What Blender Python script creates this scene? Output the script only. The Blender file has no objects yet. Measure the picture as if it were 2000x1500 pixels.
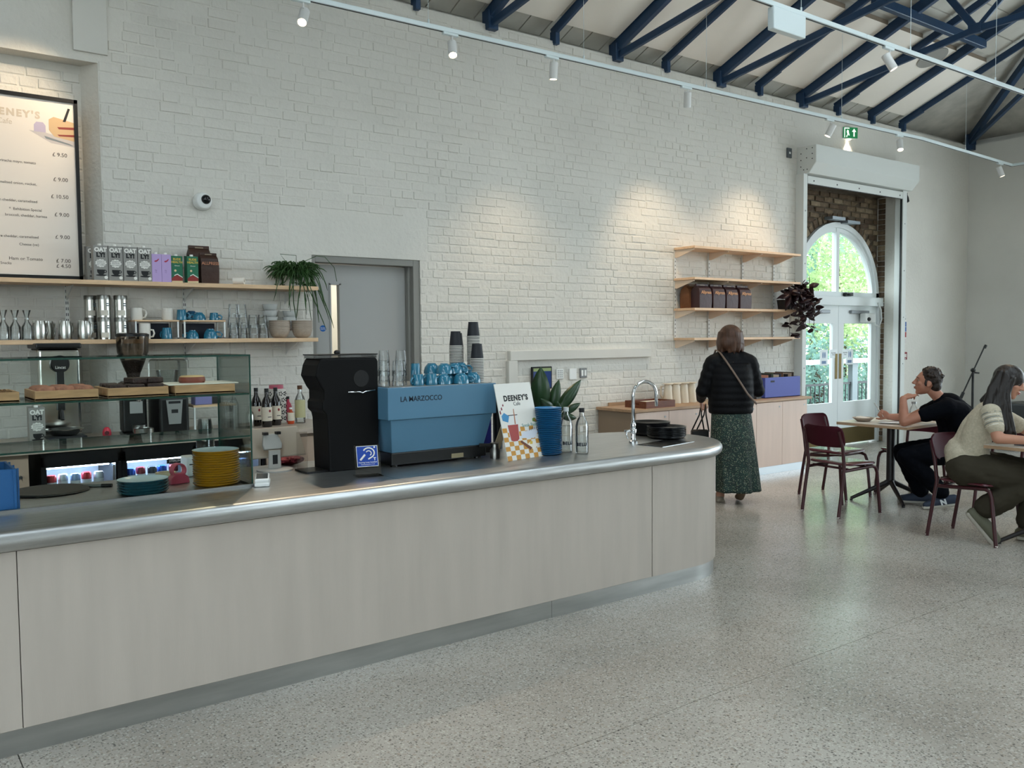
import bpy, bmesh, math, random
import numpy as np
from mathutils import Vector, Matrix, Euler
SC = bpy.context.scene
COL = SC.collection
R = math.radians
# ---------------------------------------------------------------- camera
CAM_H = 1.57
cam = bpy.data.cameras.new('camera')
cam.sensor_width = 36.0
cam.lens = 36.0 * 1720.0 / 2000.0
cam.clip_end = 300
camo = bpy.data.objects.new('camera', cam)
COL.objects.link(camo)
_vx = Vector((3295 - 1000, 639 - 750, 1720.0)).normalized()
_dn = Vector((.0084, 1.0, 0.0))
_dn.z = -(_dn.x * _vx.x + _dn.y * _vx.y) / _vx.z
_dn.normalize()
_zd = -_dn
_yd = _zd.cross(_vx)
# rows: camera right, down, forward expressed in world axes
_r = Vector((_vx.x, _yd.x, _zd.x)); _d = Vector((_vx.y, _yd.y, _zd.y)); _f = Vector((_vx.z, _yd.z, _zd.z))
camo.matrix_world = Matrix(((_r.x, -_d.x, -_f.x, 0), (_r.y, -_d.y, -_f.y, 0), (_r.z, -_d.z, -_f.z, CAM_H), (0, 0, 0, 1)))
SC.camera = camo
# ---------------------------------------------------------------- world, exposure
wd = bpy.data.worlds.new('overcast_sky'); SC.world = wd
wd.use_nodes = True
_bg = wd.node_tree.nodes['Background']
_bg.inputs[0].default_value = (0.80, 0.93, 1.0, 1)
_bg.inputs[1].default_value = 5.0
SC.view_settings.view_transform = 'Standard'
SC.view_settings.look = 'None'
SC.view_settings.gamma = 1.0
SC.view_settings.use_curve_mapping = False
SC.view_settings.exposure = 0.32
SC.cycles.max_bounces = 6
SC.cycles.diffuse_bounces = 4
SC.cycles.glossy_bounces = 3
SC.cycles.transmission_bounces = 4
SC.cycles.transparent_max_bounces = 16
SC.cycles.adaptive_threshold = .03
SC.cycles.use_light_tree = False
SC.cycles.caustics_reflective = False
SC.cycles.caustics_refractive = False
SC.cycles.sample_clamp_indirect = 6.0
# ---------------------------------------------------------------- helpers
rnd = random.Random(7)
def lin(c):
    if isinstance(c, str):
        c = tuple(int(c[i:i + 2], 16) / 255 for i in (0, 2, 4))
    return tuple(x / 12.92 if x <= .04045 else ((x + .055) / 1.055) ** 2.4 for x in c)
MATS = {}
def M(name, col='808080', rough=.5, metal=0., noise=None, bump=None, coat=0., trans=0., ior=1.45, emit=None, alpha=1., aniso=None, spec=.5, sheen=0.):
    """a procedural principled material; col is an sRGB hex, noise = (scale, amount), bump = (scale, strength, distance)"""
    if name in MATS: return MATS[name]
    m = bpy.data.materials.new(name); m.use_nodes = True
    nt = m.node_tree; b = nt.nodes['Principled BSDF']
    c = lin(col)
    b.inputs['Base Color'].default_value = (*c, 1)
    b.inputs['Roughness'].default_value = rough
    b.inputs['Metallic'].default_value = metal
    b.inputs['Coat Weight'].default_value = coat
    b.inputs['Transmission Weight'].default_value = trans
    b.inputs['IOR'].default_value = ior
    b.inputs['Alpha'].default_value = alpha
    b.inputs['Specular IOR Level'].default_value = spec
    b.inputs['Sheen Weight'].default_value = sheen
    if emit: b.inputs['Emission Color'].default_value = (*lin(emit[0]), 1); b.inputs['Emission Strength'].default_value = emit[1]
    if noise or bump:
        tc = nt.nodes.new('ShaderNodeTexCoord'); mp = nt.nodes.new('ShaderNodeMapping')
        nt.links.new(tc.outputs['Object'], mp.inputs[0])
        if aniso: mp.inputs['Scale'].default_value = aniso
    if noise:
        n = nt.nodes.new('ShaderNodeTexNoise'); n.inputs['Scale'].default_value = noise[0]; n.inputs['Detail'].default_value = 5
        nt.links.new(mp.outputs[0], n.inputs['Vector'])
        r = nt.nodes.new('ShaderNodeValToRGB'); a = noise[1]
        r.color_ramp.elements[0].position = .3; r.color_ramp.elements[1].position = .7
        r.color_ramp.elements[0].color = (*[max(0, x * (1 - a)) for x in c], 1)
        r.color_ramp.elements[1].color = (*[min(1, x * (1 + a)) for x in c], 1)
        nt.links.new(n.outputs['Fac'], r.inputs[0]); nt.links.new(r.outputs[0], b.inputs['Base Color'])
    if bump:
        n2 = nt.nodes.new('ShaderNodeTexNoise'); n2.inputs['Scale'].default_value = bump[0]; n2.inputs['Detail'].default_value = 4
        nt.links.new(mp.outputs[0], n2.inputs['Vector'])
        bp = nt.nodes.new('ShaderNodeBump'); bp.inputs['Strength'].default_value = bump[1]; bp.inputs['Distance'].default_value = bump[2] if len(bump) > 2 else .01
        nt.links.new(n2.outputs['Fac'], bp.inputs['Height']); nt.links.new(bp.outputs[0], b.inputs['Normal'])
    MATS[name] = m
    return m
class MB:
    """collects shapes; build() links them as ONE mesh object"""
    def __init__(s): s.v = []; s.f = []; s.mi = []; s.cur = 0
    def add(s, vs, fs):
        o = len(s.v); s.v += [tuple(v) for v in vs]; s.f += [tuple(i + o for i in f) for f in fs]; s.mi += [s.cur] * len(fs); return s
    def m(s, i): s.cur = i; return s
    def box(s, x0, x1, y0, y1, z0, z1, T=None):
        vs = [Vector((x, y, z)) for z in (z0, z1) for y in (y0, y1) for x in (x0, x1)]
        if T is not None: vs = [T @ v for v in vs]
        return s.add(vs, [(0, 2, 3, 1), (4, 5, 7, 6), (0, 1, 5, 4), (2, 6, 7, 3), (0, 4, 6, 2), (1, 3, 7, 5)])
    def beam(s, a, b, w, h, up=(0, 0, 1)):
        """bar from a to b, w across, h along up"""
        a = Vector(a); b = Vector(b); d = (b - a).normalized(); u = Vector(up); side = d.cross(u).normalized(); u = side.cross(d).normalized()
        vs = []
        for p in (a, b):
            for sx, sz in ((-1, -1), (1, -1), (1, 1), (-1, 1)): vs.append(p + side * (sx * w / 2) + u * (sz * h / 2))
        return s.add(vs, [(3, 2, 1, 0), (4, 5, 6, 7), (0, 1, 5, 4), (1, 2, 6, 5), (2, 3, 7, 6), (3, 0, 4, 7)])
    def lathe(s, prof, n=24, c=(0, 0, 0), close=False, cap=True):
        """prof: (r, z) list, turned about z through c"""
        vs = []; fs = []
        for r, z in prof:
            for k in range(n):
                a = 2 * math.pi * k / n; vs.append((c[0] + r * math.cos(a), c[1] + r * math.sin(a), c[2] + z))
        L = len(prof)
        for i in range(L - 1 + (1 if close else 0)):
            j = (i + 1) % L
            for k in range(n):
                k2 = (k + 1) % n; fs.append((i * n + k, i * n + k2, j * n + k2, j * n + k))
        if not close and cap:
            if prof[0][0] > 1e-6: fs.append(tuple(reversed(range(n))))
            if prof[-1][0] > 1e-6: fs.append(tuple((L - 1) * n + k for k in range(n)))
        return s.add(vs, fs)
    def cyl(s, a, b, r, r2=None, n=12):
        return s.tube([a, b], [r, r if r2 is None else r2], n)
    def tube(s, path, r, n=8, flat=1.0):
        path = [Vector(p) for p in path]; L = len(path)
        rr = r if isinstance(r, (list, tuple)) else [r] * L
        vs = []; fs = []; prev = None
        for i, p in enumerate(path):
            t = (path[min(i + 1, L - 1)] - path[max(i - 1, 0)]).normalized()
            if prev is None:
                u = Vector((0, 0, 1)) if abs(t.z) < .9 else Vector((1, 0, 0))
                side = t.cross(u).normalized()
            else:
                side = (prev - t * prev.dot(t)).normalized()
            prev = side; u = t.cross(side)
            for k in range(n):
                a = 2 * math.pi * k / n; vs.append(p + side * (rr[i] * math.cos(a)) + u * (rr[i] * flat * math.sin(a)))
        for i in range(L - 1):
            for k in range(n):
                k2 = (k + 1) % n; fs.append((i * n + k, (i + 1) * n + k, (i + 1) * n + k2, i * n + k2))
        fs.append(tuple(range(n))); fs.append(tuple(reversed([(L - 1) * n + k for k in range(n)])))
        return s.add(vs, fs)
    def prism(s, poly, z0, z1, T=None):
        """poly in xy extruded z0..z1 (T maps local to parent)"""
        n = len(poly); vs = [Vector((p[0], p[1], z0)) for p in poly] + [Vector((p[0], p[1], z1)) for p in poly]
        if T is not None: vs = [T @ v for v in vs]
        fs = [tuple(reversed(range(n))), tuple(range(n, 2 * n))] + [(i, (i + 1) % n, (i + 1) % n + n, i + n) for i in range(n)]
        return s.add(vs, fs)
    def ell(s, c, r, n=12, m=8, T=None):
        vs = []; fs = []
        for i in range(m + 1):
            ph = math.pi * i / m
            for k in range(n):
                a = 2 * math.pi * k / n; v = Vector((r[0] * math.sin(ph) * math.cos(a), r[1] * math.sin(ph) * math.sin(a), r[2] * math.cos(ph)))
                if T is not None: v = T @ v
                vs.append(Vector(c) + v)
        for i in range(m):
            for k in range(n):
                k2 = (k + 1) % n; fs.append((i * n + k, (i + 1) * n + k, (i + 1) * n + k2, i * n + k2))
        return s.add(vs, fs)
    def quad(s, a, b, c, d): return s.add([a, b, c, d], [(0, 1, 2, 3)])
    def mesh(s, name, mats, smooth=None):
        me = bpy.data.meshes.new(name); me.from_pydata([tuple(v) for v in s.v], [], s.f)
        for m_ in (mats if isinstance(mats, (list, tuple)) else [mats]): me.materials.append(m_)
        if max(s.mi, default=0) > 0: me.polygons.foreach_set('material_index', s.mi)
        bm = bmesh.new(); bm.from_mesh(me); bmesh.ops.remove_doubles(bm, verts=bm.verts, dist=1e-6); bmesh.ops.recalc_face_normals(bm, faces=bm.faces); bm.to_mesh(me); bm.free()
        if smooth is not None:
            me.polygons.foreach_set('use_smooth', [True] * len(me.polygons))
            if smooth < 180:
                try: me.set_sharp_from_angle(angle=R(smooth))
                except Exception: pass
        me.update(); return me
    def build(s, name, mats, parent=None, smooth=None, bevel=0., loc=None, rot=None, seg=2):
        me = s.mesh(name, mats, smooth); o = bpy.data.objects.new(name, me); COL.objects.link(o)
        if parent is not None: o.parent = parent
        if loc is not None: o.location = loc
        if rot is not None: o.rotation_euler = rot
        if bevel > 0:
            bv = o.modifiers.new('edge', 'BEVEL'); bv.width = bevel; bv.segments = seg; bv.limit_method = 'ANGLE'; bv.angle_limit = R(40)
        return o
def tag(o, label=None, cat=None, group=None, kind=None):
    if label: o['label'] = label
    if cat: o['category'] = cat
    if group: o['group'] = group
    if kind: o['kind'] = kind
    return o
def thing(name, label, cat, loc=(0, 0, 0), rz=0., group=None):
    o = bpy.data.objects.new(name, None); COL.objects.link(o); o.empty_display_size = .05
    o.location = loc; o.rotation_euler = (0, 0, rz); return tag(o, label, cat, group)
def dup(root, loc, rz=None, label=None, group=None):
    def cp(o, parent):
        c = o.copy(); COL.objects.link(c); c.parent = parent
        for ch in [x for x in o.children]: cp(ch, c)
        return c
    r = cp(root, None); r.location = loc
    if rz is not None: r.rotation_euler = (0, 0, rz)
    if label: r['label'] = label
    if group: r['group'] = group
    return r
def struct(o): o['kind'] = 'structure'; return o
_fcache = {}
def text(name, s, size, mat, parent=None, loc=(0, 0, 0), rot=(R(90), 0, 0), align='CENTER', bold=0., ext=.0004, sx=1.0, space=1.0):
    """flat lettering as a mesh; default rotation stands it up facing -y"""
    cu = bpy.data.curves.new(name, 'FONT'); cu.body = s; cu.size = size; cu.align_x = align; cu.align_y = 'CENTER'; cu.extrude = ext; cu.offset = bold; cu.space_character = space; cu.resolution_u = 3
    t = bpy.data.objects.new(name, cu); COL.objects.link(t)
    dg = bpy.context.evaluated_depsgraph_get(); me = bpy.data.meshes.new_from_object(t.evaluated_get(dg)); bpy.data.objects.remove(t)
    me.materials.clear(); me.materials.append(mat)
    o = bpy.data.objects.new(name, me); COL.objects.link(o); o.parent = parent; o.location = loc; o.rotation_euler = rot; o.scale = (sx, 1, 1)
    return o
def rot_z(a, c=(0, 0, 0)): return Matrix.Translation(c) @ Matrix.Rotation(a, 4, 'Z')
def arc(cx, cy, r, a0, a1, n): return [(cx + r * math.cos(R(a0 + (a1 - a0) * i / n)), cy + r * math.sin(R(a0 + (a1 - a0) * i / n))) for i in range(n + 1)]
# ---------------------------------------------------------------- materials
PAINT = M('white_wall_paint', 'd3d0c8', .75, noise=(1.3, .05), bump=(26, .55, .014))
MORTAR = M('painted_mortar', 'c9c5ba', .8, noise=(3, .05), bump=(70, .5, .006))
PLASTER = M('white_plaster', 'd0cec7', .8, noise=(1.2, .05), bump=(6, .25, .01))
WHITE = M('white_powder_coat', 'e2e4e2', .4)
BLUE_STEEL = M('blue_painted_steel', '213c5a', .45, noise=(6, .12))
STEEL = M('brushed_steel', 'a4a6a6', .30, 1., noise=(4, .10), bump=(90, .05, .002), aniso=(1, 14, 14))
STEEL_TOP = M('brushed_steel_top', 'bdbfbf', .36, 1., noise=(5, .14), bump=(60, .06, .002), aniso=(1, 12, 12))
CHROME = M('chrome', 'd0d2d4', .08, 1.)
BLACK = M('black_plastic', '0b0b0c', .38)
DARK = M('dark_grey_plastic', '26282b', .45)
BIRCH = M('birch_ply', 'd9b893', .5, noise=(9, .12), aniso=(1, 6, 6))
GLASS = M('clear_glass', 'f4fbf8', .0, trans=1., ior=1.45)
# ---------------------------------------------------------------- floor
YW = 6.72      # room face of the long brick wall
XE = 13.85     # room face of the end wall
def floor_mat():
    m = bpy.data.materials.new('polished_concrete'); m.use_nodes = True; nt = m.node_tree; N = nt.nodes.new; L = nt.links.new; b = nt.nodes['Principled BSDF']
    tc = N('ShaderNodeTexCoord')
    big = N('ShaderNodeTexNoise'); big.inputs['Scale'].default_value = .8; big.inputs['Detail'].default_value = 6; L(tc.outputs['Object'], big.inputs['Vector'])
    r0 = N('ShaderNodeValToRGB'); r0.color_ramp.elements[0].color = (*lin('968f86'), 1); r0.color_ramp.elements[1].color = (*lin('b1aba2'), 1); r0.color_ramp.elements[0].position = .35; r0.color_ramp.elements[1].position = .65; L(big.outputs['Fac'], r0.inputs[0])
    prev = r0.outputs[0]
    for sc, th, col, am in ((60, .50, '7b766f', .6), (95, .46, '4a4744', .7), (80, .50, 'd2cdc4', .45), (45, .40, '948678', .5), (38, .22, '34312f', .8)):
        v = N('ShaderNodeTexVoronoi'); v.inputs['Scale'].default_value = sc; L(tc.outputs['Object'], v.inputs['Vector'])
        wn = N('ShaderNodeTexNoise'); wn.inputs['Scale'].default_value = 2.2 + sc * .02; L(tc.outputs['Object'], wn.inputs['Vector'])
        # size threshold varies per cell so only some stones show
        sep = N('ShaderNodeSeparateColor'); L(v.outputs['Color'], sep.inputs[0])
        mul = N('ShaderNodeMath'); mul.operation = 'MULTIPLY'; L(sep.outputs[0], mul.inputs[0]); mul.inputs[1].default_value = th * 1.5
        m2 = N('ShaderNodeMath'); m2.operation = 'MULTIPLY'; L(mul.outputs[0], m2.inputs[0]); m2.inputs[1].default_value = .62
        lt = N('ShaderNodeMath'); lt.operation = 'LESS_THAN'; L(v.outputs['Distance'], lt.inputs[0]); L(m2.outputs[0], lt.inputs[1])
        am_ = N('ShaderNodeMath'); am_.operation = 'MULTIPLY'; am_.inputs[1].default_value = am; L(lt.outputs[0], am_.inputs[0])
        mx = N('ShaderNodeMix'); mx.data_type = 'RGBA'; L(am_.outputs[0], mx.inputs['Factor']); L(prev, mx.inputs['A']); mx.inputs['B'].default_value = (*lin(col), 1); prev = mx.outputs['Result']
    L(prev, b.inputs['Base Color'])
    rn = N('ShaderNodeTexNoise'); rn.inputs['Scale'].default_value = 3.; rn.inputs['Detail'].default_value = 5; L(tc.outputs['Object'], rn.inputs['Vector'])
    mr = N('ShaderNodeMapRange'); mr.inputs['To Min'].default_value = .16; mr.inputs['To Max'].default_value = .30; L(rn.outputs['Fac'], mr.inputs['Value']); L(mr.outputs[0], b.inputs['Roughness'])
    bp = N('ShaderNodeBump'); bp.inputs['Strength'].default_value = .06; bp.inputs['Distance'].default_value = .004
    bn = N('ShaderNodeTexNoise'); bn.inputs['Scale'].default_value = 22; L(tc.outputs['Object'], bn.inputs['Vector']); L(bn.outputs['Fac'], bp.inputs['Height']); L(bp.outputs[0], b.inputs['Normal'])
    return m
FLOOR = floor_mat()
# slabs with real saw cuts between them
fl = MB()
xs = [-6, -3.4, .45, 4.3, 8.15, 12.0, 15.0]; ys = [-6, -1.36, 2.5, 6.36, 7.6]
g = .002
for i in range(len(xs) - 1):
    for j in range(len(ys) - 1):
        fl.box(xs[i] + g, xs[i + 1] - g, ys[j] + g, ys[j + 1] - g, -.1, 0)
floor = struct(fl.build('floor', FLOOR))
fb = MB(); fb.box(-6, 15, -6, 7.6, -.14, -.004); o = fb.build('joint_bed', M('joint_dark', '4a4844', .8), floor)
# ---------------------------------------------------------------- long wall
wb = MB()
TOP = 4.44
def wbx(x0, x1, z0, z1, y0=YW, y1=7.15): wb.box(x0, x1, y0, y1, z0, z1)
wbx(-5, 1.37, 0, 3.50, 6.87); wbx(-5, 1.455, 3.50, TOP)
wb.prism([(1.37, 6.87), (1.455, 6.72), (1.455, 7.15), (1.37, 7.15)], 0, 3.50)
wbx(1.455, 3.02, 0, TOP); wbx(3.02, 4.04, 2.25, TOP); wbx(4.04, 9.50, 0, TOP)
wbx(9.50, 12.05, 3.56, TOP); wbx(12.05, XE + .4, 0, TOP)
wall = struct(wb.build('wall_back', [PAINT]))
up = MB(); up.box(-5, XE + .4, 6.92, 7.15, TOP, 4.9); up.build('upper_wall_strip', PLASTER, wall)
# smooth render above the grey door, plaster pad high up, rendered lintel of the blocked opening
pr = MB(); pr.box(2.66, 4.12, YW - .0035, YW + .01, 2.252, 2.60); pr.build('render_patch', PAINT, wall)
pr = MB(); pr.box(1.30, 1.52, YW - .022, YW + .01, 3.56, TOP); pr.build('plaster_pad', PLASTER, wall, bevel=.003)
pr = MB(); pr.box(4.99, 6.88, YW - .05, YW + .01, 1.345, 1.44); pr.box(4.97, 5.075, YW - .05, YW + .01, .55, 1.345); pr.build('rendered_lintel', PLASTER, wall, bevel=.006)
# bricks: painted, proud of the joints, uneven
def brick_shape(w, h, rg, amp=.0045):
    """front toward -y, x 0..w, z 0..h, slightly pillowed and crooked"""
    d = .0; i = .0035 + rg.random() * .0035
    j = lambda s=.003: rg.uniform(-s, s)
    b0 = rg.random() ** 2 * amp; pr_ = [.0018 + b0 + rg.random() * amp * .6 for _ in range(4)]
    vs = [(0, d, 0), (w, d, 0), (w, d, h), (0, d, h)]
    fr = [(i + j(), -pr_[0], i + j()), (w - i + j(), -pr_[1], i + j()), (w - i + j(), -pr_[2], h - i + j()), (i + j(), -pr_[3], h - i + j())]
    return vs + fr, [(4, 5, 6, 7), (0, 1, 5, 4), (1, 2, 6, 5), (2, 3, 7, 6), (3, 0, 4, 7)]
LAY = []
rb = random.Random(11)
GH = .075
def solid(x0, x1, z0, z1):
    if x1 < 1.46 or x0 > 9.48: return False
    if x1 > 3.02 and x0 < 4.04 and z0 < 2.25: return False
    if x1 > 2.66 and x0 < 4.12 and 2.22 < z1 and z0 < 2.60: return False
    if x1 > 4.97 and x0 < 6.88 and z1 > 1.335 and z0 < 1.45: return False
    if x1 > 4.97 and x0 < 5.08 and z0 < 1.36: return False
    if x0 < 1.52 and z1 > 3.56: return False
    return True
for k in range(0, int(TOP / GH) + 1):
    z0 = k * GH + .004; z1 = z0 + GH - .009
    if z1 > TOP - .005: continue
    x = 1.46 - rb.random() * .2
    while x < 9.5:
        w = .215 if rb.random() < .55 else .105
        w *= rb.uniform(.95, 1.05)
        a, b_ = max(x, 1.46), min(x + w, 9.49)
        for lo, hi, zt in ((3.02, 4.04, 2.25), (2.66, 4.12, 2.6), (4.97, 5.08, 1.44)):
            if z0 < zt and (zt != 2.6 or z1 > 2.22):
                if a < lo < b_: b_ = lo
                if a < hi < b_: a = hi
        if b_ - a > .04 and solid(a, b_, z0, z1) and rb.random() > .06: LAY.append((a, b_ - a, z0 + .004 * math.sin(a * 1.7 + k) + rb.uniform(-.003, .003), YW))
        x += w + .010
# recess bricks
for k in range(0, 46):
    z0 = k * GH + .004; x = .2 - rb.random() * .2
    while x < 1.36:
        w = .215 if rb.random() < .5 else .105; b_ = min(x + w, 1.365)
        if b_ - x > .04: LAY.append((x, b_ - x, z0, 6.87))
        x += w + .010
# the 300 that show largest (nearest, in the open) are objects of their own
def open_brick(b):
    x, w, z, y = b
    return (y == YW and 1.5 < x < 3.0 and (2.3 < z < 3.9)) or (y == YW and 3.0 < x < 5.2 and 2.62 < z < 4.2) or (4.1 < x < 5.0 and 1.35 < z < 2.6)
LAY.sort(key=lambda b: (not open_brick(b), b[0]))
variants = {}
for key, w in (('stretcher', .215), ('header', .105)):
    variants[key] = []
    for i in range(8):
        vs, fs = brick_shape(w, GH - .009, rb); mb = MB().add(vs, fs); variants[key].append(mb.mesh('brick', PAINT))
n_single = 0; rest = MB()
for b in LAY:
    x, w, z, y = b
    key = 'stretcher' if w > .16 else 'header'; nominal = .215 if w > .16 else .105
    if n_single < 300 and open_brick(b) and abs(w - nominal) < .02:
        o = bpy.data.objects.new('brick', variants[key][rb.randrange(8)]); COL.objects.link(o); o.parent = wall
        o.location = (x, y + .002 * rb.random(), z); o.scale = (w / nominal, 1, 1); n_single += 1
    else:
        vs, fs = brick_shape(w, GH - .009, rb, .0045)
        rest.add([(vx + x, vy + y, vz + z) for vx, vy, vz in vs], fs)
o = rest.build('brickwork', PAINT, wall); o['kind'] = 'stuff'
# end wall
wf = MB()
for x0, x1, z0, z1 in ((-6, -5.2, 0, 4.6), (-5.2, -1.2, 0, .8), (-5.2, -1.2, 3.6, 4.6), (-1.2, 6.0, 0, 4.6), (6.0, 14.3, 0, 4.6)): wf.box(x0, x1, -5.6, -5.3, z0, z1)
struct(wf.build('wall_front', PLASTER))
wl = MB()
for y0, y1, z0, z1 in ((-5.6, -3.6, 0, 5), (-3.6, .4, 0, .7), (-3.6, .4, 3.4, 7.4), (.4, 7.15, 0, 7.4)): wl.box(-6.3, -6.0, y0, y1, z0, z1)
struct(wl.build('wall_left', PLASTER))
we = MB()
for y0, y1, z0, z1 in ((4.6, 7.15, 0, TOP), (1.0, 4.6, 0, .4), (1.0, 4.6, 4.0, TOP), (.5, 1.0, 0, TOP), (-4.6, .5, 0, .4), (-4.6, .5, 4.0, TOP), (-6, -4.6, 0, TOP)): we.box(XE, XE + .4, y0, y1, z0, z1)
struct(we.build('wall_right', PLASTER))
uw = MB(); uw.box(XE + .2, XE + .4, -6, 7.15, TOP, 4.9); struct(uw.build('wall_right_parapet', PLASTER))
# ---------------------------------------------------------------- doorway reveal with brown brick
BRICK_BROWN = M('stock_brick', '6a5440', .9, noise=(7, .35), bump=(30, .8, .012))
MORT_BROWN = M('lime_mortar', '5b5043', .95, noise=(12, .3), bump=(40, .8, .01))
YD = 7.15
# rough brick wall behind the shutter with the arched opening (arch centre xa, radius ra)
xa, ra, zs = 11.02, 1.02, 2.10
op = MB()
pts = [(9.3, 3.75), (9.3, zs)] + [(xa - ra, zs)] if False else None
prof_out = [(9.30, zs), (9.30, 3.75), (12.30, 3.75), (12.30, zs)]
arcp = [(xa + ra * math.cos(R(180 - 180 * i / 24)), zs + ra * math.sin(R(180 - 180 * i / 24))) for i in range(25)]
# build as strips between arc and top
for i in range(24):
    (x0, z0), (x1, z1) = arcp[i], arcp[i + 1]
    for ya in (YD, ):
        op.add([(x0, YD, z0), (x1, YD, z1), (x1, YD, 3.75), (x0, YD, 3.75), (x0, YD + .10, z0), (x1, YD + .10, z1), (x1, YD + .10, 3.75), (x0, YD + .10, 3.75)], [(0, 1, 2, 3), (7, 6, 5, 4), (0, 4, 5, 1)])
op.box(9.30, xa - ra, YD, YD + .10, 0, 3.75); op.box(xa + ra, 12.30, YD, YD + .10, 0, 3.75)
rev = struct(op.build('wall_doorway', MORT_BROWN))
# individual stock bricks: rough field over the arch and the toothed right jamb
rv = random.Random(5)
bv = []
for i in range(6):
    vs, fs = brick_shape(.205, .062, rv, .012); bv.append(MB().add(vs, fs).mesh('brick', M('stock_brick_%d' % i, ['5f4e3d', '6b5b48', '584737', '74624d', '4d3d2f', '84745e'][i], .9, noise=(14, .3), bump=(45, .7, .01))))
for k in range(29, 48):
    z = .004 + k * GH; x = 9.52 - (k % 2) * .11
    while x < 12.02:
        w = .205
        cx, cz = x + w / 2, z + .03
        if math.hypot(cx - xa, max(0, cz - zs)) > ra + .14 and z < 3.5 and x > 9.5:
            o = bpy.data.objects.new('brick', bv[rv.randrange(6)]); COL.objects.link(o); o.parent = rev; o.location = (x, YD + .002 - rv.random() * .016, z); o.rotation_euler = (rv.uniform(-.06, .06), rv.uniform(-.05, .05), rv.uniform(-.06, .06)); o.scale = (min(1, (12.03 - x) / .21), 1, 1)
        x += .218
for k in range(0, 47):
    z = .004 + k * GH
    o = bpy.data.objects.new('brick', bv[rv.randrange(6)]); COL.objects.link(o); o.parent = rev
    o.location = (12.05 - rv.random() * .004, 7.13 - (k % 2) * .0, z); o.rotation_euler = (0, 0, R(-90)); o.scale = (.53, 1, 1.12)
# brick arch ring
for i in range(30):
    a = R(6 * i + 3); o = bpy.data.objects.new('brick', bv[rv.randrange(6)]); COL.objects.link(o); o.parent = rev
    o.location = (xa + (ra + .01) * math.cos(a) + .03 * math.sin(a), YD - .006, zs + (ra + .01) * math.sin(a) - .03 * math.cos(a)); o.rotation_euler = (0, -a, 0); o.scale = (.55, 1, 1.3)
jb = MB(); jb.box(12.045, 12.3, YW + .001, 7.02, 0, 3.56); jb.box(9.3, 9.505, YW + .001, 6.92, 0, 3.56); jb.build('painted_jamb', PAINT, rev)
jb = MB(); jb.box(9.3, 12.3, YW + .02, YD, 3.54, 3.60); jb.build('lintel_soffit', MORT_BROWN, rev)
jb = MB(); jb.box(12.06, 12.3, 7.02, YD, 0, 3.56); jb.build('jamb_core', MORT_BROWN, rev)
# ---------------------------------------------------------------- arched fanlight and double door
JOIN = M('joinery_paint', 'dfe4e4', .45)
YF = 7.10
wn = thing('window_1', None, None, (xa, YF, zs)); struct(wn)
fr = MB()
def ring(mb, r0, r1, y0, y1, cz=0., n=32):
    pts = []
    for i in range(n):
        a0 = math.pi * i / n; a1 = math.pi * (i + 1) / n
        c0, s0, c1, s1 = math.cos(a0), math.sin(a0), math.cos(a1), math.sin(a1)
        vs = [(r0 * c0, y0, cz + r0 * s0), (r1 * c0, y0, cz + r1 * s0), (r1 * c1, y0, cz + r1 * s1), (r0 * c1, y0, cz + r0 * s1)]
        vs += [(v[0], y1, v[2]) for v in vs]
        mb.add(vs, [(0, 1, 2, 3), (7, 6, 5, 4), (0, 3, 7, 4), (1, 5, 6, 2)])
ring(fr, ra - .075, ra - .002, 0, .12); ring(fr, ra - .13, ra - .07, .03, .10)
fr.box(-ra, ra, 0, .10, -.03, .06)
fr.build('frame', JOIN, wn, smooth=40)
bar = MB(); bar.box(-.035, .035, .02, .09, .05, ra - .08); bar.build('glazing_bar', JOIN, wn)
for s in (-1, 1):
    ps = [(s * .03, .055)] + [(s * (ra - .12) * math.cos(R(90 * i / 14)), (ra - .12) * math.sin(R(90 * i / 14)) + .0) for i in range(15)]
    ps = [(x, max(z, .055)) for x, z in ps]
    ps = [(s * .03, .055)] + [p for p in ps[1:] if abs(p[0]) > .03] + [(s * .03, ra - .13)]
    pn = MB(); n = len(ps); pn.add([(x, .055, z) for x, z in ps] + [(x, .061, z) for x, z in ps], [tuple(range(n)), tuple(reversed(range(n, 2 * n)))] + [(i, (i + 1) % n, (i + 1) % n + n, i + n) for i in range(n)]); pn.build('pane', M('window_glass', 'f2fbf8', .0, trans=1., ior=1.02, alpha=1.), wn)
WGLASS = MATS['window_glass']
# transom
tr = MB(); tr.box(9.95, 12.22, YF - .07, YF + .1, zs - .13, zs - .01); struct(tr.build('trim_1', JOIN, bevel=.004))
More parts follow.
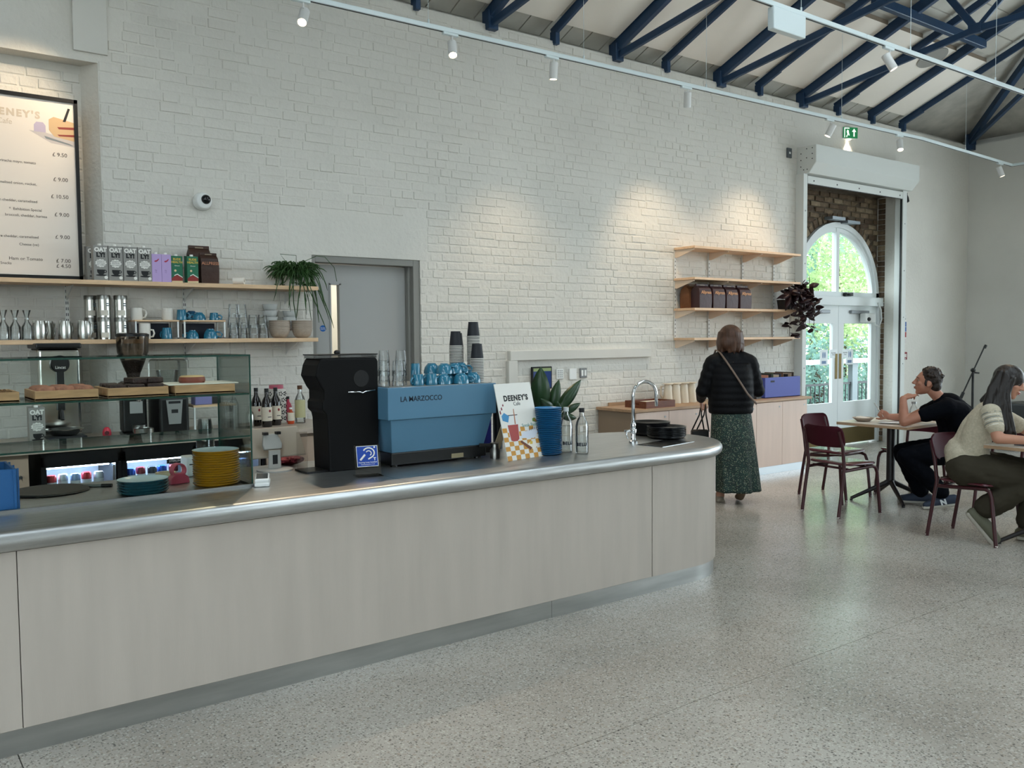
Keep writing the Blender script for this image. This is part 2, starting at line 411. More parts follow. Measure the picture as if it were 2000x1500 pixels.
# frame posts and doors
dx0, dx1 = 10.06, 11.98
ds = thing('door_2', None, None, (xa, YF, 0)); struct(ds)
pf = MB(); pf.box(dx0 - .09 - xa, dx0 - xa, -.03, .1, 0, zs - .13); pf.box(dx1 - xa, dx1 + .09 - xa, -.03, .1, 0, zs - .13); pf.build('door_frame', JOIN, ds, bevel=.004)
DW = (dx1 - dx0) / 2
BRASS = M('aged_brass', '7a6a48', .4, 1.)
for s in (-1, 1):
    x0, x1 = ((dx0 - xa + .004, -.004) if s < 0 else (.004, dx1 - xa - .004))
    lf = MB(); st = .13; zb, zt = .62, 1.72
    lf.box(x0, x0 + st, 0, .05, .02, zs - .135); lf.box(x1 - st, x1, 0, .05, .02, zs - .135)
    lf.box(x0 + st, x1 - st, 0, .05, .02, zb); lf.box(x0 + st, x1 - st, 0, .05, zt, zs - .135)
    leaf = lf.build('door_leaf', JOIN, ds)
    p = MB(); p.box(x0 + st, x1 - st, .022, .028, zb, zt); p.build('pane', WGLASS, leaf)
    k = MB(); k.box(x0 + .02, x1 - .02, -.004, 0, .03, .25); k.build('kick_plate', BRASS, leaf)
    k = MB(); k.box(*((-.075, -.02) if s < 0 else (.02, .075)), -.006, 0, .95, 1.30); k.build('push_plate', BRASS, leaf)
    k = MB(); cx = (x0 + x1) / 2; k.box(cx - .22, cx + .22, -.045, -.002, 1.86, 1.905); k.build('door_closer', M('closer_grey', '8b8f92', .4, .6), leaf, bevel=.006)
    k = MB(); sx = -.26 if s < 0 else .26; k.box(sx - .09 + (-.05 if s < 0 else .05), sx + .09 + (-.05 if s < 0 else .05), .018, .021, 1.14, 1.36); k.build('glass_sticker', M('sticker_white', 'e8eef0', .5), leaf)
    k = MB(); cx = sx + (-.05 if s < 0 else .05)
    for q in (-1, 1): k.ell((cx + q * .022, .017, 1.285), (.016, .001, .045), 12, 8)
    k.box(cx - .05, cx + .05, .0165, .0178, 1.165, 1.205); k.build('sticker_print', M('sticker_blue', '6f88ad', .5), leaf)
    k = MB(); k.box(*((-.2, -.03) if s < 0 else (.085, .25)), -.003, 0, 1.24, 1.36); k.build('door_notice', M('sticker_white', 'e8eef0', .5), leaf)
    text('notice_print', 'Automatic\nDoor', .026, M('print_grey', '4a4d52', .6), leaf, ((-.115 if s < 0 else .17), -.0035, 1.30))
# small grey restrictors over the fanlight and a latch
rs = MB()
for s in (-1, 1): rs.box(xa + s * .03 - (.30 if s < 0 else 0), xa + s * .03 + (.30 if s > 0 else 0), YD - .16, YD - .03, zs + ra + .01 + (0 if s < 0 else -.03), zs + ra + .05 + (0 if s < 0 else -.03))
tag(rs.build('window_restrictor', M('galvanised', '8a9196', .4, .7)), 'grey metal stay bracket fixed over the arched fanlight', 'bracket')
lt = MB(); lt.box(xa + .10, xa + .26, YF - .06, YF - .005, zs + .005, zs + .05); lt.ell((xa + .18, YF - .06, zs + .02), (.07, .03, .02)); tag(lt.build('window_latch', BLACK), 'black latch on the sill of the arched fanlight', 'latch')
# ---------------------------------------------------------------- roof
SL = .42; RIDGE_Y = .9
def zr(y, off=0.): return 4.48 + off + SL * (YW - y)           # underside of the rafters on the near slope
SARK = M('grey_sarking', 'aeaba3', .9, noise=(5, .15), bump=(12, .3, .01))
PANEL = M('acoustic_panel', 'efe8de', .9, noise=(1.5, .04))
PANEL_EDGE = M('panel_edge', '8b7d6d', .9)
off = .15
def roof_quad(mb, pts, t=.03):
    a = [Vector(p) for p in pts]; mb.add(a + [p + Vector((0, 0, t)) for p in a], [(3, 2, 1, 0), (4, 5, 6, 7), (0, 1, 5, 4), (1, 2, 6, 5), (2, 3, 7, 6), (3, 0, 4, 7)])
HX = lambda y: XE - (YW - y)                                    # hip line
ap = HX(RIDGE_Y)
ce = MB()
YS = 3.3                                                         # upper part of both slopes carries rooflights
roof_quad(ce, [(-6, 7.15, zr(7.15, off)), (XE + .43, 7.15, zr(7.15, off)), (HX(YS), YS, zr(YS, off)), (-6, YS, zr(YS, off))])
for x0, x1 in ((-6, -.6), (1.0, 3.2), (4.8, 6.2), (7.6, ap)):
    x2 = HX(YS) if x1 == ap else x1
    roof_quad(ce, [(x0, YS, zr(YS, off)), (x2, YS, zr(YS, off)), (x1, RIDGE_Y, zr(RIDGE_Y, off)), (x0, RIDGE_Y, zr(RIDGE_Y, off))])
roof_quad(ce, [(XE + .43, 7.15, zr(7.15, off)), (XE + .43, -5.35, zr(7.15, off)), (ap + .001, RIDGE_Y - .001, zr(RIDGE_Y, off)), (ap, RIDGE_Y, zr(RIDGE_Y, off))])
# far slope, left open towards its rooflights
for x0, x1 in ((-6, -4.0), (-2.4, 5.2), (6.8, ap)):
    roof_quad(ce, [(x0, RIDGE_Y, zr(RIDGE_Y, off)), (x1, RIDGE_Y, zr(RIDGE_Y, off)), (x1 + (XE + .43 - ap if x1 == ap else 0), -5.35, zr(7.15, off)), (x0, -5.35, zr(7.15, off))])
ceil = struct(ce.build('ceiling', SARK))
TX = [-1.56, .05, 1.65, 3.24, 4.823, 6.414, 8.029, 9.586]; RX = [-.75, .85, 2.45, 4.03, 5.594, 7.148, 8.739, 10.346]
allx = sorted(TX + RX + [11.147, 11.923])
# white panels between the rafters
for i in range(len(allx) - 1):
    x0, x1 = allx[i] + .09, allx[i + 1] - .05
    if x0 < 3: continue
    y0, y1 = 6.66, 5.56
    pb = MB(); T = .05; zo = off - .055
    vs = [(x0, y0, zr(y0, zo)), (x1, y0, zr(y0, zo)), (x1, y1, zr(y1, zo)), (x0, y1, zr(y1, zo))]
    pb.add(vs + [(v[0], v[1], v[2] + T) for v in vs], [(3, 2, 1, 0), (4, 5, 6, 7)]); pb.m(1); pb.add(vs + [(v[0], v[1], v[2] + T) for v in vs], [(0, 1, 5, 4), (1, 2, 6, 5), (2, 3, 7, 6), (3, 0, 4, 7)])
    pb.build('ceiling_panel', [PANEL, PANEL_EDGE], ceil)
# eaves boards with dark gaps
for i in range(34):
    x = 3.2 + i * .262
    if x > 12.6: break
    eb = MB(); y0, y1 = 6.90, 6.64; zo = off - .022
    vs = [(x, y0, zr(y0, zo)), (x + .248, y0, zr(y0, zo)), (x + .248, y1, zr(y1, zo)), (x, y1, zr(y1, zo))]
    eb.add(vs + [(v[0], v[1], v[2] + .018) for v in vs], [(3, 2, 1, 0), (4, 5, 6, 7), (0, 1, 5, 4), (1, 2, 6, 5), (2, 3, 7, 6), (3, 0, 4, 7)]); eb.build('eaves_board', M('eaves_board', 'c6c3ba', .9, noise=(4, .1)), ceil)
# upper sarking boards near the trimmer
for i in range(7):
    y1 = 5.50 - i * .27; y0 = y1 - .255; eb = MB(); zo = off - .016
    x1 = HX(y0) - .1
    vs = [(3, y1, zr(y1, zo)), (x1, y1, zr(y1, zo)), (x1, y0, zr(y0, zo)), (3, y0, zr(y0, zo))]
    eb.add(vs + [(v[0], v[1], v[2] + .014) for v in vs], [(3, 2, 1, 0), (4, 5, 6, 7), (0, 1, 5, 4), (1, 2, 6, 5), (2, 3, 7, 6), (3, 0, 4, 7)]); eb.build('sarking_board', M('sarking_board', 'bdbab1', .9, noise=(3, .08)), ceil)
def bar(name, parent, a, b, w, h, mat=BLUE_STEEL):
    mb = MB(); mb.beam(a, b, w, h); return mb.build(name, mat, parent, bevel=.006, seg=1)
def at(x, y, o=0.): return (x, y, zr(y, o))
ordinal = {4.823: 'first roof truss from the menu board end of the room', 6.414: 'second roof truss from the menu board end of the room', 8.029: 'third roof truss, above the wall shelves', 9.586: 'fourth roof truss, over the near side of the shutter'}
for x in TX:
    t = thing('roof_truss', 'blue steel ' + ordinal.get(x, 'roof truss over the serving counter, out at %s' % {-1.56: 'the far end', .05: 'the menu board', 1.65: 'the glass case', 3.24: 'the espresso machine'}.get(x)), 'truss', (0, 0, 0), 0, 'blue roof trusses')
    ye = max(RIDGE_Y, YW - (XE - x)) if x < ap else YW - (XE - x)
    bar('rafter', t, at(x, YW + .05, .055), at(x, ye, .055), .065, .115)
    tz = lambda y: 4.44 + .15 * (YW - y)
    bar('tie', t, (x, YW - .03, tz(YW - .03)), (x, 4.6, tz(4.6)), .045, .07)
    bar('tie', t, (x, 4.62, tz(4.6)), (x, ye + .02, tz(4.6) + .04), .045, .07)
    bar('strut', t, (x, 4.6, tz(4.6)), at(x, 4.95, .03), .045, .07)
    bar('strut', t, (x, 4.6, tz(4.6)), at(x, max(ye, 3.4), .03), .035, .05)
    sh = MB(); sh.box(x - .055, x + .055, YW - .06, YW + .05, 4.385, 4.56); sh.build('wall_shoe', BLUE_STEEL, t, bevel=.006)
    pl = MB(); pl.box(x - .028, x + .028, 4.54, 4.68, tz(4.6) - .045, tz(4.6) + .06); pl.build('gusset_plate', BLUE_STEEL, t, bevel=.01)
    if x < ap: bar('rafter', t, (x, RIDGE_Y, zr(RIDGE_Y, .055)), (x, -5, zr(6.8, .055)), .085, .13)
rl = {5.594: 'between first and second truss', 7.148: 'between second and third truss', 8.739: 'between third and fourth truss', 10.346: 'beyond the fourth truss', 11.923: 'thin one nearest the corner hip', 11.147: 'stout one carrying the trimmer end', 4.03: 'before the first truss', -.75: 'out over the far end of the counter', .85: 'over the blue crate end of the counter', 2.45: 'over the black grinder'}
for x in RX + [11.147, 11.923]:
    ye = max(RIDGE_Y, YW - (XE - x)); thick = x == 11.147
    t = thing('rafter', 'single blue rafter ' + rl.get(x, 'above the serving counter near the menu board'), 'rafter', (0, 0, 0), 0, 'blue single rafters')
    bar('bar', t, at(x, YW + .03, .055), at(x, ye + .05, .055), .06 if thick else (.028 if x == 11.923 else .042), .11 if thick else .085)
    sh = MB(); sh.box(x - .025, x + .025, YW - .05, YW + .04, 4.40, 4.53); sh.build('wall_bracket', BLUE_STEEL, t, bevel=.004)
    if x > 7.2: bar('end_plate', t, at(x, YW - .02, .03), at(x, YW - .30, .03), .045, .06)
tr_ = thing('trimmer_beam', 'blue beam running level across the rafters under the roof boards', 'beam')
bar('bar', tr_, (8.74, 5.26, zr(5.26, -.02)), (11.16, 5.26, zr(5.26, -.02)), .07, .10)
hp = thing('hip_rafter', 'blue hip rafter rising out of the room corner', 'rafter')
bar('bar', hp, (XE - .02, YW, 4.5), (ap + .1, RIDGE_Y + .1, zr(RIDGE_Y, .03)), .07, .11)
bar('tie', hp, (XE - .05, YW - .03, 4.46), (XE - 3.0, YW - 3.0, 4.46 + .6), .05, .07)
sh = MB(); sh.box(XE - .10, XE + .02, YW - .10, YW + .02, 4.36, 4.6); sh.build('wall_shoe', BLUE_STEEL, hp, bevel=.006)
for j, y in enumerate((5.1, 3.5, 1.9)):
    t = thing('rafter', ['blue jack rafter on the end slope close to the hip', 'blue jack rafter midway on the end slope', 'blue jack rafter far along the end slope'][j], 'rafter', (0, 0, 0), 0, 'end slope rafters')
    bar('bar', t, (XE + .03, y, 4.535), (XE - (YW - y) + .1, y, 4.535 + SL * (YW - y)), .055, .11)
# grey speaker disc and a small bracket mark on the panels
d = MB(); d.lathe([(.19, 0), (.185, -.012), (0, -.014)], 32); o = tag(d.build('ceiling_speaker', M('speaker_grille', '8f8d88', .8)), 'round grey speaker disc set in the ceiling panel', 'speaker'); o.location = at(10.86, 5.74, off - .058); o.rotation_euler = (math.atan(-SL), 0, 0)
# ---------------------------------------------------------------- light tracks and spots
WARM = (1., .77, .52)
TRK = M('track_white', 'dbe6e8', .35)
def track(pts, label):
    t = thing('light_track', label, 'light track')
    for a, b in zip(pts[:-1], pts[1:]):
        mb = MB(); mb.beam(a, b, .036, .036); mb.build('rail', TRK, t, bevel=.003, seg=1)
        s = MB(); d = (Vector(b) - Vector(a)); s.beam(Vector(a) + Vector((0, 0, -.0185)), Vector(b) + Vector((0, 0, -.0185)), .012, .004); s.build('slot', BLACK, t)
    L = 0
    for a, b in zip(pts[:-1], pts[1:]):
        a = Vector(a); b = Vector(b); n = max(1, int((b - a).length / 1.55))
        for i in range(n):
            p = a.lerp(b, (i + .45) / n); w = MB(); w.cyl(p, p + Vector((0, 0, .05)), .008, n=6); w.cyl(p + Vector((0, 0, .05)), (p.x, p.y, min(zr(p.y, .16), 5.8)), .0022, n=4); w.build('suspension_wire', TRK, t)
    return t
T1 = [(1.4, 6.00, 3.985), (7.7, 5.865, 3.985), (10.75, 5.80, 3.99), (13.5, 5.94, 3.985), (13.62, 3.4, 3.985)]
T2 = [(2.0, 4.105, 3.985), (6.7, 4.105, 3.985), (12.9, 4.10, 3.985)]
track(T1, 'white lighting track hung along the brick wall and turning at the corner')
trk2 = track(T2, 'white lighting track hung further out over the tables')
bx = MB(); bx.box(5.47, 5.86, 4.075, 4.135, 3.80, 3.965); tag(bx.build('track_driver_box', TRK, bevel=.01), 'white power box hung under the outer lighting track', 'power box')
def on_track(T, x):
    for a, b in zip(T[:-1], T[1:]):
        if a[0] <= x <= b[0]: return Vector(a).lerp(Vector(b), (x - a[0]) / (b[0] - a[0]))
LENS = M('spot_lens', 'fff0d8', .3, emit=('ffe6c0', 14.))
HOUS = M('spot_housing', 'dcdcda', .4)
def spot(p, aim, label, power, size=70, blend=.85, col=WARM):
    p = Vector(p); root = thing('spotlight', label, 'spotlight', p, 0, 'track spotlights')
    ad = MB(); ad.box(-.07, .07, -.017, .017, -.038, -.018); ad.build('track_adapter', TRK, root, bevel=.003, seg=1)
    st = MB(); st.cyl((.02, 0, -.036), (.02, 0, -.075), .007, n=8); st.build('stem', HOUS, root)
    c = Vector((.02, 0, -.135)); d = (Vector(aim) - (p + c)).normalized(); q = d.to_track_quat('-Z', 'Y')
    h = MB(); h.lathe([(.030, .072), (.036, .066), (.036, -.072), (.031, -.072), (.030, -.055), (0.001, -.055)], 20); h.build('housing', HOUS, root, smooth=40, loc=c, rot=q.to_euler())
    l = MB(); l.lathe([(.029, -.056), (.029, -.062), (0, -.064)], 20); l.build('lens', LENS, root, smooth=60, loc=c, rot=q.to_euler())
    if power > 0:
        la = bpy.data.lights.new('lamp', 'SPOT'); la.energy = power; la.color = col; la.spot_size = R(size); la.spot_blend = blend; la.shadow_soft_size = .03
        lo = bpy.data.objects.new('lamp', la); COL.objects.link(lo); lo.parent = root; lo.location = c + d * .076; lo.rotation_euler = q.to_euler()
    return root
SPOTS = [
    (T1, 1.52, (.75, 6.75, 2.85), 'white spotlight out over the menu board', 60, 62),
    (T1, 2.64, (1.2, 4.1, .9), 'first white spotlight on the wall track, tilted towards the glass case', 60, 64),
    (T1, 3.88, (3.1, 4.4, .9), 'second white spotlight on the wall track, lit and aimed at the counter', 60, 62),
    (T1, 4.90, (5.0, 6.3, 0), 'third white spotlight on the wall track, hanging straight down', 48, 84),
    (T1, 6.55, (7.3, 6.7, .9), 'fourth white spotlight on the wall track, ahead of the wall shelves', 60, 84),
    (T1, 8.85, (8.2, 6.72, 1.7), 'fifth white spotlight on the wall track, before the exit sign', 58, 80),
    (T1, 10.25, (8.7, 4.6, .0), 'sixth white spotlight on the wall track, glowing beyond the exit sign', 70, 66),
    (T1, 13.1, (13.7, 5.0, .8), 'last white spotlight on the wall track near the room corner', 0, 66),
    (T2, 7.05, (8.4, 2.4, 0), 'white spotlight hung from the outer track, facing away', 30, 60),
    (T2, 9.75, (7.0, 4.2, .7), 'bright white spotlight on the outer track at the frame edge', 60, 60),
]
for T, x, aim, lab, pw, sz in SPOTS: spot(on_track(T, x), aim, lab, pw, sz)
# ---------------------------------------------------------------- serving counter
CT = .865; CX, CYC, CR = 4.265, 4.24, .545       # top height; centre and radius of the rounded end
def counter_outline(r, y_back=None, x0=-4.0, n=26):
    yc = CYC
    return [(x0, yc - r)] + [(CX + r * math.cos(R(-90 + 180 * i / n)), yc + r * math.sin(R(-90 + 180 * i / n))) for i in range(n + 1)] + [(x0, yc + r)]
def ply_mat(name, col, amt=.07):
    return M(name, col, .55, noise=(2.2, amt), bump=(60, .08, .003), aniso=(6, 6, .6))
PLY = ply_mat('whitewashed_ply', 'aea59b', .05)
ct = thing('serving_counter', 'long whitewashed plywood counter with brushed steel top and rounded end', 'counter', (0, 0, 0))
tp = MB()
ring_ = [(-.000, -.078), (.0, -.05)]
prof = []
for i in range(9):
    a = R(-90 + 22.5 * i); prof.append((.036 * math.cos(a) - .036, .036 * math.sin(a)))
outl = [counter_outline(CR + dx) for dx, dz in [(-.03, -.08)] + [(p[0], p[1] - .04) for p in prof]]
zz = [CT - .08] + [CT - .04 + p[1] * (.04 / .036) for p in prof]
n = len(outl[0]); vs = []; fs = []
for k, (ol, z) in enumerate(zip(outl, zz)): vs += [(x, y, z) for x, y in ol]
for k in range(len(outl) - 1):
    for i in range(n): fs.append((k * n + i, k * n + (i + 1) % n, (k + 1) * n + (i + 1) % n, (k + 1) * n + i))
fs.append(tuple(range((len(outl) - 1) * n, len(outl) * n))); fs.append(tuple(reversed(range(n))))
tp.add(vs, fs); tp.build('worktop', STEEL_TOP, ct, smooth=50)
jl = MB(); jl.box(2.165, 2.1665, 3.74, 4.74, CT, CT + .0004); jl.build('worktop_seam', M('seam_dark', '3a3a3a', .5), ct)
# panels: flat ones and the bent end
yf = CYC - .500
def flat_panel(x0, x1): mb = MB(); mb.box(x0, x1, yf, yf + .02, .10, CT - .075); mb.build('panel', PLY, ct, bevel=.0015, seg=1)
flat_panel(-4.0, -1.25 + .47 - .0025); flat_panel(-.78 + .0025, .47 - .0015); flat_panel(.47 + .0015, 3.865 - .0015)
ep = MB(); o1 = [(3.865 + .0015, yf)] + counter_outline(.500)[1:-1] + [(3.9, CYC + .500)]; o2 = [(3.865 + .0015, yf + .02)] + counter_outline(.480)[1:-1] + [(3.9, CYC + .485)]
m_ = len(o1)
ep.add([(x, y, z) for z in (.10, CT - .075) for x, y in o1 + o2], [(i, i + 1, 2 * m_ + i + 1, 2 * m_ + i) for i in range(m_ - 1)] + [(m_ + i + 1, m_ + i, 3 * m_ + i, 3 * m_ + i + 1) for i in range(m_ - 1)] + [(i + 1, i, m_ + i, m_ + i + 1) for i in range(m_ - 1)] + [(2 * m_ + i, 2 * m_ + i + 1, 3 * m_ + i + 1, 3 * m_ + i) for i in range(m_ - 1)])
ep.build('panel', PLY, ct, smooth=30)
bk = MB(); bk.box(-4, 3.9, CYC + .485, CYC + .505, .0, CT - .075); bk.build('rear_panel', DARK, ct)
kk = MB(); o1 = counter_outline(.488); m_ = len(o1); kk.add([(x, y, z) for z in (0, .098) for x, y in o1], [(i, (i + 1) % m_, (i + 1) % m_ + m_, i + m_) for i in range(m_)]); kk.build('kick_plate', M('kick_steel', 'b0b2b0', .38, 1., noise=(2, .15), aniso=(1, 8, 8)), ct, smooth=30)
gp = MB(); gp.box(3.079, 3.0805, CYC - .4886, CYC - .487, .0, .098); gp.build('kick_joint', M('seam_dark', '3a3a3a', .5), ct)
# ---------------------------------------------------------------- thin glass
def thin_glass(name, tint=(.97, .99, .985), blend=.18, rough=.01, strength=1.):
    m = bpy.data.materials.new(name); m.use_nodes = True; nt = m.node_tree; nt.nodes.clear(); N = nt.nodes.new; L = nt.links.new
    o = N('ShaderNodeOutputMaterial'); mx = N('ShaderNodeMixShader'); t = N('ShaderNodeBsdfTransparent'); g_ = N('ShaderNodeBsdfGlossy'); lw = N('ShaderNodeLayerWeight')
    t.inputs[0].default_value = (*tint, 1); g_.inputs['Roughness'].default_value = rough; lw.inputs['Blend'].default_value = blend
    mu = N('ShaderNodeMath'); mu.operation = 'MULTIPLY'; mu.inputs[1].default_value = strength; L(lw.outputs['Fresnel'], mu.inputs[0])
    L(mu.outputs[0], mx.inputs[0]); L(t.outputs[0], mx.inputs[1]); L(g_.outputs[0], mx.inputs[2]); L(mx.outputs[0], o.inputs[0]); MATS[name] = m; return m
PANE = thin_glass('case_glass', (.955, .985, .97), .12, .005, .8)
DRINK = thin_glass('drinking_glass', (.965, .98, .98), .36, .03, .8)
for _m in ('window_glass',):
    _old = MATS[_m]; _new = thin_glass('window_pane', (.97, .99, .98), .10, .005, .6)
    for o in bpy.data.objects:
        if o.type == 'MESH' and o.data.materials and o.data.materials[0] == _old: o.data.materials[0] = _new
GREEN_EDGE = M('green_glass_edge', '0f3a30', .12, spec=.7)
INK = M('print_black', '17181a', .6); INKW = M('print_white', 'e9e7e1', .6)
# ---------------------------------------------------------------- grey service door
GREYD = M('grey_door_paint', 'a3a3a0', .55, noise=(2, .03))
FRG = M('grey_frame_paint', '85847f', .5)
d1 = thing('door_1', None, None, (3.02, YW, 0)); struct(d1)
f = MB(); f.box(.0, .035, .01, .16, 0, 2.25); f.box(.955, 1.02, .01, .10, 0, 2.25); f.box(.93, .96, .06, .16, 0, 2.25); f.box(.035, .955, .01, .16, 2.195, 2.25); f.build('door_frame', FRG, d1, bevel=.004)
lf = MB(); lf.box(.037, .215, .11, .155, 0, 2.19); lf.box(.29, .928, .11, .155, 0, 2.19); lf.box(.215, .29, .11, .155, 0, .95); lf.box(.215, .29, .11, .155, 2.02, 2.19); leaf = lf.build('door_leaf', GREYD, d1)
p = MB(); p.box(.215, .29, .130, .136, .95, 2.02); p.build('pane', MATS['window_pane'], leaf)
bd = MB(); bd.box(.20, .215, .104, .11, .94, 2.03); bd.box(.29, .305, .104, .11, .94, 2.03); bd.box(.2, .305, .104, .11, 2.02, 2.035); bd.build('glazing_bead', GREYD, leaf)
st = MB(); st.lathe([(.027, 0), (.027, .002), (0, .002)], 24); o = st.build('sticker', M('sign_blue', '1f5fa6', .5), leaf, loc=(.137, .109, 1.655), rot=(R(90), 0, 0)); text('sticker_print', 'Fire door\nkeep shut', .011, INKW, o, (0, 0, .0022), (0, 0, 0))
hd = MB(); hd.cyl((.87, .1, 1.02), (.87, .05, 1.02), .012); hd.cyl((.87, .055, 1.02), (.75, .055, 1.02), .009); hd.build('handle', STEEL, leaf, smooth=40)
cr = MB(); cr.box(2.2, 5.2, 8.6, 8.7, 0, 3); cr.box(2.2, 2.3, 7.15, 8.6, 0, 3); cr.box(5.1, 5.2, 7.15, 8.6, 0, 3); cr.box(2.2, 5.2, 7.15, 8.7, 2.6, 2.7); cr.box(2.2, 5.2, 7.15, 8.7, -.1, 0); struct(cr.build('wall_corridor', M('corridor_paint', 'd8d6d0', .7)))
cl = bpy.data.lights.new('corridor_lamp', 'AREA'); cl.energy = 16; cl.size = .6; cl.color = (1, .93, .82)
lampo = thing('corridor_ceiling_lamp', 'square ceiling lamp inside the corridor behind the grey door', 'lamp', (3.9, 7.8, 2.59))
k = MB(); k.box(-.3, .3, -.3, .3, -.03, .0); k.build('diffuser', M('lamp_diffuser', 'ffffff', .4, emit=('fff2dc', 4.)), lampo); o = bpy.data.objects.new('lamp', cl); COL.objects.link(o); o.parent = lampo; o.location = (0, 0, -.04)
# ---------------------------------------------------------------- wall shelves behind the counter
RAILM = M('white_rail', 'cfcfca', .5)
def shelf(label, x0, x1, ztop, rails, depth=.285, th=.03, y=YW, board=BIRCH, drop=.14):
    s = thing('wall_shelf', label, 'shelf', (0, 0, 0), 0)
    b = MB(); b.box(x0, x1, y - depth, y - .012, ztop - th, ztop); b.build('board', board, s, bevel=.002, seg=1)
    for x in rails:
        k = MB(); k.prism([(-.012, -.005), (-.012, -drop * .72), (-.04, -drop * .55), (-depth * .86, -.005)], -.004, .004, Matrix.Translation((x, y, ztop - th)) @ Matrix(((0, 0, 1, 0), (1, 0, 0, 0), (0, 1, 0, 0), (0, 0, 0, 1)))); k.build('bracket', RAILM, s)
    return s
ZU, ZL = 1.977, 1.577
shelf('long birch shelf at the top, carrying the cartons beside the menu board', -1.5, 2.945, ZU, (.4, 1.205, 1.997, 2.78))
shelf('long birch shelf lower down, carrying cups, glasses and bowls', -1.5, 2.935, ZL, (.4, 1.205, 1.997, 2.78))
for i, x in enumerate((1.205, 1.997)):
    rl_ = MB(); rl_.box(x - .012, x + .012, YW - .016, YW - .008, 1.40, 1.99); rr = tag(rl_.build('shelf_rail', RAILM), ['white slotted wall rail by the steel jugs', 'white slotted wall rail above the wooden cup risers'][i], 'rail', 'slotted rails behind the bar')
    for kz in range(14):
        sl = MB(); sl.box(x - .008, x - .003, YW - .0168, YW - .0155, 1.42 + kz * .04, 1.44 + kz * .04); sl.box(x + .003, x + .008, YW - .0168, YW - .0155, 1.42 + kz * .04, 1.44 + kz * .04); sl.build('slot', DARK, rr)
# menu board hung in the recess
mb_ = thing('menu_board', 'large framed cafe menu board with printed prices above the top shelf', 'menu board', (0, 0, 0))
MX0, MX1, MZ0, MZ1, MY = -.55, 1.297, 1.985, 3.20, 6.62
f = MB(); f.box(MX0, MX1, MY, MY + .035, MZ0, MZ0 + .025); f.box(MX0, MX1, MY, MY + .035, MZ1 - .025, MZ1); f.box(MX1 - .022, MX1, MY, MY + .035, MZ0, MZ1); f.box(MX0, MX0 + .022, MY, MY + .035, MZ0, MZ1); f.build('frame', BLACK, mb_)
pp = MB(); pp.box(MX0 + .02, MX1 - .02, MY + .012, MY + .03, MZ0 + .02, MZ1 - .02); pp.build('poster', M('poster_paper', 'e2d9cf', .25, noise=(.8, .02)), mb_)
ty = MY + .0115
BR = M('print_brown', '4a3f38', .7); GLARE_INK = M('print_glare_pale', 'c4b6a4', .7)  # pale title ink: glare washing out the lettering is put into the colour
text('print_title', "DEENEY'S", .062, GLARE_INK, mb_, (.90, ty, 3.065), bold=.003, space=1.32); text('print_subtitle', 'Cafe', .048, GLARE_INK, mb_, (.86, ty, 3.005))
for zz_, line, pz, price in ((2.665, 'Haggis, sriracha mayo, tomato', 2.735, '£ 9.50'), (2.525, 'caramelised onion, rocket,', 2.57, '£ 9.00'), (2.41, 'vegan cheddar, caramelised', 2.455, '£ 10.50'), (2.355, '*  Exhibition Special', 2.335, '£ 9.00'), (2.315, 'broccoli, cheddar, harissa', None, ''), (2.175, 'mature cheddar, caramelised', 2.185, '£ 9.00'), (2.125, 'Cheese (ve)', None, ''), (2.06, 'Ham or Tomato', 2.055, '£ 7.00'), (2.028, 'Snacks', 2.02, '£ 4.50')):
    zz_ += .055 if zz_ < 2.1 else .085; pz = pz and pz + (.055 if pz < 2.1 else .085)
    rx = {'Ham or Tomato': 1.055, 'Snacks': .87, '*  Exhibition Special': 1.06, 'broccoli, cheddar, harissa': 1.09}.get(line, 1.035)
    text('print_line', line, .030 if line == 'Ham or Tomato' else .024, BR, mb_, (rx, ty, zz_), align='RIGHT')
    if price: text('print_price', price, .036, BR, mb_, (1.225, ty, pz), align='RIGHT')
art = thing('print_sandwich', None, None, (0, 0, .06)); art.parent = mb_
def flat(name, pts, mat, par, y): 
    q = MB(); n = len(pts); q.add([(x, y, z) for x, z in pts] + [(x, y + .0006, z) for x, z in pts], [tuple(range(n)), tuple(reversed(range(n, 2 * n)))] + [(i, (i + 1) % n, (i + 1) % n + n, i + n) for i in range(n)]); return q.build(name, mat, par)
flat('print_plate', [(1.0, 2.905), (1.13, 2.835), (1.275, 2.82), (1.275, 2.86), (1.10, 2.90)], M('print_grey2', 'bfb7b4', .6), art, ty)
flat('print_pot', [(1.03, 2.90), (1.03, 2.945), (1.045, 2.965), (1.085, 2.965), (1.10, 2.945), (1.10, 2.90)], M('print_lilac', 'b4a9bd', .6), art, ty - .0004)
flat('print_bread', [(1.12, 2.99), (1.15, 3.01), (1.274, 2.985), (1.274, 2.86), (1.15, 2.88), (1.12, 2.92)], M('print_bread', 'c9a981', .6), art, ty - .0004)
flat('print_filling', [(1.17, 2.945), (1.274, 2.955), (1.274, 2.938), (1.18, 2.932)], M('print_red', '8a3a30', .6), art, ty - .0008); flat('print_filling', [(1.17, 2.895), (1.274, 2.905), (1.274, 2.89), (1.18, 2.885)], MATS['print_red'], art, ty - .0008)
flat('print_skewer', [(1.205, 2.985), (1.222, 2.985), (1.252, 3.075), (1.238, 3.078)], INK, art, ty - .0012); flat('print_knife', [(1.09, 2.878), (1.24, 2.842), (1.27, 2.828), (1.10, 2.862)], M('print_steel', '7d8487', .6), art, ty - .0012)
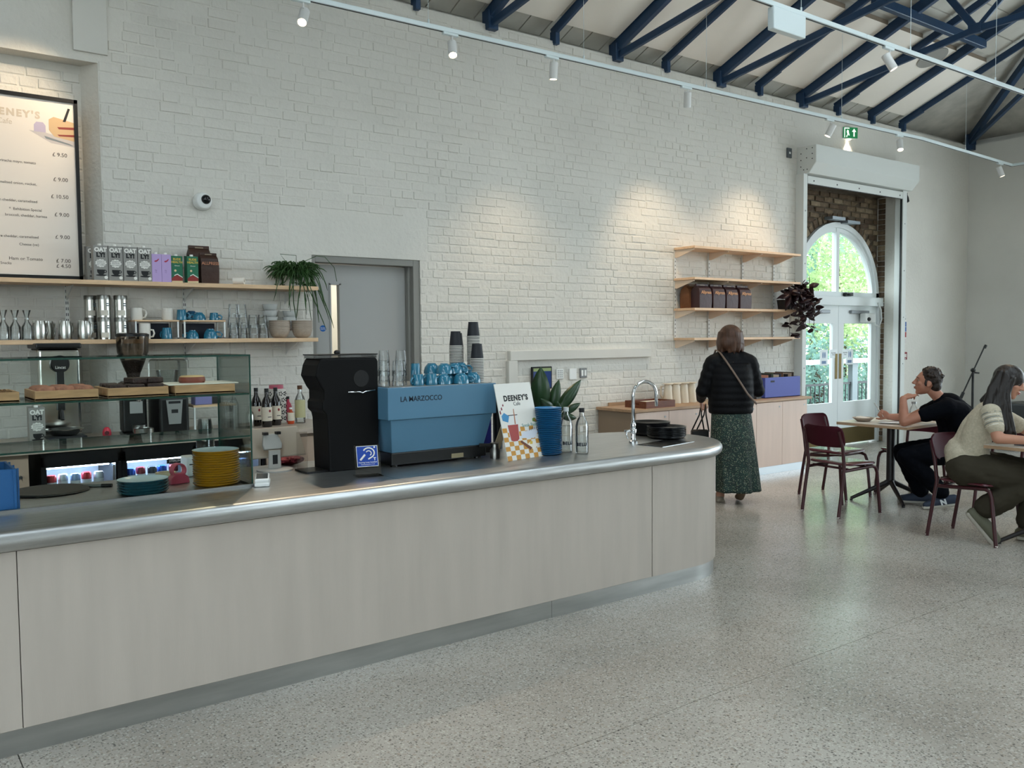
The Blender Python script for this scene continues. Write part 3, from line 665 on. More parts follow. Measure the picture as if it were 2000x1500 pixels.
# cartons
def carton(name, label, x, w, d, h, body, cap, group, y=6.45, prints=()):
    t = thing(name, label, 'carton', (x, y, ZU), 0, group)
    b = MB(); b.add([(sx * w / 2, y_, z_) for y_, z_ in ((0, 0), (d, 0), (d, h - .004), (0, h - .012)) for sx in (-1, 1)], [(0, 2, 3, 1), (2, 4, 5, 3), (4, 6, 7, 5), (6, 0, 1, 7), (0, 6, 4, 2), (1, 3, 5, 7)]); b.build('body', body, t)
    c = MB(); c.lathe([(.0125, 0), (.0125, .013), (.011, .015), (0, .015)], 14, (0, d * .42, h - .012)); c.build('cap', cap, t, smooth=40)
    return t
OATG = M('carton_grey', '8f8d88', .5, noise=(30, .06)); CAPW = M('cap_white', 'e8e6e0', .4)
def oat_prints(t, w, y=-.0006):
    text('print_name', 'OAT', .038, INKW, t, (0, y, .205), bold=.002, ext=.0003, sx=.98); text('print_name', 'LY!', .040, INK, t, (0, y, .170), bold=.0026, ext=.0003)
    bl = MB(); pts = [((.034 + .003 * math.cos(11 * a)) * math.cos(a), (.026 + .002 * math.cos(11 * a)) * math.sin(a) + .115) for a in [2 * math.pi * i / 66 for i in range(66)]]
    flat('print_badge', pts, INKW, t, y); text('print_badge_text', 'BARISTA\nEDITION\nOAT DRINK', .0125, MATS.get('print_greyc') or M('print_greyc', '6b6963', .6), t, (0, y - .0006, .115))
    cup = [(-.026, .072), (.026, .072)] + [(.026 * math.cos(R(-i * 15)), .066 + .03 * math.sin(R(-i * 15))) for i in range(1, 12)]
    flat('print_cup', cup, INK, t, y); flat('print_saucer', [(.034 * math.cos(R(20 * i)), .034 + .006 * math.sin(R(20 * i))) for i in range(18)], INK, t, y - .0003)
    flat('print_handle', [(.026 + .010 * math.cos(R(20 * i)), .060 + .010 * math.sin(R(20 * i))) for i in range(18)], INK, t, y - .0003); flat('print_handle_gap', [(.026 + .005 * math.cos(R(30 * i)), .060 + .005 * math.sin(R(30 * i))) for i in range(12)], OATG, t, y - .0008)
    flat('print_seal', [(.030 + .011 * math.cos(R(20 * i)), .020 + .011 * math.sin(R(20 * i))) for i in range(18)], INKW, t, y - .0006)
oatL = ['grey oat drink carton next to the menu board frame', 'second grey oat drink carton from the menu board', 'third grey oat drink carton from the menu board', 'grey oat drink carton touching the lilac cartons']
oat0 = carton('oat_drink_carton', oatL[0], 1.376, .09, .075, .245, OATG, CAPW, 'oat drink cartons on the top shelf'); oat_prints(oat0, .09)
for i in (1, 2, 3): dup(oat0, (1.376 + .0945 * i, 6.45, ZU), None, oatL[i])
dup(oat0, (1.36, 6.57, ZU), None, 'grey oat drink carton standing behind the front row', 'oat drink cartons on the top shelf')
LIL = M('carton_lilac', 'b79fd0', .5); PIR = M('print_pink_red', 'a8324c', .6)
for i in (0, 1):
    t = carton('lilac_carton', ['lilac drink carton touching the last oat carton', 'lilac drink carton touching the green cartons'][i], 1.738 + .066 * i, .064, .07, .205, LIL, CAPW, 'lilac cartons on the top shelf')
    flat('print_chilli', [(-.016, .142), (-.004, .138), (.008, .146), (.018, .160), (.012, .162), (.002, .152), (-.012, .148)], PIR, t, -.0006); text('print_text', '6g\n1L', .014, M('print_lilac_dark', '8a76a6', .6), t, (-.006, -.0006, .075))
GRN = M('carton_green', '1f6a4e', .5); YEL = M('print_yellow', 'c8b04a', .6)
for i in (0, 1):
    t = carton('green_carton', ['green drink carton half hidden beside the lilac ones', 'green drink carton in front of the coffee bag'][i], (1.882, 1.986)[i], .078, .07, .2, GRN, CAPW, 'green cartons on the top shelf', 6.45 + .02 * (1 - i))
    text('print_name', 'RUDE\nHEALTH', .021, YEL, t, (0, -.0006, .155), bold=.0008); text('print_kind', 'Almond', .011, INKW, t, (0, -.0006, .12))
    flat('print_cake', [(-.038, .012), (.038, .012), (.038, .032), (.0, .055), (-.02, .045), (-.038, .03)], M('print_cake', '8c2f2c', .6), t, -.0006); flat('print_stripe', [(-.02, .047), (.0, .057), (.038, .035), (.038, .040), (.002, .063), (-.02, .053)], INKW, t, -.001); flat('print_base', [(-.038, 0.002), (.038, .002), (.038, .014), (-.038, .012)], M('print_cream', 'd9c59a', .6), t, -.001)
    flat('print_nut', [(-.012 + .008 * math.cos(R(30 * k)), .085 + .008 * math.sin(R(30 * k))) for k in range(12)], M('print_cream', 'd9c59a', .6), t, -.0006)
def coffee_bag(label, x, y, z, w, d, h, col, txt, tcol, rz=0., group=None, tsize=None, side=None, fold=True):
    t = thing('coffee_bag', label, 'coffee bag', (x, y, z), rz, group)
    b = MB(); hb = h * .80; rg = random.Random(int(x * 1000)); vs = []; lv = [0, .02, .25, .5, .75, 1.]
    for q in lv:
        k = 1 + .05 * math.sin(q * 3.1); vs += [(sx * w / 2 * k, sy * d / 2 * k * (1 if q < 1 else .8), q * hb) for sx, sy in ((-1, -1), (0, -1.06), (1, -1), (1, 1), (0, 1.06), (-1, 1))]
    fs = []
    for i in range(len(lv) - 1): fs += [(i * 6 + k, i * 6 + (k + 1) % 6, (i + 1) * 6 + (k + 1) % 6, (i + 1) * 6 + k) for k in range(6)]
    fs += [tuple(reversed(range(6)))]
    o = len(vs); vs += [(-w / 2 * .98, -.006, h * .93), (w / 2 * .98, -.006, h * .93), (w / 2 * .98, .006, h * .93), (-w / 2 * .98, .006, h * .93)]
    l = 30; fs += [(l, l + 1, l + 2, o + 1, o), (l + 2, l + 3, o + 2, o + 1), (l + 3, l + 4, l + 5, o + 3, o + 2), (l + 5, l, o, o + 3), (o, o + 1, o + 2, o + 3)]
    b.add(vs, fs); b.build('bag', col, t, smooth=35)
    if fold:
        f = MB(); f.box(-w / 2, w / 2, -.014, .012, h * .91, h * 1.0); f.build('folded_top', col, t, bevel=.004)
        tn = MB(); tn.box(-w * .2, w * .2, -.016, -.013, h * .93, h * .96); tn.build('tin_tie', M('tin_tie', '8b7a66', .5), t)
    if txt: text('print_name', txt, tsize or w * .21, tcol, t, (0, -d / 2 * 1.12 - .004, hb * .80), bold=.0006)
    return t
CBAG = M('bag_brown', '3b2419', .5, noise=(8, .2), bump=(22, .5, .01)); CPR = M('print_copper', 'b4795a', .5)
coffee_bag('dark brown coffee bag at the front, last on the top shelf', 2.115, 6.515, ZU, .125, .10, .225, CBAG, 'ALLPRESS', CPR, 0, 'coffee bags on the top shelf', .03)
coffee_bag('taller dark brown coffee bag standing behind the front one', 2.085, 6.625, ZU, .15, .10, .285, CBAG, 'ALLPRESS', CPR, 0, 'coffee bags on the top shelf', .034)
rl2 = thing('paper_roll', 'small white till roll lying on the top shelf', 'paper roll', (2.325, 6.465, ZU + .026), 0)
k = MB(); k.lathe([(.011, -.04), (.026, -.04), (.026, .04), (.011, .04)], 24, close=True); k.build('roll', M('paper_white', 'efe6da', .8), rl2, smooth=40, rot=(R(90), 0, R(55)))
# hanging plant
pt = thing('trailing_plant', 'bushy green trailing plant hanging over the end of the top shelf', 'plant', (2.80, 6.575, ZU), 0)
k = MB(); k.lathe([(.065, 0), (.085, .10), (.08, .10), (.075, .085), (0, .085)], 20); k.build('pot', M('pot_white', 'c9c7c0', .6), pt, smooth=40)
STR = M('rhipsalis_green', '2f4f22', .6, noise=(9, .35)); k = MB(); rg = random.Random(3)
for i in range(620):
    a = rg.uniform(0, 2 * math.pi); r0 = rg.uniform(0, .06); p = Vector((r0 * math.cos(a), r0 * math.sin(a), .085)); out = rg.uniform(.5, 1.); hang = rg.random() < .38
    a2 = a if not hang else rg.gauss(-.75, .9)
    if i < 120: a2 = rg.gauss(R(-60), .8); hang = i < 60
    if i > 200: hang = False; r0 = rg.uniform(0, .10); p = Vector((r0 * math.cos(a), r0 * math.sin(a), .085)); a2 = a
    v = Vector((math.cos(a2) * out, math.sin(a2) * out, rg.uniform(.7, 1.7))) * (.034 if i <= 200 else .040); path = [p]; n = rg.randint(8, 13) if hang else 6
    for s_ in range(n):
        v = v + Vector((rg.gauss(0, .006), rg.gauss(0, .006), -.016 if s_ > 1 else -.004)); v *= .90
        q = path[-1] + v * .75
        if q.z < .012 and q.y > -.15 and -.3 < q.x < .11: q.z = .012 + rg.random() * .02
        if q.y > .12: q.y = .12
        path.append(q)
    k.tube(path, [.0038] * (len(path) - 1) + [.0014], n=4)
k.build('foliage', STR, pt, smooth=180)
k = MB()
for sx in (-1, 1):
    k.tube([(sx * .02, 0, .1), (sx * .08, -.03, .20), (sx * .15 + .02, -.06, .245), (.12 + sx * .12, -.06, .24), (.16 + sx * .16, -.06, .16), (.18 + sx * .16, -.06, .05)], .0025, n=5)
k.build('long_stem', STR, pt, smooth=180)
# lower shelf ---------------------------------------------------------
TIN = M('tin_silver', 'b9b9b4', .22, 1.); TINL = M('tin_label', 'd8d2c4', .6); TINP = M('tin_print', '54656b', .6)
def tin(label, x, y, z, group='silver tins on the lower shelf'):
    t = thing('tea_tin', label, 'tin', (x, y, z), 0, group)
    k = MB(); k.lathe([(.0425, 0), (.0425, .126), (.040, .128), (.040, .132)], 28); k.build('body', TIN, t, smooth=40)
    k = MB(); k.lathe([(.0445, .122), (.0445, .148), (.042, .152), (0, .152)], 28); k.build('lid', M('tin_lid', '8d8d88', .35, 1.), t, smooth=40)
    k = MB(); n = 10; vs = [(.0431 * math.cos(R(-128 + 7.5 * i)), .0431 * math.sin(R(-128 + 7.5 * i)), zz) for zz in (.012, .048) for i in range(n)]; k.add(vs, [(i, i + 1, n + i + 1, n + i) for i in range(n - 1)]); k.build('paper_label', TINL, t)
    for q in (.094, .080): k = MB(); vs = [(.0432 * math.cos(R(a)), .0432 * math.sin(R(a)), zz) for zz in (q - .004, q + .004) for a in (-80, -66, -52)]; k.add(vs, [(0, 1, 4, 3), (1, 2, 5, 4)]); k.build('print_mark', TINP, t)
    return t
for lab, x, y, z in (('lower silver tea tin next to the steel jugs', 1.408, 6.56, ZL), ('upper silver tea tin stacked next to the steel jugs', 1.408, 6.56, ZL + .1525), ('lower silver tea tin beside the white mugs', 1.515, 6.55, ZL), ('upper silver tea tin stacked beside the white mugs', 1.515, 6.55, ZL + .1525), ('lower silver tea tin standing behind against the wall', 1.345, 6.655, ZL), ('upper silver tea tin stacked behind against the wall', 1.345, 6.655, ZL + .1525)): tin(lab, x, y, z)
def jug(label, x, y, z, r=.042, h=.125, group='steel milk jugs on the lower shelf'):
    t = thing('milk_jug', label, 'jug', (x, y, z), R(35), group)
    k = MB(); k.lathe([(r * .96, 0), (r, .01), (r, h * .7), (r * .86, h), (r * .83, h), (r * .96, h * .7), (r * .95, .006), (0, .006)], 24); k.build('body', TIN, t, smooth=50)
    k = MB(); k.tube([(r * .9, 0, h * .92), (r * 1.5, 0, h * .86), (r * 1.6, 0, h * .5), (r * 1.3, 0, h * .2), (r * .97, 0, h * .18)], .005, n=6, flat=1.6); k.build('handle', TIN, t, smooth=180)
    k = MB(); k.prism([(-r * .6, -.014), (-r * 1.08, 0), (-r * .6, .014)], h * .9, h + .006); k.build('spout', TIN, t)
    return t
for lab, x, y in (('steel milk jug, first after the glass carafes', 1.0, 6.52), ('steel milk jug close behind the first', 1.06, 6.60), ('steel milk jug in the middle of the row', 1.155, 6.52), ('steel milk jug nearest the tea tins', 1.268, 6.50)): jug(lab, x, y, ZL)
for i, x in enumerate((.70, .795, .862, .93)):
    t = thing('glass_carafe', ['glass carafe at the frame edge', 'glass carafe, next from the frame edge', 'glass carafe in the middle of the row', 'glass carafe nearest the steel jugs'][i] + ' on the lower shelf', 'carafe', (x, 6.52, ZL), 0, 'glass carafes on the lower shelf')
    k = MB(); k.lathe([(.031, 0), (.033, .01), (.033, .085), (.013, .12), (.012, .15), (.026, .195), (.0245, .195), (.0105, .15), (.0115, .12), (.031, .084), (.031, .008), (0, .008)], 20); k.build('glass', DRINK, t, smooth=60)
MUGW = M('mug_white', 'd9d5cc', .35); CUPB = M('cup_blue', '2a6f8a', .18, noise=(6, .08), coat=.5)
def mug(name, label, x, y, z, mat, r=.04, h=.085, rz=0., cat='mug', group=None, lid=False):
    t = thing(name, label, cat, (x, y, z), rz, group)
    k = MB(); k.lathe([(r * .93, 0), (r, .008), (r, h), (r * .92, h), (r * .92, .01), (0, .01)], 24); k.build('cup', mat, t, smooth=45)
    k = MB(); k.tube([(r * .96, 0, h * .82), (r * 1.45, 0, h * .80), (r * 1.62, 0, h * .5), (r * 1.4, 0, h * .22), (r * .96, 0, h * .2)], .0048, n=6, flat=1.4); k.build('handle', mat, t, smooth=180)
    if lid: k = MB(); k.lathe([(r * 1.0, h), (r * 1.0, h + .03), (r * .9, h + .034), (0, h + .034)], 24); k.build('lid', mat, t, smooth=40)
    return t
def upcup(label, x, y, z, mat=CUPB, r=.046, h=.058, rz=0., group='blue cups', name='coffee_cup', straight=False):
    """a cup standing on its rim"""
    t = thing(name, label, 'cup', (x, y, z), rz, group)
    k = MB()
    if straight: k.lathe([(r * .98, 0), (r, .004), (r * .84, h * .96), (r * .78, h), (0, h)], 24)
    else: k.lathe([(r, 0), (r * .99, h * .25), (r * .86, h * .62), (r * .58, h * .90), (r * .5, h * .93), (r * .5, h), (r * .42, h), (r * .40, h * .96), (0, h * .96)], 24)
    k.build('bowl', mat, t, smooth=50)
    k = MB(); k.tube([(r * .92, 0, h * .22), (r * 1.5, 0, h * .16), (r * 1.66, 0, h * .42), (r * 1.35, 0, h * .66), (r * .8, 0, h * .68)], .0042, n=6, flat=1.5); k.build('handle', mat, t, smooth=180)
    return t
def riser(label, x0, x1):
    t = thing('cup_riser', label, 'riser', ((x0 + x1) / 2, 6.56, ZL), 0, 'wooden cup risers'); w = (x1 - x0) / 2; h = .135
    k = MB(); k.box(-w, w, -.08, .10, h - .012, h); k.build('board', BIRCH, t, bevel=.0015, seg=1)
    for sx in (-1, 1):
        k = MB(); q = w - .008
        k.box(sx * q - .005, sx * q + .005, -.078, -.066, 0, h - .012); k.box(sx * q - .005, sx * q + .005, .086, .098, 0, h - .012); k.box(sx * q - .005, sx * q + .005, -.078, .098, 0, .01); k.build('leg_frame', WHITE, t)
    return t
riser('wooden riser with white legs beside the tea tins', 1.588, 1.89); riser('wooden riser with white legs nearest the glasses', 1.92, 2.225); ZR = ZL + .135
mug('white_mug', 'white mug resting between the tins and the first riser top', 1.625, 6.575, ZR, MUGW, rz=R(-20)); mug('white_mug', 'white mug on the first riser near its far end', 1.835, 6.57, ZR, MUGW, rz=R(60)); mug('white_mug', 'lidded white mug under the first wooden riser', 1.665, 6.53, ZL, MUGW, .039, .08, R(-25), lid=True)
upcup('straight blue cup upturned on the gap between the two risers', 1.925, 6.54, ZR, r=.036, h=.075, rz=R(-25), straight=True, group='blue cups on the risers'); upcup('round blue cup upturned in the middle of the second riser', 2.045, 6.53, ZR, r=.048, rz=R(190), group='blue cups on the risers'); upcup('small blue cup upturned at the end of the second riser', 2.155, 6.53, ZR, r=.034, h=.055, rz=R(-20), straight=True, group='blue cups on the risers'); upcup('dark blue cup lying behind on the second riser', 2.02, 6.62, ZR, r=.05, h=.07, mat=M('cup_navy', '1c4a66', .25), group='blue cups on the risers')
upcup('blue tumbler cup under the first riser', 1.812, 6.52, ZL, r=.037, h=.08, straight=True, rz=R(120), group='blue cups under the risers'); upcup('round blue cup under the second riser, nearer the first', 1.993, 6.52, ZL, r=.045, h=.062, rz=R(190), group='blue cups under the risers'); upcup('larger round blue cup under the second riser, nearer the glasses', 2.122, 6.52, ZL, r=.05, h=.072, rz=R(-15), group='blue cups under the risers')
NAVY = M('box_navy', '0c1526', .5)
for i, x in enumerate((1.74, 2.07)):
    k = MB(); k.box(-.11, .11, -.03, .03, 0, .112); o = tag(k.build('navy_box', NAVY, None, bevel=.004), ['dark navy box at the back under the first riser', 'dark navy box at the back under the second riser'][i], 'box', 'navy boxes under the risers'); o.location = (x, 6.625, ZL)
def tumbler(label, x, y, z, r=.038, h=.10, group='glasses', inv=True):
    t = thing('tumbler_glass', label, 'glass', (x, y, z), 0, group); k = MB()
    pr_ = [(r, 0), (r * .98, h * .3), (r * .8, h), (r * .74, h), (0, h * .98)] if inv else [(0, .006), (r * .78, .006), (r * .94, h), (r, h), (r * .82, 0), (0, 0)]
    k.lathe(pr_, 18); k.build('glass', DRINK, t, smooth=50)
    k = MB(); k.lathe([(r * .98, h * .28), (r * 1.03, h * .30), (r * .97, h * .32)], 18, cap=False); k.build('rim_band', DRINK, t, smooth=50); return t
ii = 0
for x, n in ((2.30, 3), (2.372, 3), (2.455, 2), (2.53, 2)):
    for j in range(n):
        tumbler('clear glass tumbler, %s of the %s stack past the risers' % (['lowest', 'middle' if n == 3 else 'top', 'top'][j], ['first', 'second', 'third', 'fourth'][[2.30, 2.372, 2.455, 2.53].index(x)]), x, 6.53 + .02 * (ii % 2), ZL + .078 * j, .038, .10, 'stacked tumblers on the lower shelf'); ii += 1
for i, x in enumerate((2.335, 2.42)): tumbler('clear glass tumbler standing behind the %s stack' % ['first', 'third'][i], x, 6.62, ZL, .038, .12, 'stacked tumblers on the lower shelf')
BOWL = M('bowl_speckled', 'a89a8b', .45, noise=(60, .12)); BOWLW = M('bowl_white', 'c9cbc8', .35)
def bowl(name, label, x, y, z, r, h, mat, group):
    t = thing(name, label, 'bowl', (x, y, z), 0, group); k = MB(); k.lathe([(r * .5, 0), (r * .8, h * .25), (r * .95, h * .7), (r * .97, h * .9), (r * 1.02, h * .93), (r * 1.02, h), (r * .96, h), (r * .9, h * .65), (r * .6, h * .2), (0, h * .12)], 28); k.build('bowl', mat, t, smooth=50); return t
for s_, x in enumerate((2.667, 2.852)):
    for j in range(5): bowl('stone_bowl', '%s speckled bowl of the stack %s' % (['lowest', 'second', 'third', 'fourth', 'top'][j], ['beside the glasses', 'at the very end of the shelf'][s_]), x, 6.55, ZL + .0145 * j, .080, .078, BOWL, 'speckled bowls on the lower shelf')
for s_, (x, y, n) in enumerate(((2.635, 6.655, 4), (2.80, 6.66, 3))):
    for j in range(n): bowl('white_bowl', '%s white bowl of the stack behind the %s speckled bowls' % (['lowest', 'second', 'third', 'top'][j], ['first', 'last'][s_]), x, y, ZL + .13 + .024 * j if False else ZL + .06 + .05 * j, .058, .055, BOWLW, 'white bowls at the wall')
# dome camera
t = thing('dome_camera', 'white dome security camera on the brick wall', 'camera', (2.145, YW - .008, 2.60), 0)
k = MB(); k.lathe([(.066, 0), (.066, .03), (.058, .06), (.05, .066), (0, .066)], 32); k.build('housing', WHITE, t, smooth=40, rot=(R(90), 0, 0)); k = MB(); k.ell((0, 0, .062), (.036, .036, .036), 24, 12); k.build('dome', M('dome_dark', '15171a', .06), t, smooth=180, rot=(R(80), 0, R(12)))
# panels and switches in the blocked opening
t = thing('wall_tablet', 'small dark tablet screen mounted on the white brick wall', 'tablet', (5.38, YW - .03, 1.17), 0)
k = MB(); k.box(-.125, .125, -.012, .012, -.11, .11); k.build('case', BLACK, t, bevel=.006); k = MB(); k.box(-.11, .11, -.0126, -.011, -.095, .095); k.build('screen', M('screen_photo', '1d2f5a', .2, emit=('1a2b55', .5)), t); k = MB(); k.box(-.11, .11, -.0130, -.012, .065, .095); k.build('screen_bar', M('screen_green', '8ea06a', .4), t)
for i, (x, z0, nm) in enumerate(((5.625, 1.20, 'white wall keypad with rows of buttons'), (5.79, 1.195, 'plain white thermostat box on the brick wall'), (5.937, 1.20, 'grey framed wall socket with white inserts'))):
    t = thing(['wall_keypad', 'thermostat', 'wall_socket'][i], nm, ['keypad', 'thermostat', 'socket'][i], (x, YW - .006, z0)); k = MB(); k.box(-.046, .046, -.022 if i == 1 else -.014, 0, -.056 if i == 1 else -.049, .056 if i == 1 else .049); k.build('plate', [WHITE, WHITE, M('socket_grey', '6f7274', .4)][i], t, bevel=.004)
    if i == 0:
        for a in range(3):
            for b_ in range(4): k = MB(); k.box(-.03 + a * .024, -.018 + a * .024, -.017, -.013, -.034 + b_ * .02, -.022 + b_ * .02); k.build('button', M('button_grey', 'a9abab', .5), t)
    if i == 2:
        for a in (-1, 1): k = MB(); k.box(a * .02 - .013, a * .02 + .013, -.018, -.013, -.03, .03); k.build('insert', WHITE, t, bevel=.002)
# ---------------------------------------------------------------- back bar below the shelves
ZB = .92; YB0 = 5.97
BT = M('backbar_top', 'b9aa9b', .35, noise=(4, .05))
t = tag(thing('back_worktop', 'pale stone worktop running under the wall shelves', 'worktop', (0, 0, 0)))
k = MB(); k.box(-1.5, 2.96, YB0, YW - .012, ZB - .035, ZB); k.build('slab', BT, t, bevel=.003, seg=1)
CABP = M('cabinet_cream', 'b7a08c', .55)
def cab(label, x0, x1):
    c = thing('base_cabinet', label, 'cabinet', (x0, YB0 + .03, 0), 0, 'cabinets under the back worktop'); w = x1 - x0
    k = MB(); k.box(0, w, .02, .60, .1, ZB - .037); k.build('carcass', M('cab_edge', '8f7d6d', .6), c); k = MB(); k.box(.004, w - .004, 0, .019, .1, ZB - .06); d = k.build('door', CABP, c, bevel=.002, seg=1); k = MB(); k.cyl((w - .05, 0, .75), (w - .05, -.02, .75), .01); k.build('knob', STEEL, d, smooth=40)
    k = MB(); k.box(0, w, .05, .6, 0, .1); k.build('plinth', DARK, c); return c
cab('cream base cabinet by the blue crate at the frame edge', .25, .84); cab('cream base cabinet out of sight behind the crate', -.35, .245); cab('cream base cabinet under the syrup bottles', 2.32, 2.94)
FRB = M('fridge_black', '0d0e10', .35); LED = M('fridge_glow', 'cfe0ff', .5, emit=('bcd4ff', 3.5))
CANC = [M('can_%d' % i, c, .25, .4) for i, c in enumerate(('b8323a', '2c55b8', 'c9cdd6', '7a2a34', '8ea2c8', '30343e'))]
def fridge(label, x0, x1, seed):
    c = thing('bottle_fridge', label, 'fridge', (x0, YB0 + .03, 0), 0, 'undercounter fridges'); w = x1 - x0; rg = random.Random(seed)
    k = MB(); k.box(0, .03, 0, .58, .08, ZB - .037); k.box(w - .03, w, 0, .58, .08, ZB - .037); k.box(.03, w - .03, .55, .58, .08, ZB - .037); k.box(.03, w - .03, 0, .58, .79, ZB - .037); k.box(0, w, .02, .58, 0, .10); k.build('case', FRB, c, bevel=.003, seg=1)
    k = MB(); k.box(.032, w - .032, .50, .548, .12, .785); k.build('lit_back', M('fridge_liner', 'dfe6f2', .4), c)
    k = MB(); k.box(.05, w - .05, .10, .14, .770, .786); k.build('led_strip', M('led_strip', 'ffffff', .4, emit=('c8dcff', 60.)), c)
    for z in (.61, .30):
        k = MB(); k.box(.032, w - .032, .04, .5, z - .008, z); k.build('wire_shelf', M('shelf_white', 'cfd6e0', .4), c)
    k = MB(); k.box(.03, w - .03, .004, .010, .10, .79); k.build('glass_door', PANE, c); k = MB(); k.box(0.0, .02, -.012, .006, .1, .86); k.box(w - .02, w, -.012, .006, .1, .86); k.box(0, w, -.012, .006, .80, .88); k.build('door_frame', FRB, c)
    k = MB(); k.cyl((w - .05, -.03, .60), (w - .05, -.03, .78), .008); k.build('handle', STEEL, c, smooth=40)
    cans = []
    n = int((w - .09) / .068)
    for i in range(n):
        x = x0 + .07 + i * .068; t = thing('drink_can', ['red', 'blue', 'silver', 'maroon', 'pale blue', 'black'][(i * 2 + seed) % 6] + ' drink can number %s along the lit fridge %s' % (['one', 'two', 'three', 'four', 'five', 'six', 'seven', 'eight', 'nine', 'ten'][i], ['by the cabinet', 'under the grinder', 'under the blender'][seed]), 'can', (x, YB0 + .11 + .02 * (i % 2), .611), 0, 'cans in the fridges')
        k = MB(); k.lathe([(.024, 0), (.030, .008), (.030, .112), (.025, .122), (.024, .122), (0, .118)], 16); k.build('can', CANC[(i * 2 + seed) % 6], t, smooth=50); k = MB(); k.lathe([(.0302, .04), (.0302, .08)], 16, cap=False); k.build('band', M('can_band', 'd8d8de', .4), t, smooth=50)
fridge('black bottle fridge next to the cream cabinet', .90, 1.36, 0); fridge('black bottle fridge in the middle under the grinder', 1.365, 1.83, 1); fridge('black bottle fridge under the wooden rack', 1.835, 2.31, 2)
pl = MB(); pl.box(1.64, 1.80, YB0 + .012, YB0 + .018, .755, .785); o = tag(pl.build('fridge_sign', BLACK), 'small black sign with white letters on the fridge', 'sign'); text('sign_print', 'STERLING PRO', .02, INKW, o, (1.72, YB0 + .0115, .77))
# water boiler
t = thing('water_boiler', 'polished steel water boiler with a round black badge', 'water boiler', (1.08, 6.49, ZB), 0)
k = MB(); k.box(-.125, .125, -.16, .16, .03, .60); k.build('body', M('boiler_chrome', 'bdbcb6', .14, 1., noise=(3, .05)), t, bevel=.02, seg=4); k = MB(); k.box(-.135, .135, -.17, .17, .60, .635); k.build('lid', BLACK, t, bevel=.01)
k = MB(); k.box(-.022, .022, -.19, -.155, .20, .52); k.build('black_strip', BLACK, t, bevel=.004); k = MB(); k.lathe([(.056, 0), (.056, .028), (.05, .034), (0, .034)], 32); b_ = k.build('badge', BLACK, t, smooth=40, loc=(-.0, -.16, .50), rot=(R(90), 0, 0)); text('badge_print', 'Lincat', .026, INKW, b_, (0, -.022, .0345), (0, 0, 0)); k = MB(); k.cyl((0, -.18, .20), (0, -.21, .14), .012); k.build('spout', BLACK, t, smooth=40); k = MB(); k.box(-.11, .11, -.22, .14, 0, .03); k.build('drip_tray', DARK, t)
# scales with pan, oat carton, clock
t = thing('kitchen_scale', 'digital scale carrying a round metal pan', 'scale', (1.06, 6.12, ZB), 0)
k = MB(); k.box(-.09, .09, -.10, .10, 0, .045); k.build('body', M('scale_steel', 'b9bab6', .3, .9), t, bevel=.006); k = MB(); k.box(-.03, .03, -.1015, -.1, .012, .032); k.build('display', INK, t); k = MB(); k.box(-.11, .11, -.11, .11, .045, .055); k.build('platform', DARK, t); k = MB(); k.lathe([(.07, .056), (.11, .095), (.112, .098), (.105, .095), (.066, .06), (0, .06)], 28); k.build('pan', TIN, t, smooth=50)
o_ = dup(oat0, (.915, 6.16, ZB), None, 'grey oat drink carton alone on the back worktop', 'oat cartons on the worktop')
t = thing('kitchen_timer', 'small red kitchen timer on the back worktop', 'timer', (1.325, 6.2, ZB), 0); k = MB(); k.ell((0, 0, .042), (.028, .02, .042), 18, 12); k.build('body', M('timer_red', 'c22a40', .3), t, smooth=180); k = MB(); k.lathe([(.014, 0), (.014, .003), (0, .003)], 16); k.build('dial', M('dial_dark', '5a2028', .5), t, loc=(-.004, -.019, .045), rot=(R(90), 0, 0))
# grinder with hopper
t = thing('coffee_grinder', 'black coffee grinder with a tall clear bean hopper', 'grinder', (1.535, 6.34, ZB), R(-8))
k = MB(); k.box(-.09, .10, -.13, .12, 0, .025); k.prism([(-.075, -.02), (.075, -.02), (.085, .13), (-.085, .13)], .025, .30); k.prism([(-.07, -.11), (.07, -.11), (.08, .12), (-.08, .12)], .27, .37); k.build('body', BLACK, t, bevel=.012)
k = MB(); k.lathe([(.035, .37), (.04, .42), (.052, .44), (.1, .57), (.105, .68), (.102, .68), (.097, .575), (.05, .45), (.035, .43)], 28, cap=False); k.build('hopper', thin_glass('hopper_plastic', (.80, .76, .72), .3, .08, .8), t, smooth=50); k = MB(); k.lathe([(.107, .675), (.108, .69), (.09, .697), (0, .70)], 28); k.build('hopper_lid', BLACK, t, smooth=40); k = MB(); k.lathe([(.034, .375), (.05, .447), (.075, .51), (0, .52)], 24); k.build('beans', M('coffee_beans', '2a1a12', .6, bump=(90, 1., .02)), t, smooth=60)
k = MB(); k.lathe([(.035, 0), (.03, .03), (.012, .07)], 18); k.build('dosing_cone', CHROME, t, smooth=40, loc=(.02, -.10, .30), rot=(R(180), 0, 0)); k = MB(); k.box(-.04, .04, -.114, -.11, .16, .24); k.build('control_panel', M('panel_grey', '9a9a98', .4), t); k = MB(); k.lathe([(.045, 0), (.045, .05), (.03, .055), (0, .055)], 20); k.build('portafilter_cup', M('steel_dull', '7b7a76', .3, 1.), t, smooth=40, loc=(.02, -.09, .03))
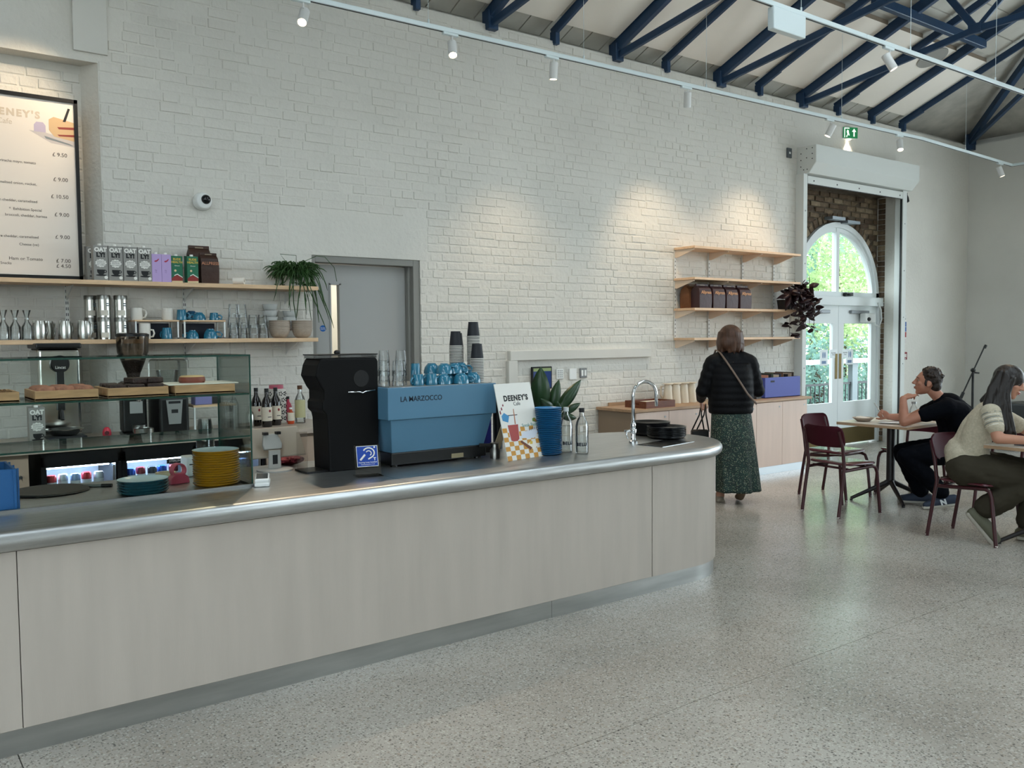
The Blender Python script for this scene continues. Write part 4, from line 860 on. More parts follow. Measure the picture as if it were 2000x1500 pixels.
# steel tub and black boxes beside it
t = thing('knock_box', 'round steel knock box standing in front of the grinder', 'knock box', (1.53, 6.10, ZB), 0); k = MB(); k.lathe([(.062, 0), (.065, .07), (.06, .07), (.057, .01), (0, .01)], 24); k.build('tub', TIN, t, smooth=40); k = MB(); k.cyl((-.06, 0, .06), (.06, 0, .06), .009); k.build('bar', BLACK, t)
t = thing('bar_blender', 'black blender with a clear jug under a sound hood', 'blender', (1.76, 6.34, ZB), 0)
k = MB(); k.prism([(-.10, -.14), (.10, -.14), (.11, .12), (-.11, .12)], 0, .26); k.build('base', BLACK, t, bevel=.02, seg=3); k = MB(); k.prism([(-.04, .075), (.04, .075), (.055, .24), (-.055, .24)], 0, .004, Matrix.Translation((0, -.141, 0)) @ Matrix.Rotation(R(90), 4, 'X')); pn = k.build('control_panel', M('panel_silver', 'a9aaa8', .35, .5), t); k = MB(); k.box(-.022, .022, -.1465, -.144, .15, .175); k.build('button', INK, pn); k = MB(); k.box(-.04, .04, -.1465, -.144, .215, .232); k.build('display', INK, pn)
k = MB(); k.box(-.105, .105, -.12, .12, .26, .52); k.build('sound_hood', thin_glass('hood_plastic', (.78, .78, .76), .35, .1, .8), t, bevel=.03, seg=3); k = MB(); k.lathe([(.05, .265), (.075, .44), (.072, .44), (.048, .27), (0, .27)], 20); k.build('jug', DRINK, t, smooth=40)
# rack, purple box, bottles
t = thing('bar_rack', 'wooden rack with white metal legs on the back worktop', 'rack', (2.055, 6.35, ZB), 0); k = MB(); k.box(-.15, .15, -.09, .10, .175, .19); k.build('board', BIRCH, t)
for sx in (-1, 1): k = MB(); k.box(sx * .14 - .006, sx * .14 + .006, -.088, -.076, 0, .175); k.box(sx * .14 - .006, sx * .14 + .006, .086, .098, 0, .175); k.build('leg_frame', WHITE, t)
t = thing('purple_cup_stack', 'lilac plastic tub on the wooden rack', 'tub', (1.985, 6.33, ZB + .19), 0); k = MB(); k.prism([(-.06, -.05), (.06, -.05), (.06, .05), (-.06, .05)], 0, .075); k.build('tub', M('tub_lilac', '7f7db0', .5), t, bevel=.006)
t = thing('card_reader', 'small dark terminal on the wooden rack', 'terminal', (2.09, 6.38, ZB + .19), 0); k = MB(); k.box(-.04, .04, -.03, .03, 0, .11); k.build('case', DARK, t, bevel=.005); k = MB(); k.box(-.028, .028, -.031, -.029, .05, .095); k.build('screen', M('screen_grey', '70777a', .2), t)
def bottle(name, label, x, y, z, r, h, body, cap, lab=None, group=None, fill=None, capr=.35, labcol=None, txt=None):
    t = thing(name, label, 'bottle', (x, y, z), 0, group); k = MB(); k.lathe([(r * .92, 0), (r, .008), (r, h * .60), (r * .8, h * .70), (r * .4, h * .80), (r * .36, h * .93), (r * .30, h * .93), (r * .33, h * .80), (r * .74, h * .69), (r * .93, h * .59), (r * .93, .012), (0, .012)], 22); k.build('glass', body, t, smooth=50)
    if fill: k = MB(); k.lathe([(0, .013), (r * .91, .014), (r * .91, h * fill[1]), (0, h * fill[1])], 20); k.build('contents', fill[0], t, smooth=50)
    k = MB(); k.lathe([(r * capr + .002, h * .90), (r * capr + .002, h), (0, h)], 16); k.build('cap', cap, t, smooth=40)
    if lab: k = MB(); k.lathe([(r * 1.012, h * lab[0]), (r * 1.012, h * lab[1])], 22, cap=False); q = k.build('paper_label', labcol, t, smooth=60)
    if txt: text('print_name', txt[0], txt[1], txt[2], t, (txt[3] if len(txt) > 3 else 0, -r * 1.03, h * txt[4] if len(txt) > 4 else h * .3), bold=.0006)
    return t
SYR = M('syrup_dark', '140c0c', .08, coat=.6); SLAB = M('label_cream', 'd6cbb8', .7); CAPK = M('cap_black', '141414', .4); PRED = M('print_crest', '8a2b2b', .6)
for i, (x, y) in enumerate(((2.425, 6.44), (2.452, 6.30), (2.553, 6.38))):
    q = bottle('syrup_bottle', ['dark syrup bottle nearest the wooden rack, half behind another', 'dark syrup bottle at the front with a cream label', 'dark syrup bottle behind on the far side, cream label'][i], x, y, ZB, .038, .285, SYR, CAPK, (.16, .52), 'dark syrup bottles', labcol=SLAB)
    flat('print_crest', [(.008 * math.cos(R(45 * j)) + .008, .285 * .42 + .011 * math.sin(R(45 * j))) for j in range(8)], PRED, q, -.0395); flat('print_line', [(-.008, .072), (.02, .072), (.02, .077), (-.008, .077)], INK, q, -.0395)
bottle('clear_bottle', 'tall clear bottle with a cork stopper at the worktop end', 2.765, 6.42, ZB, .04, .29, DRINK, M('cork_brown', '5a3a26', .8), (.15, .62), None, labcol=M('label_stripe', 'b9b48a', .6), capr=.42)
bottle('orange_bottle', 'small orange bottle with a white label', 2.68, 6.40, ZB, .026, .125, M('bottle_orange', 'b5421c', .35), WHITE, (.2, .7), None, labcol=SLAB)
bottle('red_bottle', 'pink red bottle standing at the wall', 2.725, 6.56, ZB, .03, .20, M('bottle_red', 'b03048', .3), CAPK)
bottle('clear_bottle', 'clear bottle under the glass case line, beside the rack', 2.25, 6.42, ZB, .035, .27, DRINK, CAPK, None, None); bottle('steel_shaker', 'steel cocktail shaker between the rack and the syrups', 2.33, 6.32, ZB, .03, .16, TIN, TIN)
t = thing('patterned_tin', 'round tin with a black and white petal pattern', 'tin', (2.64, 6.58, ZB), 0); k = MB(); k.lathe([(.075, 0), (.075, .26), (.07, .265), (0, .265)], 28); k.build('body', M('tin_white', 'd2cdc4', .5), t, smooth=40); k = MB(); k.lathe([(.055, .262), (.055, .29), (.05, .294), (0, .294)], 24); k.build('lid', M('tin_lid_pink', 'b5586a', .4), t, smooth=40)
for i in range(4):
    for j in range(5):
        a = R(-150 + i * 32 + (j % 2) * 16); z = .035 + j * .048; c = Vector((.0755 * math.cos(a), .0755 * math.sin(a), z))
        k = MB()
        for p_ in range(5):
            b_ = R(72 * p_); q = Vector((-math.sin(a), math.cos(a), 0)) * (.013 * math.cos(b_)) + Vector((0, 0, .013 * math.sin(b_))); k.ell(c + q, (.0055, .0055, .0055), 6, 4)
        k.build('petal_print', INK, t)
# ---------------------------------------------------------------- glass display case on the counter
GX1, GY0, GY1 = 1.52, 4.10, 4.56
gc = thing('display_case', 'glass display case with green edged panes on the counter', 'display case', (0, 0, CT), 0)
def pane(name, b, edges): 
    k = MB(); k.box(*b); o = k.build(name, PANE, gc)
    for e in edges: q = MB(); q.box(*e); q.build('pane_edge', GREEN_EDGE, o)
XL = -1.2
Z1, Z2, Z3 = 1.113 - CT, 1.315 - CT, 1.490 - CT
pane('top_pane', (XL, GX1, GY0, GY1, Z3, Z3 + .008), [(XL, GX1, GY0 - .001, GY0 + .0005, Z3, Z3 + .008), (GX1 - .0005, GX1 + .001, GY0, GY1, Z3, Z3 + .008), (XL, GX1, GY1 - .001, GY1 + .001, Z3, Z3 + .008)])
pane('glass_shelf', (XL, GX1 - .009, GY0 + .007, GY1 - .02, Z2 - .008, Z2), [(XL, GX1 - .009, GY0 + .005, GY0 + .0068, Z2 - .008, Z2), (XL, GX1 - .009, GY1 - .021, GY1 - .019, Z2 - .008, Z2)])
pane('glass_shelf', (XL, GX1 - .009, GY0 + .007, GY1 - .02, Z1 - .008, Z1), [(XL, GX1 - .009, GY0 + .005, GY0 + .0068, Z1 - .008, Z1), (XL, GX1 - .009, GY1 - .021, GY1 - .019, Z1 - .008, Z1)])
pane('front_pane', (XL, GX1 - .009, GY0, GY0 + .004, .014, Z3), []); pane('end_pane', (GX1 - .008, GX1, GY0, GY1, .014, Z3), [(GX1 - .008, GX1, GY0 - .001, GY0 + .0005, .014, Z3), (GX1 - .008, GX1, GY1 - .0005, GY1 + .001, .014, Z3)])
k = MB(); k.box(XL, GX1 + .004, GY0 - .006, GY0 + .012, .0, .014); k.box(GX1 - .012, GX1 + .004, GY0, GY1, .0, .014); k.build('base_rail', STEEL, gc)
for x in (1.30, .30): k = MB(); k.box(x - .004, x + .004, GY0 + .004, GY1 - .02, Z1 - .014, Z1 - .008); k.build('shelf_clip', CHROME, gc)
TRAY = M('tray_wood', 'b48a63', .55, noise=(10, .2), aniso=(1, 5, 5)); ZS2 = 1.3155
def tray(label, x, y, w, d, z=ZS2, h=.042):
    t = thing('wooden_tray', label, 'tray', (x, y, z), 0, 'wooden trays on the upper glass shelf'); k = MB(); k.box(-w / 2, w / 2, -d / 2, d / 2, 0, .008); k.build('base', TRAY, t)
    for b in ((-w / 2, w / 2, -d / 2, -d / 2 + .01), (-w / 2, w / 2, d / 2 - .01, d / 2), (-w / 2, -w / 2 + .01, -d / 2 + .01, d / 2 - .01), (w / 2 - .01, w / 2, -d / 2 + .01, d / 2 - .01)): k = MB(); k.box(*b, .0, h); k.build('side', TRAY, t, bevel=.0015, seg=1)
    return t
tray('wooden tray of crumbly slices at the frame edge', .43, 4.33, .26, .28); tray('wooden tray filled with sugared doughnuts', .742, 4.33, .25, .28); tray('wooden tray topped with dark brownies', 1.035, 4.33, .26, .28); tray('wooden tray under the white board', 1.335, 4.33, .28, .28)
DOU = M('doughnut_sugar', 'a06a56', .85, noise=(25, .35), bump=(60, .8, .01)); rg = random.Random(4)
for i in range(6):
    x = .742 + (-.075, 0, .075)[i % 3]; y = 4.26 + .13 * (i // 3); q = MB(); n = 18; vs = []; fs = []
    for a in range(n):
        for b_ in range(8):
            A = 2 * math.pi * a / n; B_ = 2 * math.pi * b_ / 8; r = .028 + .019 * math.cos(B_); vs.append((r * math.cos(A), r * math.sin(A), .022 * math.sin(B_)))
    for a in range(n):
        for b_ in range(8): fs.append((a * 8 + b_, ((a + 1) % n) * 8 + b_, ((a + 1) % n) * 8 + (b_ + 1) % 8, a * 8 + (b_ + 1) % 8))
    q.add(vs, fs); o = tag(q.build('doughnut', DOU, None, smooth=180), ['front row, nearest the slices', 'front row, middle', 'front row, nearest the brownies', 'back row, nearest the slices', 'back row, middle', 'back row, nearest the brownies'][i] + ' sugared doughnut in the wooden tray', 'doughnut', 'doughnuts in the tray'); o.location = (x, y, ZS2 + .034); o.scale = (1, 1, 1.1)
BRW = M('brownie', '2c1512', .6, noise=(30, .3), bump=(50, .7, .01))
for i in range(8):
    if i < 6: x, y, z = 1.035 + (-.08, 0, .08)[i % 3], 4.26 + .13 * (i // 3), ZS2 + .03
    else: x, y, z = 1.05 + .07 * (i - 6), 4.30, ZS2 + .056
    q = MB(); q.box(-.036, .036, -.055, .055, 0, .026); o = tag(q.build('brownie', BRW, None, bevel=.005), 'dark chocolate brownie %s in the wooden tray' % ['front row, nearest the doughnuts', 'front row, middle', 'front row, nearest the board', 'back row, nearest the doughnuts', 'back row, middle', 'back row, nearest the board', 'piled on top, first', 'piled on top, second'][i], 'brownie', 'brownies in the tray'); o.location = (x, y, z); o.rotation_euler = (0, 0, rg.uniform(-.15, .15))
for i in range(4):
    q = MB(); q.box(-.05, .05, -.06, .06, 0, .028); q.m(1)
    for j in range(14): q.ell((rg.uniform(-.045, .045), rg.uniform(-.055, .055), .03), (.009, .008, .009), 6, 4)
    o = tag(q.build('crumble_slice', [M('slice_base', 'c6b69c', .8), M('slice_nuts', '6b4a2c', .8)]), 'nutty crumble slice %s in the edge tray' % ['in front, outer', 'in front, inner', 'behind, outer', 'behind, inner'][i], 'cake slice', 'crumble slices'); o.location = (.375 + .11 * (i % 2), 4.26 + .13 * (i // 2), ZS2 + .0085)
k = MB(); k.box(-.165, .165, -.12, .12, 0, .006); o = tag(k.build('serving_board', M('board_white', 'd8d0c4', .6), bevel=.002), 'thin white board laid over the last wooden tray', 'board'); o.location = (1.335, 4.33, ZS2 + .042)
t = thing('loaf_cake', 'round glazed cake with a pale top on the white board', 'cake', (1.315, 4.33, ZS2 + .048), 0); k = MB(); k.lathe([(.058, 0), (.062, .012), (.058, .028), (0, .028)], 28); k.build('crust', M('cake_crust', '7b3a2a', .5), t, smooth=40); k = MB(); k.lathe([(.058, .028), (.05, .034), (0, .035)], 28); k.build('icing', M('cake_top', 'c9a878', .6), t, smooth=60)
# things on the counter inside the case
t = thing('blue_crate', 'blue folding plastic crate at the frame edge inside the case', 'crate', (.33, 4.34, CT), 0); CB = M('crate_blue', '2b62a0', .5)
for b in ((-.21, .21, -.15, -.138), (-.21, .21, .138, .15), (-.21, -.198, -.138, .138), (.198, .21, -.138, .138)): k = MB(); k.box(*b, .0, .17); k.build('side', CB, t, bevel=.003, seg=1)
k = MB(); k.box(-.2, .2, -.14, .14, 0, .01); k.build('base', CB, t)
for i in range(6): k = MB(); k.box(-.205 + i * .08, -.195 + i * .08, -.158, -.15, .0, .17); k.build('rib', CB, t)
for i in range(3): k = MB(); k.box(.21, .218, -.14 + i * .12, -.13 + i * .12, .0, .17); k.build('rib', CB, t)
k = MB(); k.box(.05, .13, -.1505, -.1495, .07, .12); k.build('paper_label', WHITE, t)
t = thing('round_slate', 'large round dark slate platter lying on the counter', 'platter', (.66, 4.36, CT), 0) if False else thing('round_slate', 'large round dark slate platter lying on the counter', 'platter', (.72, 4.57, CT), 0); k = MB(); k.lathe([(.165, 0), (.17, .006), (.165, .012), (0, .012)], 40); k.build('disc', M('slate', '2e2c29', .5, noise=(14, .2)), t, smooth=30)
t = thing('marker_pen', 'dark marker pen lying near the teal plates', 'pen', (.925, 4.565, CT + .008), R(-34)); k = MB(); k.cyl((-.065, 0, 0), (.03, 0, 0), .008); k.build('barrel', M('pen_grey', '6a6a66', .5), t, smooth=40); k = MB(); k.cyl((.02, 0, 0), (.07, 0, 0), .009); k.build('cap', BLACK, t, smooth=40); k = MB(); k.cyl((-.085, 0, 0), (-.065, 0, 0), .003, .007); k.build('tip', BLACK, t)
def plate_mesh(r, h, mats):
    k = MB(); k.lathe([(r * .62, 0), (r * .9, .004), (r, h), (r * .985, h + .001)], 36, cap=False); k.m(1); k.lathe([(r * .985, h + .001), (r * .86, .007), (0, .006)], 36, cap=False); return k.mesh('plate', mats, 50)
def stack(name, label, toplabel, x, y, z, r, h, pitch, n, mats, group):
    me = plate_mesh(r, h, mats)
    for i in range(n):
        o = bpy.data.objects.new(name, me); COL.objects.link(o); o.location = (x + rg.uniform(-.0012, .0012), y + rg.uniform(-.0012, .0012), z + pitch * i); o.rotation_euler = (0, 0, rg.uniform(0, 6)); tag(o, toplabel if i == n - 1 else label, 'plate', group)
INW = M('enamel_white', 'b9c7cc', .3)
stack('teal_plate', 'teal enamel plate in the low stack under the glass', 'topmost teal enamel plate of the low stack, pale blue inside', 1.055, 4.245, CT, .112, .018, .0125, 5, [M('enamel_teal', '1c4f5a', .25), INW], 'teal plates')
stack('yellow_plate', 'mustard yellow enamel plate in the tall stack under the glass', 'topmost mustard yellow enamel plate, white inside', 1.40, 4.265, CT, .110, .016, .0112, 15, [M('enamel_mustard', 'b57f14', .28), INW], 'yellow plates')
t = thing('tape_dispenser', 'pink tape dispenser beside the yellow plates', 'dispenser', (1.265, 4.43, CT), R(10)); PKM = M('plastic_pink', 'c25064', .4); k = MB(); k.prism([(-.05, 0), (.05, 0), (.045, .03), (.02, .05), (-.02, .05), (-.045, .03)], -.025, .025, Matrix.Rotation(R(90), 4, 'X')); k.build('base', PKM, t, bevel=.004); k = MB(); k.lathe([(.03, -.02), (.035, -.02), (.035, .02), (.03, .02)], 24, close=True); k.build('roll', PKM, t, smooth=40, loc=(0, 0, .065), rot=(R(90), 0, 0))
t = thing('masking_tape', 'roll of cream tape lying behind the pink dispenser', 'tape', (1.27, 4.66, CT), 0); k = MB(); k.lathe([(.035, 0), (.05, 0), (.05, .028), (.035, .028)], 28, close=True); k.build('roll', M('tape_cream', 'c9bd9c', .6), t, smooth=40)
CUPC = thin_glass('pet_cup', (.93, .95, .95), .45, .10, .9)
cm = MB(); cm.lathe([(.046, 0), (.047, .004), (.0455, .006), (.032, .10), (0, .10)], 20); cme = cm.mesh('clear_cup', CUPC, 50)
for i in range(23):
    o = bpy.data.objects.new('plastic_cup', cme); COL.objects.link(o); o.location = (1.485, 4.69, CT + .0085 * i); tag(o, 'topmost clear plastic cup of the upturned stack' if i == 22 else 'clear plastic cup in the upturned stack behind the yellow plates', 'cup', 'clear plastic cups')
t = thing('white_box', 'small white printer box behind the yellow plates', 'printer', (1.392, 4.66, CT), 0); k = MB(); k.box(-.03, .03, -.06, .06, 0, .10); k.build('case', WHITE, t, bevel=.006); k = MB(); k.box(-.02, .02, -.061, -.058, .06, .066); k.build('paper_slot', INK, t)
# card terminal
t = thing('payment_terminal', 'white card payment terminal against the case end', 'terminal', (1.572, 4.12, CT), R(-22)); k = MB(); k.prism([(-.035, -.075), (.035, -.075), (.038, .075), (-.038, .075)], .0, .022); k.build('cradle', WHITE, t, bevel=.007, seg=3); k = MB(); k.prism([(-.034, -.072), (.034, -.072), (.034, .072), (-.034, .072)], .024, .043); b_ = k.build('reader', WHITE, t, bevel=.006, seg=3, rot=(R(4), 0, 0)); k = MB(); k.box(-.027, .027, -.055, .06, .0428, .0436); k.build('screen', M('screen_dark', '3c4040', .15), b_)
# tablet till on a stand
t = thing('till_stand', 'grey tablet till on a white swivel stand seen from behind', 'till', (1.80, 4.53, CT), R(0)); GRYP = M('stand_grey', 'b7b5b0', .45)
k = MB(); k.lathe([(.095, 0), (.095, .008), (.085, .012), (0, .012)], 36); k.build('base', GRYP, t, smooth=40); k = MB(); k.prism([(-.035, 0), (.035, 0), (.032, .10), (-.032, .10)], -.008, .008, Matrix.Translation((0, .0, .01)) @ Matrix.Rotation(R(90), 4, 'X')); k.build('column', GRYP, t, bevel=.004); k = MB(); k.box(-.014, .014, -.0092, -.0085, .035, .085); k.build('cable_slot', INK, t, bevel=.01)
k = MB(); k.prism([(-.05, 0), (.05, 0), (.055, .03), (.04, .09), (-.04, .09), (-.055, .03)], -.01, .01, Matrix.Translation((0, .02, .11)) @ Matrix.Rotation(R(65), 4, 'X')); a_ = k.build('arm', GRYP, t, bevel=.006)
k = MB(); k.box(-.165, .165, -.006, .006, -.07, .12); k.build('tablet', M('tablet_cream', 'a59a8b', .4), t, bevel=.006, loc=(.03, .075, .12), rot=(R(-38), 0, 0)); 
for sx in (-1, 1): k = MB(); k.box(sx * .035 - .012, sx * .035 + .012, .02, .05, .19, .205); k.build('clamp', BLACK, t)
t = thing('acrylic_stand', 'clear acrylic upright stand beside the till', 'stand', (1.905, 4.41, CT), R(-12)); k = MB(); k.box(-.028, .028, -.003, .003, 0, .21); k.box(-.028, .028, -.05, .05, 0, .004); k.build('sheet', thin_glass('acrylic', (.86, .84, .82), .35, .03, .9), t); k = MB(); k.box(-.004, .05, -.045, -.0, .0042, .0052); k.build('paper_slip', M('paper_white', 'efe6da', .8), t)
t = thing('foil_packet', 'shiny pink foil packet lying behind the till', 'packet', (2.10, 5.95, .80), 0) if False else thing('foil_packet', 'shiny dark red foil packet lying behind the till', 'packet', (1.93, 4.66, CT), R(8)); k = MB(); k.ell((0, 0, .028), (.10, .05, .028), 20, 10); k.build('pouch', M('foil_red', '7a2f38', .22, .8, bump=(30, 1., .03)), t, smooth=180)
# ---------------------------------------------------------------- espresso machine and grinder
MBL = M('machine_blue', '527b95', .38, noise=(2, .04))
em = thing('espresso_machine', 'blue espresso machine with its back to the room on a black base', 'espresso machine', (2.29, 4.16, CT), 0)
W_ = .715; D_ = .56
k = MB()
k.box(0, W_, 0, D_, .262, .438); k.build('upper_casing', MBL, em, bevel=.004, seg=2)
k = MB(); a = [(.022, .012), (W_ - .018, .012), (W_ - .018, D_ - .02), (.022, D_ - .02)]; b_ = [(.045, .045), (W_ - .062, .045), (W_ - .062, D_ - .05), (.045, D_ - .05)]
k.add([(x, y, .262) for x, y in a] + [(x, y, .075) for x, y in b_], [(0, 1, 2, 3), (7, 6, 5, 4), (0, 4, 5, 1), (1, 5, 6, 2), (2, 6, 7, 3), (3, 7, 4, 0)]); k.build('lower_casing', MBL, em, bevel=.003, seg=1)
k = MB(); k.box(.035, W_ - .05, .035, D_ - .04, .012, .080); k.build('base', BLACK, em, bevel=.006)
for x in (.07, W_ - .09):
    for y in (.07, D_ - .07): k = MB(); k.cyl((x, y, 0), (x, y, .014), .02); k.build('foot', BLACK, em)
k = MB(); k.box(.02, W_ - .02, .02, D_ - .02, .438, .441); k.build('cup_tray', STEEL, em)
text('print_name', 'LA MARZOCCO', .040, M('print_navy', '0d1a2a', .5), em, (.075, -.0006, .372), align='LEFT', bold=.0004, sx=.93)
k = MB(); k.box(.42, .50, .028, .034, .02, .045); k.build('rating_label', M('label_tan', '8f8468', .6), em)
for i in range(2): k = MB(); k.cyl((W_ - .02, .40 + .06 * i, .30), (W_ + .05, .36 + .06 * i, .12), .006); k.build('steam_wand', CHROME, em, smooth=40)
ZM = CT + .4415
# glasses on top
gi = 0
for x, y, n in ((2.345, 4.30, 2), (2.41, 4.26, 2), (2.395, 4.39, 3), (2.47, 4.33, 3), (2.33, 4.42, 2)):
    for j in range(n):
        tumbler('clear tumbler on the espresso machine, %s of the %s pile' % (['lowest', 'second', 'top'][j], ['black grinder side', 'front', 'tall rear', 'tall front', 'hidden rear'][gi]), x, y, ZM + .055 * j, .034, .085, 'tumblers on the espresso machine')
    gi += 1
ci = 0
for x, y, z, st_, r, h, rz in ((2.515, 4.225, 0, 1, .036, .062, 200), (2.60, 4.22, 0, 1, .036, .062, 170), (2.545, 4.30, .0, 1, .030, .12, 220), (2.69, 4.235, 0, 0, .047, .06, 200), (2.76, 4.30, .0, 0, .047, .06, -10), (2.80, 4.22, 0, 0, .047, .06, -20), (2.90, 4.245, 0, 0, .047, .06, 185), (2.66, 4.34, 0, 0, .047, .06, 10), (2.86, 4.36, 0, 0, .047, .06, 0), (2.72, 4.27, .056, 0, .047, .06, -15), (2.80, 4.29, .056, 0, .047, .06, -25), (2.69, 4.36, .056, 0, .047, .06, 15), (2.87, 4.33, .056, 0, .047, .06, -5), (2.93, 4.34, .0, 0, .047, .06, -10)):
    upcup(['straight blue cup beside the tumblers', 'second straight blue cup from the tumblers', 'tall straight blue cup behind the tumblers', 'round blue cup next to the straight ones', 'round blue cup deep in the pile', 'round blue cup at the front middle', 'round blue cup at the front near the paper cups', 'round blue cup behind, tumblers side', 'round blue cup behind, paper cup side', 'upper blue cup nearest the tumblers', 'upper blue cup in the middle', 'upper blue cup at the rear', 'upper blue cup leaning by the paper cups', 'round blue cup against the paper cups'][ci] + ' on the machine', x, y, ZM + z, CUPB, r, h, R(rz), 'blue cups on the espresso machine', straight=bool(st_)); ci += 1
# paper cup towers: upturned, rims showing
PCD = M('paper_cup_dark', '181b22', .6); PCW = M('paper_cup_rim', 'c9c6bf', .6)
pc = MB(); pc.lathe([(.0385, .006), (.0295, .092), (.0275, .092), (.0265, .088), (0, .088)], 22, cap=False); pc.m(1); pc.lathe([(.0395, .0), (.0418, .003), (.0395, .0062)], 22, cap=False); pcm = pc.mesh('paper_cup', [PCD, PCW], 50)
for s_, (x, y, n) in enumerate(((2.935, 4.50, 23), (2.985, 4.56, 22), (3.045, 4.47, 29), (2.985, 4.345, 15))):
    x += .015
    for i in range(n):
        o = bpy.data.objects.new('paper_cup', pcm); COL.objects.link(o); o.location = (x, y, ZM + .0095 * i); sd = ['tower nearest the blue cups', 'tower half hidden in the middle', 'tallest tower', 'short tower at the front'][s_]
        tag(o, ('topmost dark paper cup of the ' if i == n - 1 else 'dark paper cup with pale rim in the ') + sd, 'cup', 'paper cups, ' + sd)
# black on-demand grinder
gr = thing('espresso_grinder', 'tall black espresso grinder beside the blue machine', 'grinder', (1.93, 4.27, CT), 0)
prof_ = [(.07, 0), (.36, 0), (.365, .58), (.355, .60), (.03, .60), (.012, .565), (0, .51), (.03, .45), (.045, .43), (.045, .385), (.035, .37), (.035, .33), (.055, .31), (.062, .28)]
k = MB(); k.prism(prof_, -.20, 0, Matrix.Rotation(R(90), 4, 'X')); k.build('body', M('grinder_black', '060607', .6, spec=.2), gr, bevel=.008, seg=2)
k = MB(); k.box(.02, .36, .01, .19, .60, .618); k.build('hopper_base', thin_glass('hopper_grey', (.5, .5, .5), .4, .1, .9), gr); k = MB(); k.box(.015, .365, .005, .195, .616, .622); k.build('hopper_lid', BLACK, gr); k = MB(); k.ell((.17, .1, .63), (.018, .018, .014), 12, 8); k.build('lid_knob', BLACK, gr, smooth=180)
k = MB(); k.tube([(.18, -.004, .42), (.25, -.004, .418), (.265, -.006, .412), (.28, -.004, .418), (.34, -.004, .425)], .0042, n=6); k.build('chrome_badge', CHROME, gr, smooth=180); k = MB(); k.lathe([(.045, 0), (.045, .002), (0, .002)], 28); k.build('vent_disc', M('vent_black', '050506', .6), gr, loc=(.26, 0, .49), rot=(R(90), 0, 0)); k = MB(); k.box(.255, .275, -.002, 0, .062, .075); k.build('switch', M('switch_grey', '5a5a5a', .5), gr); k = MB(); k.box(-.05, .10, .02, .18, 0, .010); k.build('front_tray', BLACK, gr)
# hearing loop sign
t = thing('hearing_loop_sign', 'small blue hearing loop sign in a clear acrylic stand', 'sign', (2.10, 4.03, CT), R(-12)); ACR = MATS['acrylic']
k = MB(); k.prism([(-.067, 0), (.067, 0), (.067, .16), (-.067, .16)], -.0015, .0015, Matrix.Rotation(R(90 - 13), 4, 'X')); sh = k.build('upright', ACR, t); k = MB(); k.box(-.067, .067, -.045, .055, 0, .003); k.build('foot', ACR, t)
BLU = M('loop_blue', '14409c', .45); T13 = Matrix.Rotation(R(90 - 13), 4, 'X')
cardp = MB(); cardp.prism([(-.056, .048), (.056, .048), (.056, .155), (-.056, .155)], .0018, .0026, T13); c_ = cardp.build('card', BLU, t)
k = MB()
for b in ((-.056, .056, .048, .0505), (-.056, .056, .1525, .155), (-.056, -.0535, .048, .155), (.0535, .056, .048, .155)): k.prism([(b[0], b[2]), (b[1], b[2]), (b[1], b[3]), (b[0], b[3])], .0026, .0030, T13)
k.tube([T13 @ Vector((.030 * math.cos(R(a)) + .008, .118 + .026 * math.sin(R(a)), .003)) for a in range(150, -70, -18)] + [T13 @ Vector((.004, .086, .003))], .0038, n=6); k.tube([T13 @ Vector((.014 * math.cos(R(a)) + .008, .116 + .013 * math.sin(R(a)), .003)) for a in range(150, -80, -23)], .0028, n=6)
k.tube([T13 @ Vector((-.038, .082, .003)), T13 @ Vector((-.012, .110, .003))], .0055, n=6); k.ell(T13 @ Vector((.040, .146, .003)), (.005, .003, .005), 8, 6); k.build('ear_symbol', INKW, c_); text('print_letter', 'T', .02, INKW, c_, T13 @ Vector((.038, .085, .0031)), (R(77), 0, 0), bold=.001); text('print_line', 'Hearing Loop Installed', .0105, INKW, c_, T13 @ Vector((0, .070, .0031)), (R(77), 0, 0)); text('print_line', 'Switch hearing aid to T-coil', .0065, INKW, c_, T13 @ Vector((0, .0595, .0031)), (R(77), 0, 0))
# leaning cafe menu card
mc = thing('menu_card', 'white cafe menu card with an orange checkered drawing, leaning back', 'menu card', (2.965, 3.995, CT), math.atan2(.05, .30)); LN = R(90 - 14); TC = Matrix.Rotation(LN, 4, 'X'); CW, CH = .305, .448
k = MB(); k.prism([(0, 0), (CW, 0), (CW, CH), (0, CH)], -.005, 0, TC); k.build('card', M('card_white', 'd9d7d0', .5), mc); k = MB(); k.beam(TC @ Vector((CW / 2, CH * .8, -.006)), (CW / 2, .26, .004), .06, .004); k.build('strut', M('card_back', 'b9a88a', .7), mc)
def cp(u, v, d=.0006): return TC @ Vector((u * CW, v * CH, d))
def cflat(name, pts, mat, d=.0006):
    q = MB(); n = len(pts); q.add([cp(u, v, d) for u, v in pts], [tuple(range(n))]); return q.build(name, mat, mc)
CRt = (LN, 0, 0)
text('print_title', "DEENEY'S", .044, INK, mc, cp(.52, .80), CRt, bold=.0022, space=1.18, sx=.95); text('print_subtitle', 'Cafe', .032, M('print_grey', '4a4d52', .6), mc, cp(.52, .725), CRt); text('print_tag', 'Sneak Peak', .029, M('print_teal', '4f8c8a', .6), mc, cp(.76, .43), CRt)
ORG = M('print_orange', 'c08a3a', .6); CRM = M('print_cream2', 'e6dfd2', .6)
for i in range(9):
    for j in range(7):
        u0, v0 = i / 8.2, j * .0600
        if (i + j) % 2 == 0 and u0 < .99: cflat('print_check', [(u0, v0), (min(1, u0 + .122), v0), (min(1, u0 + .122), v0 + .06), (u0, v0 + .06)], ORG)
RDK = M('print_red_drink', '9c3a35', .5)
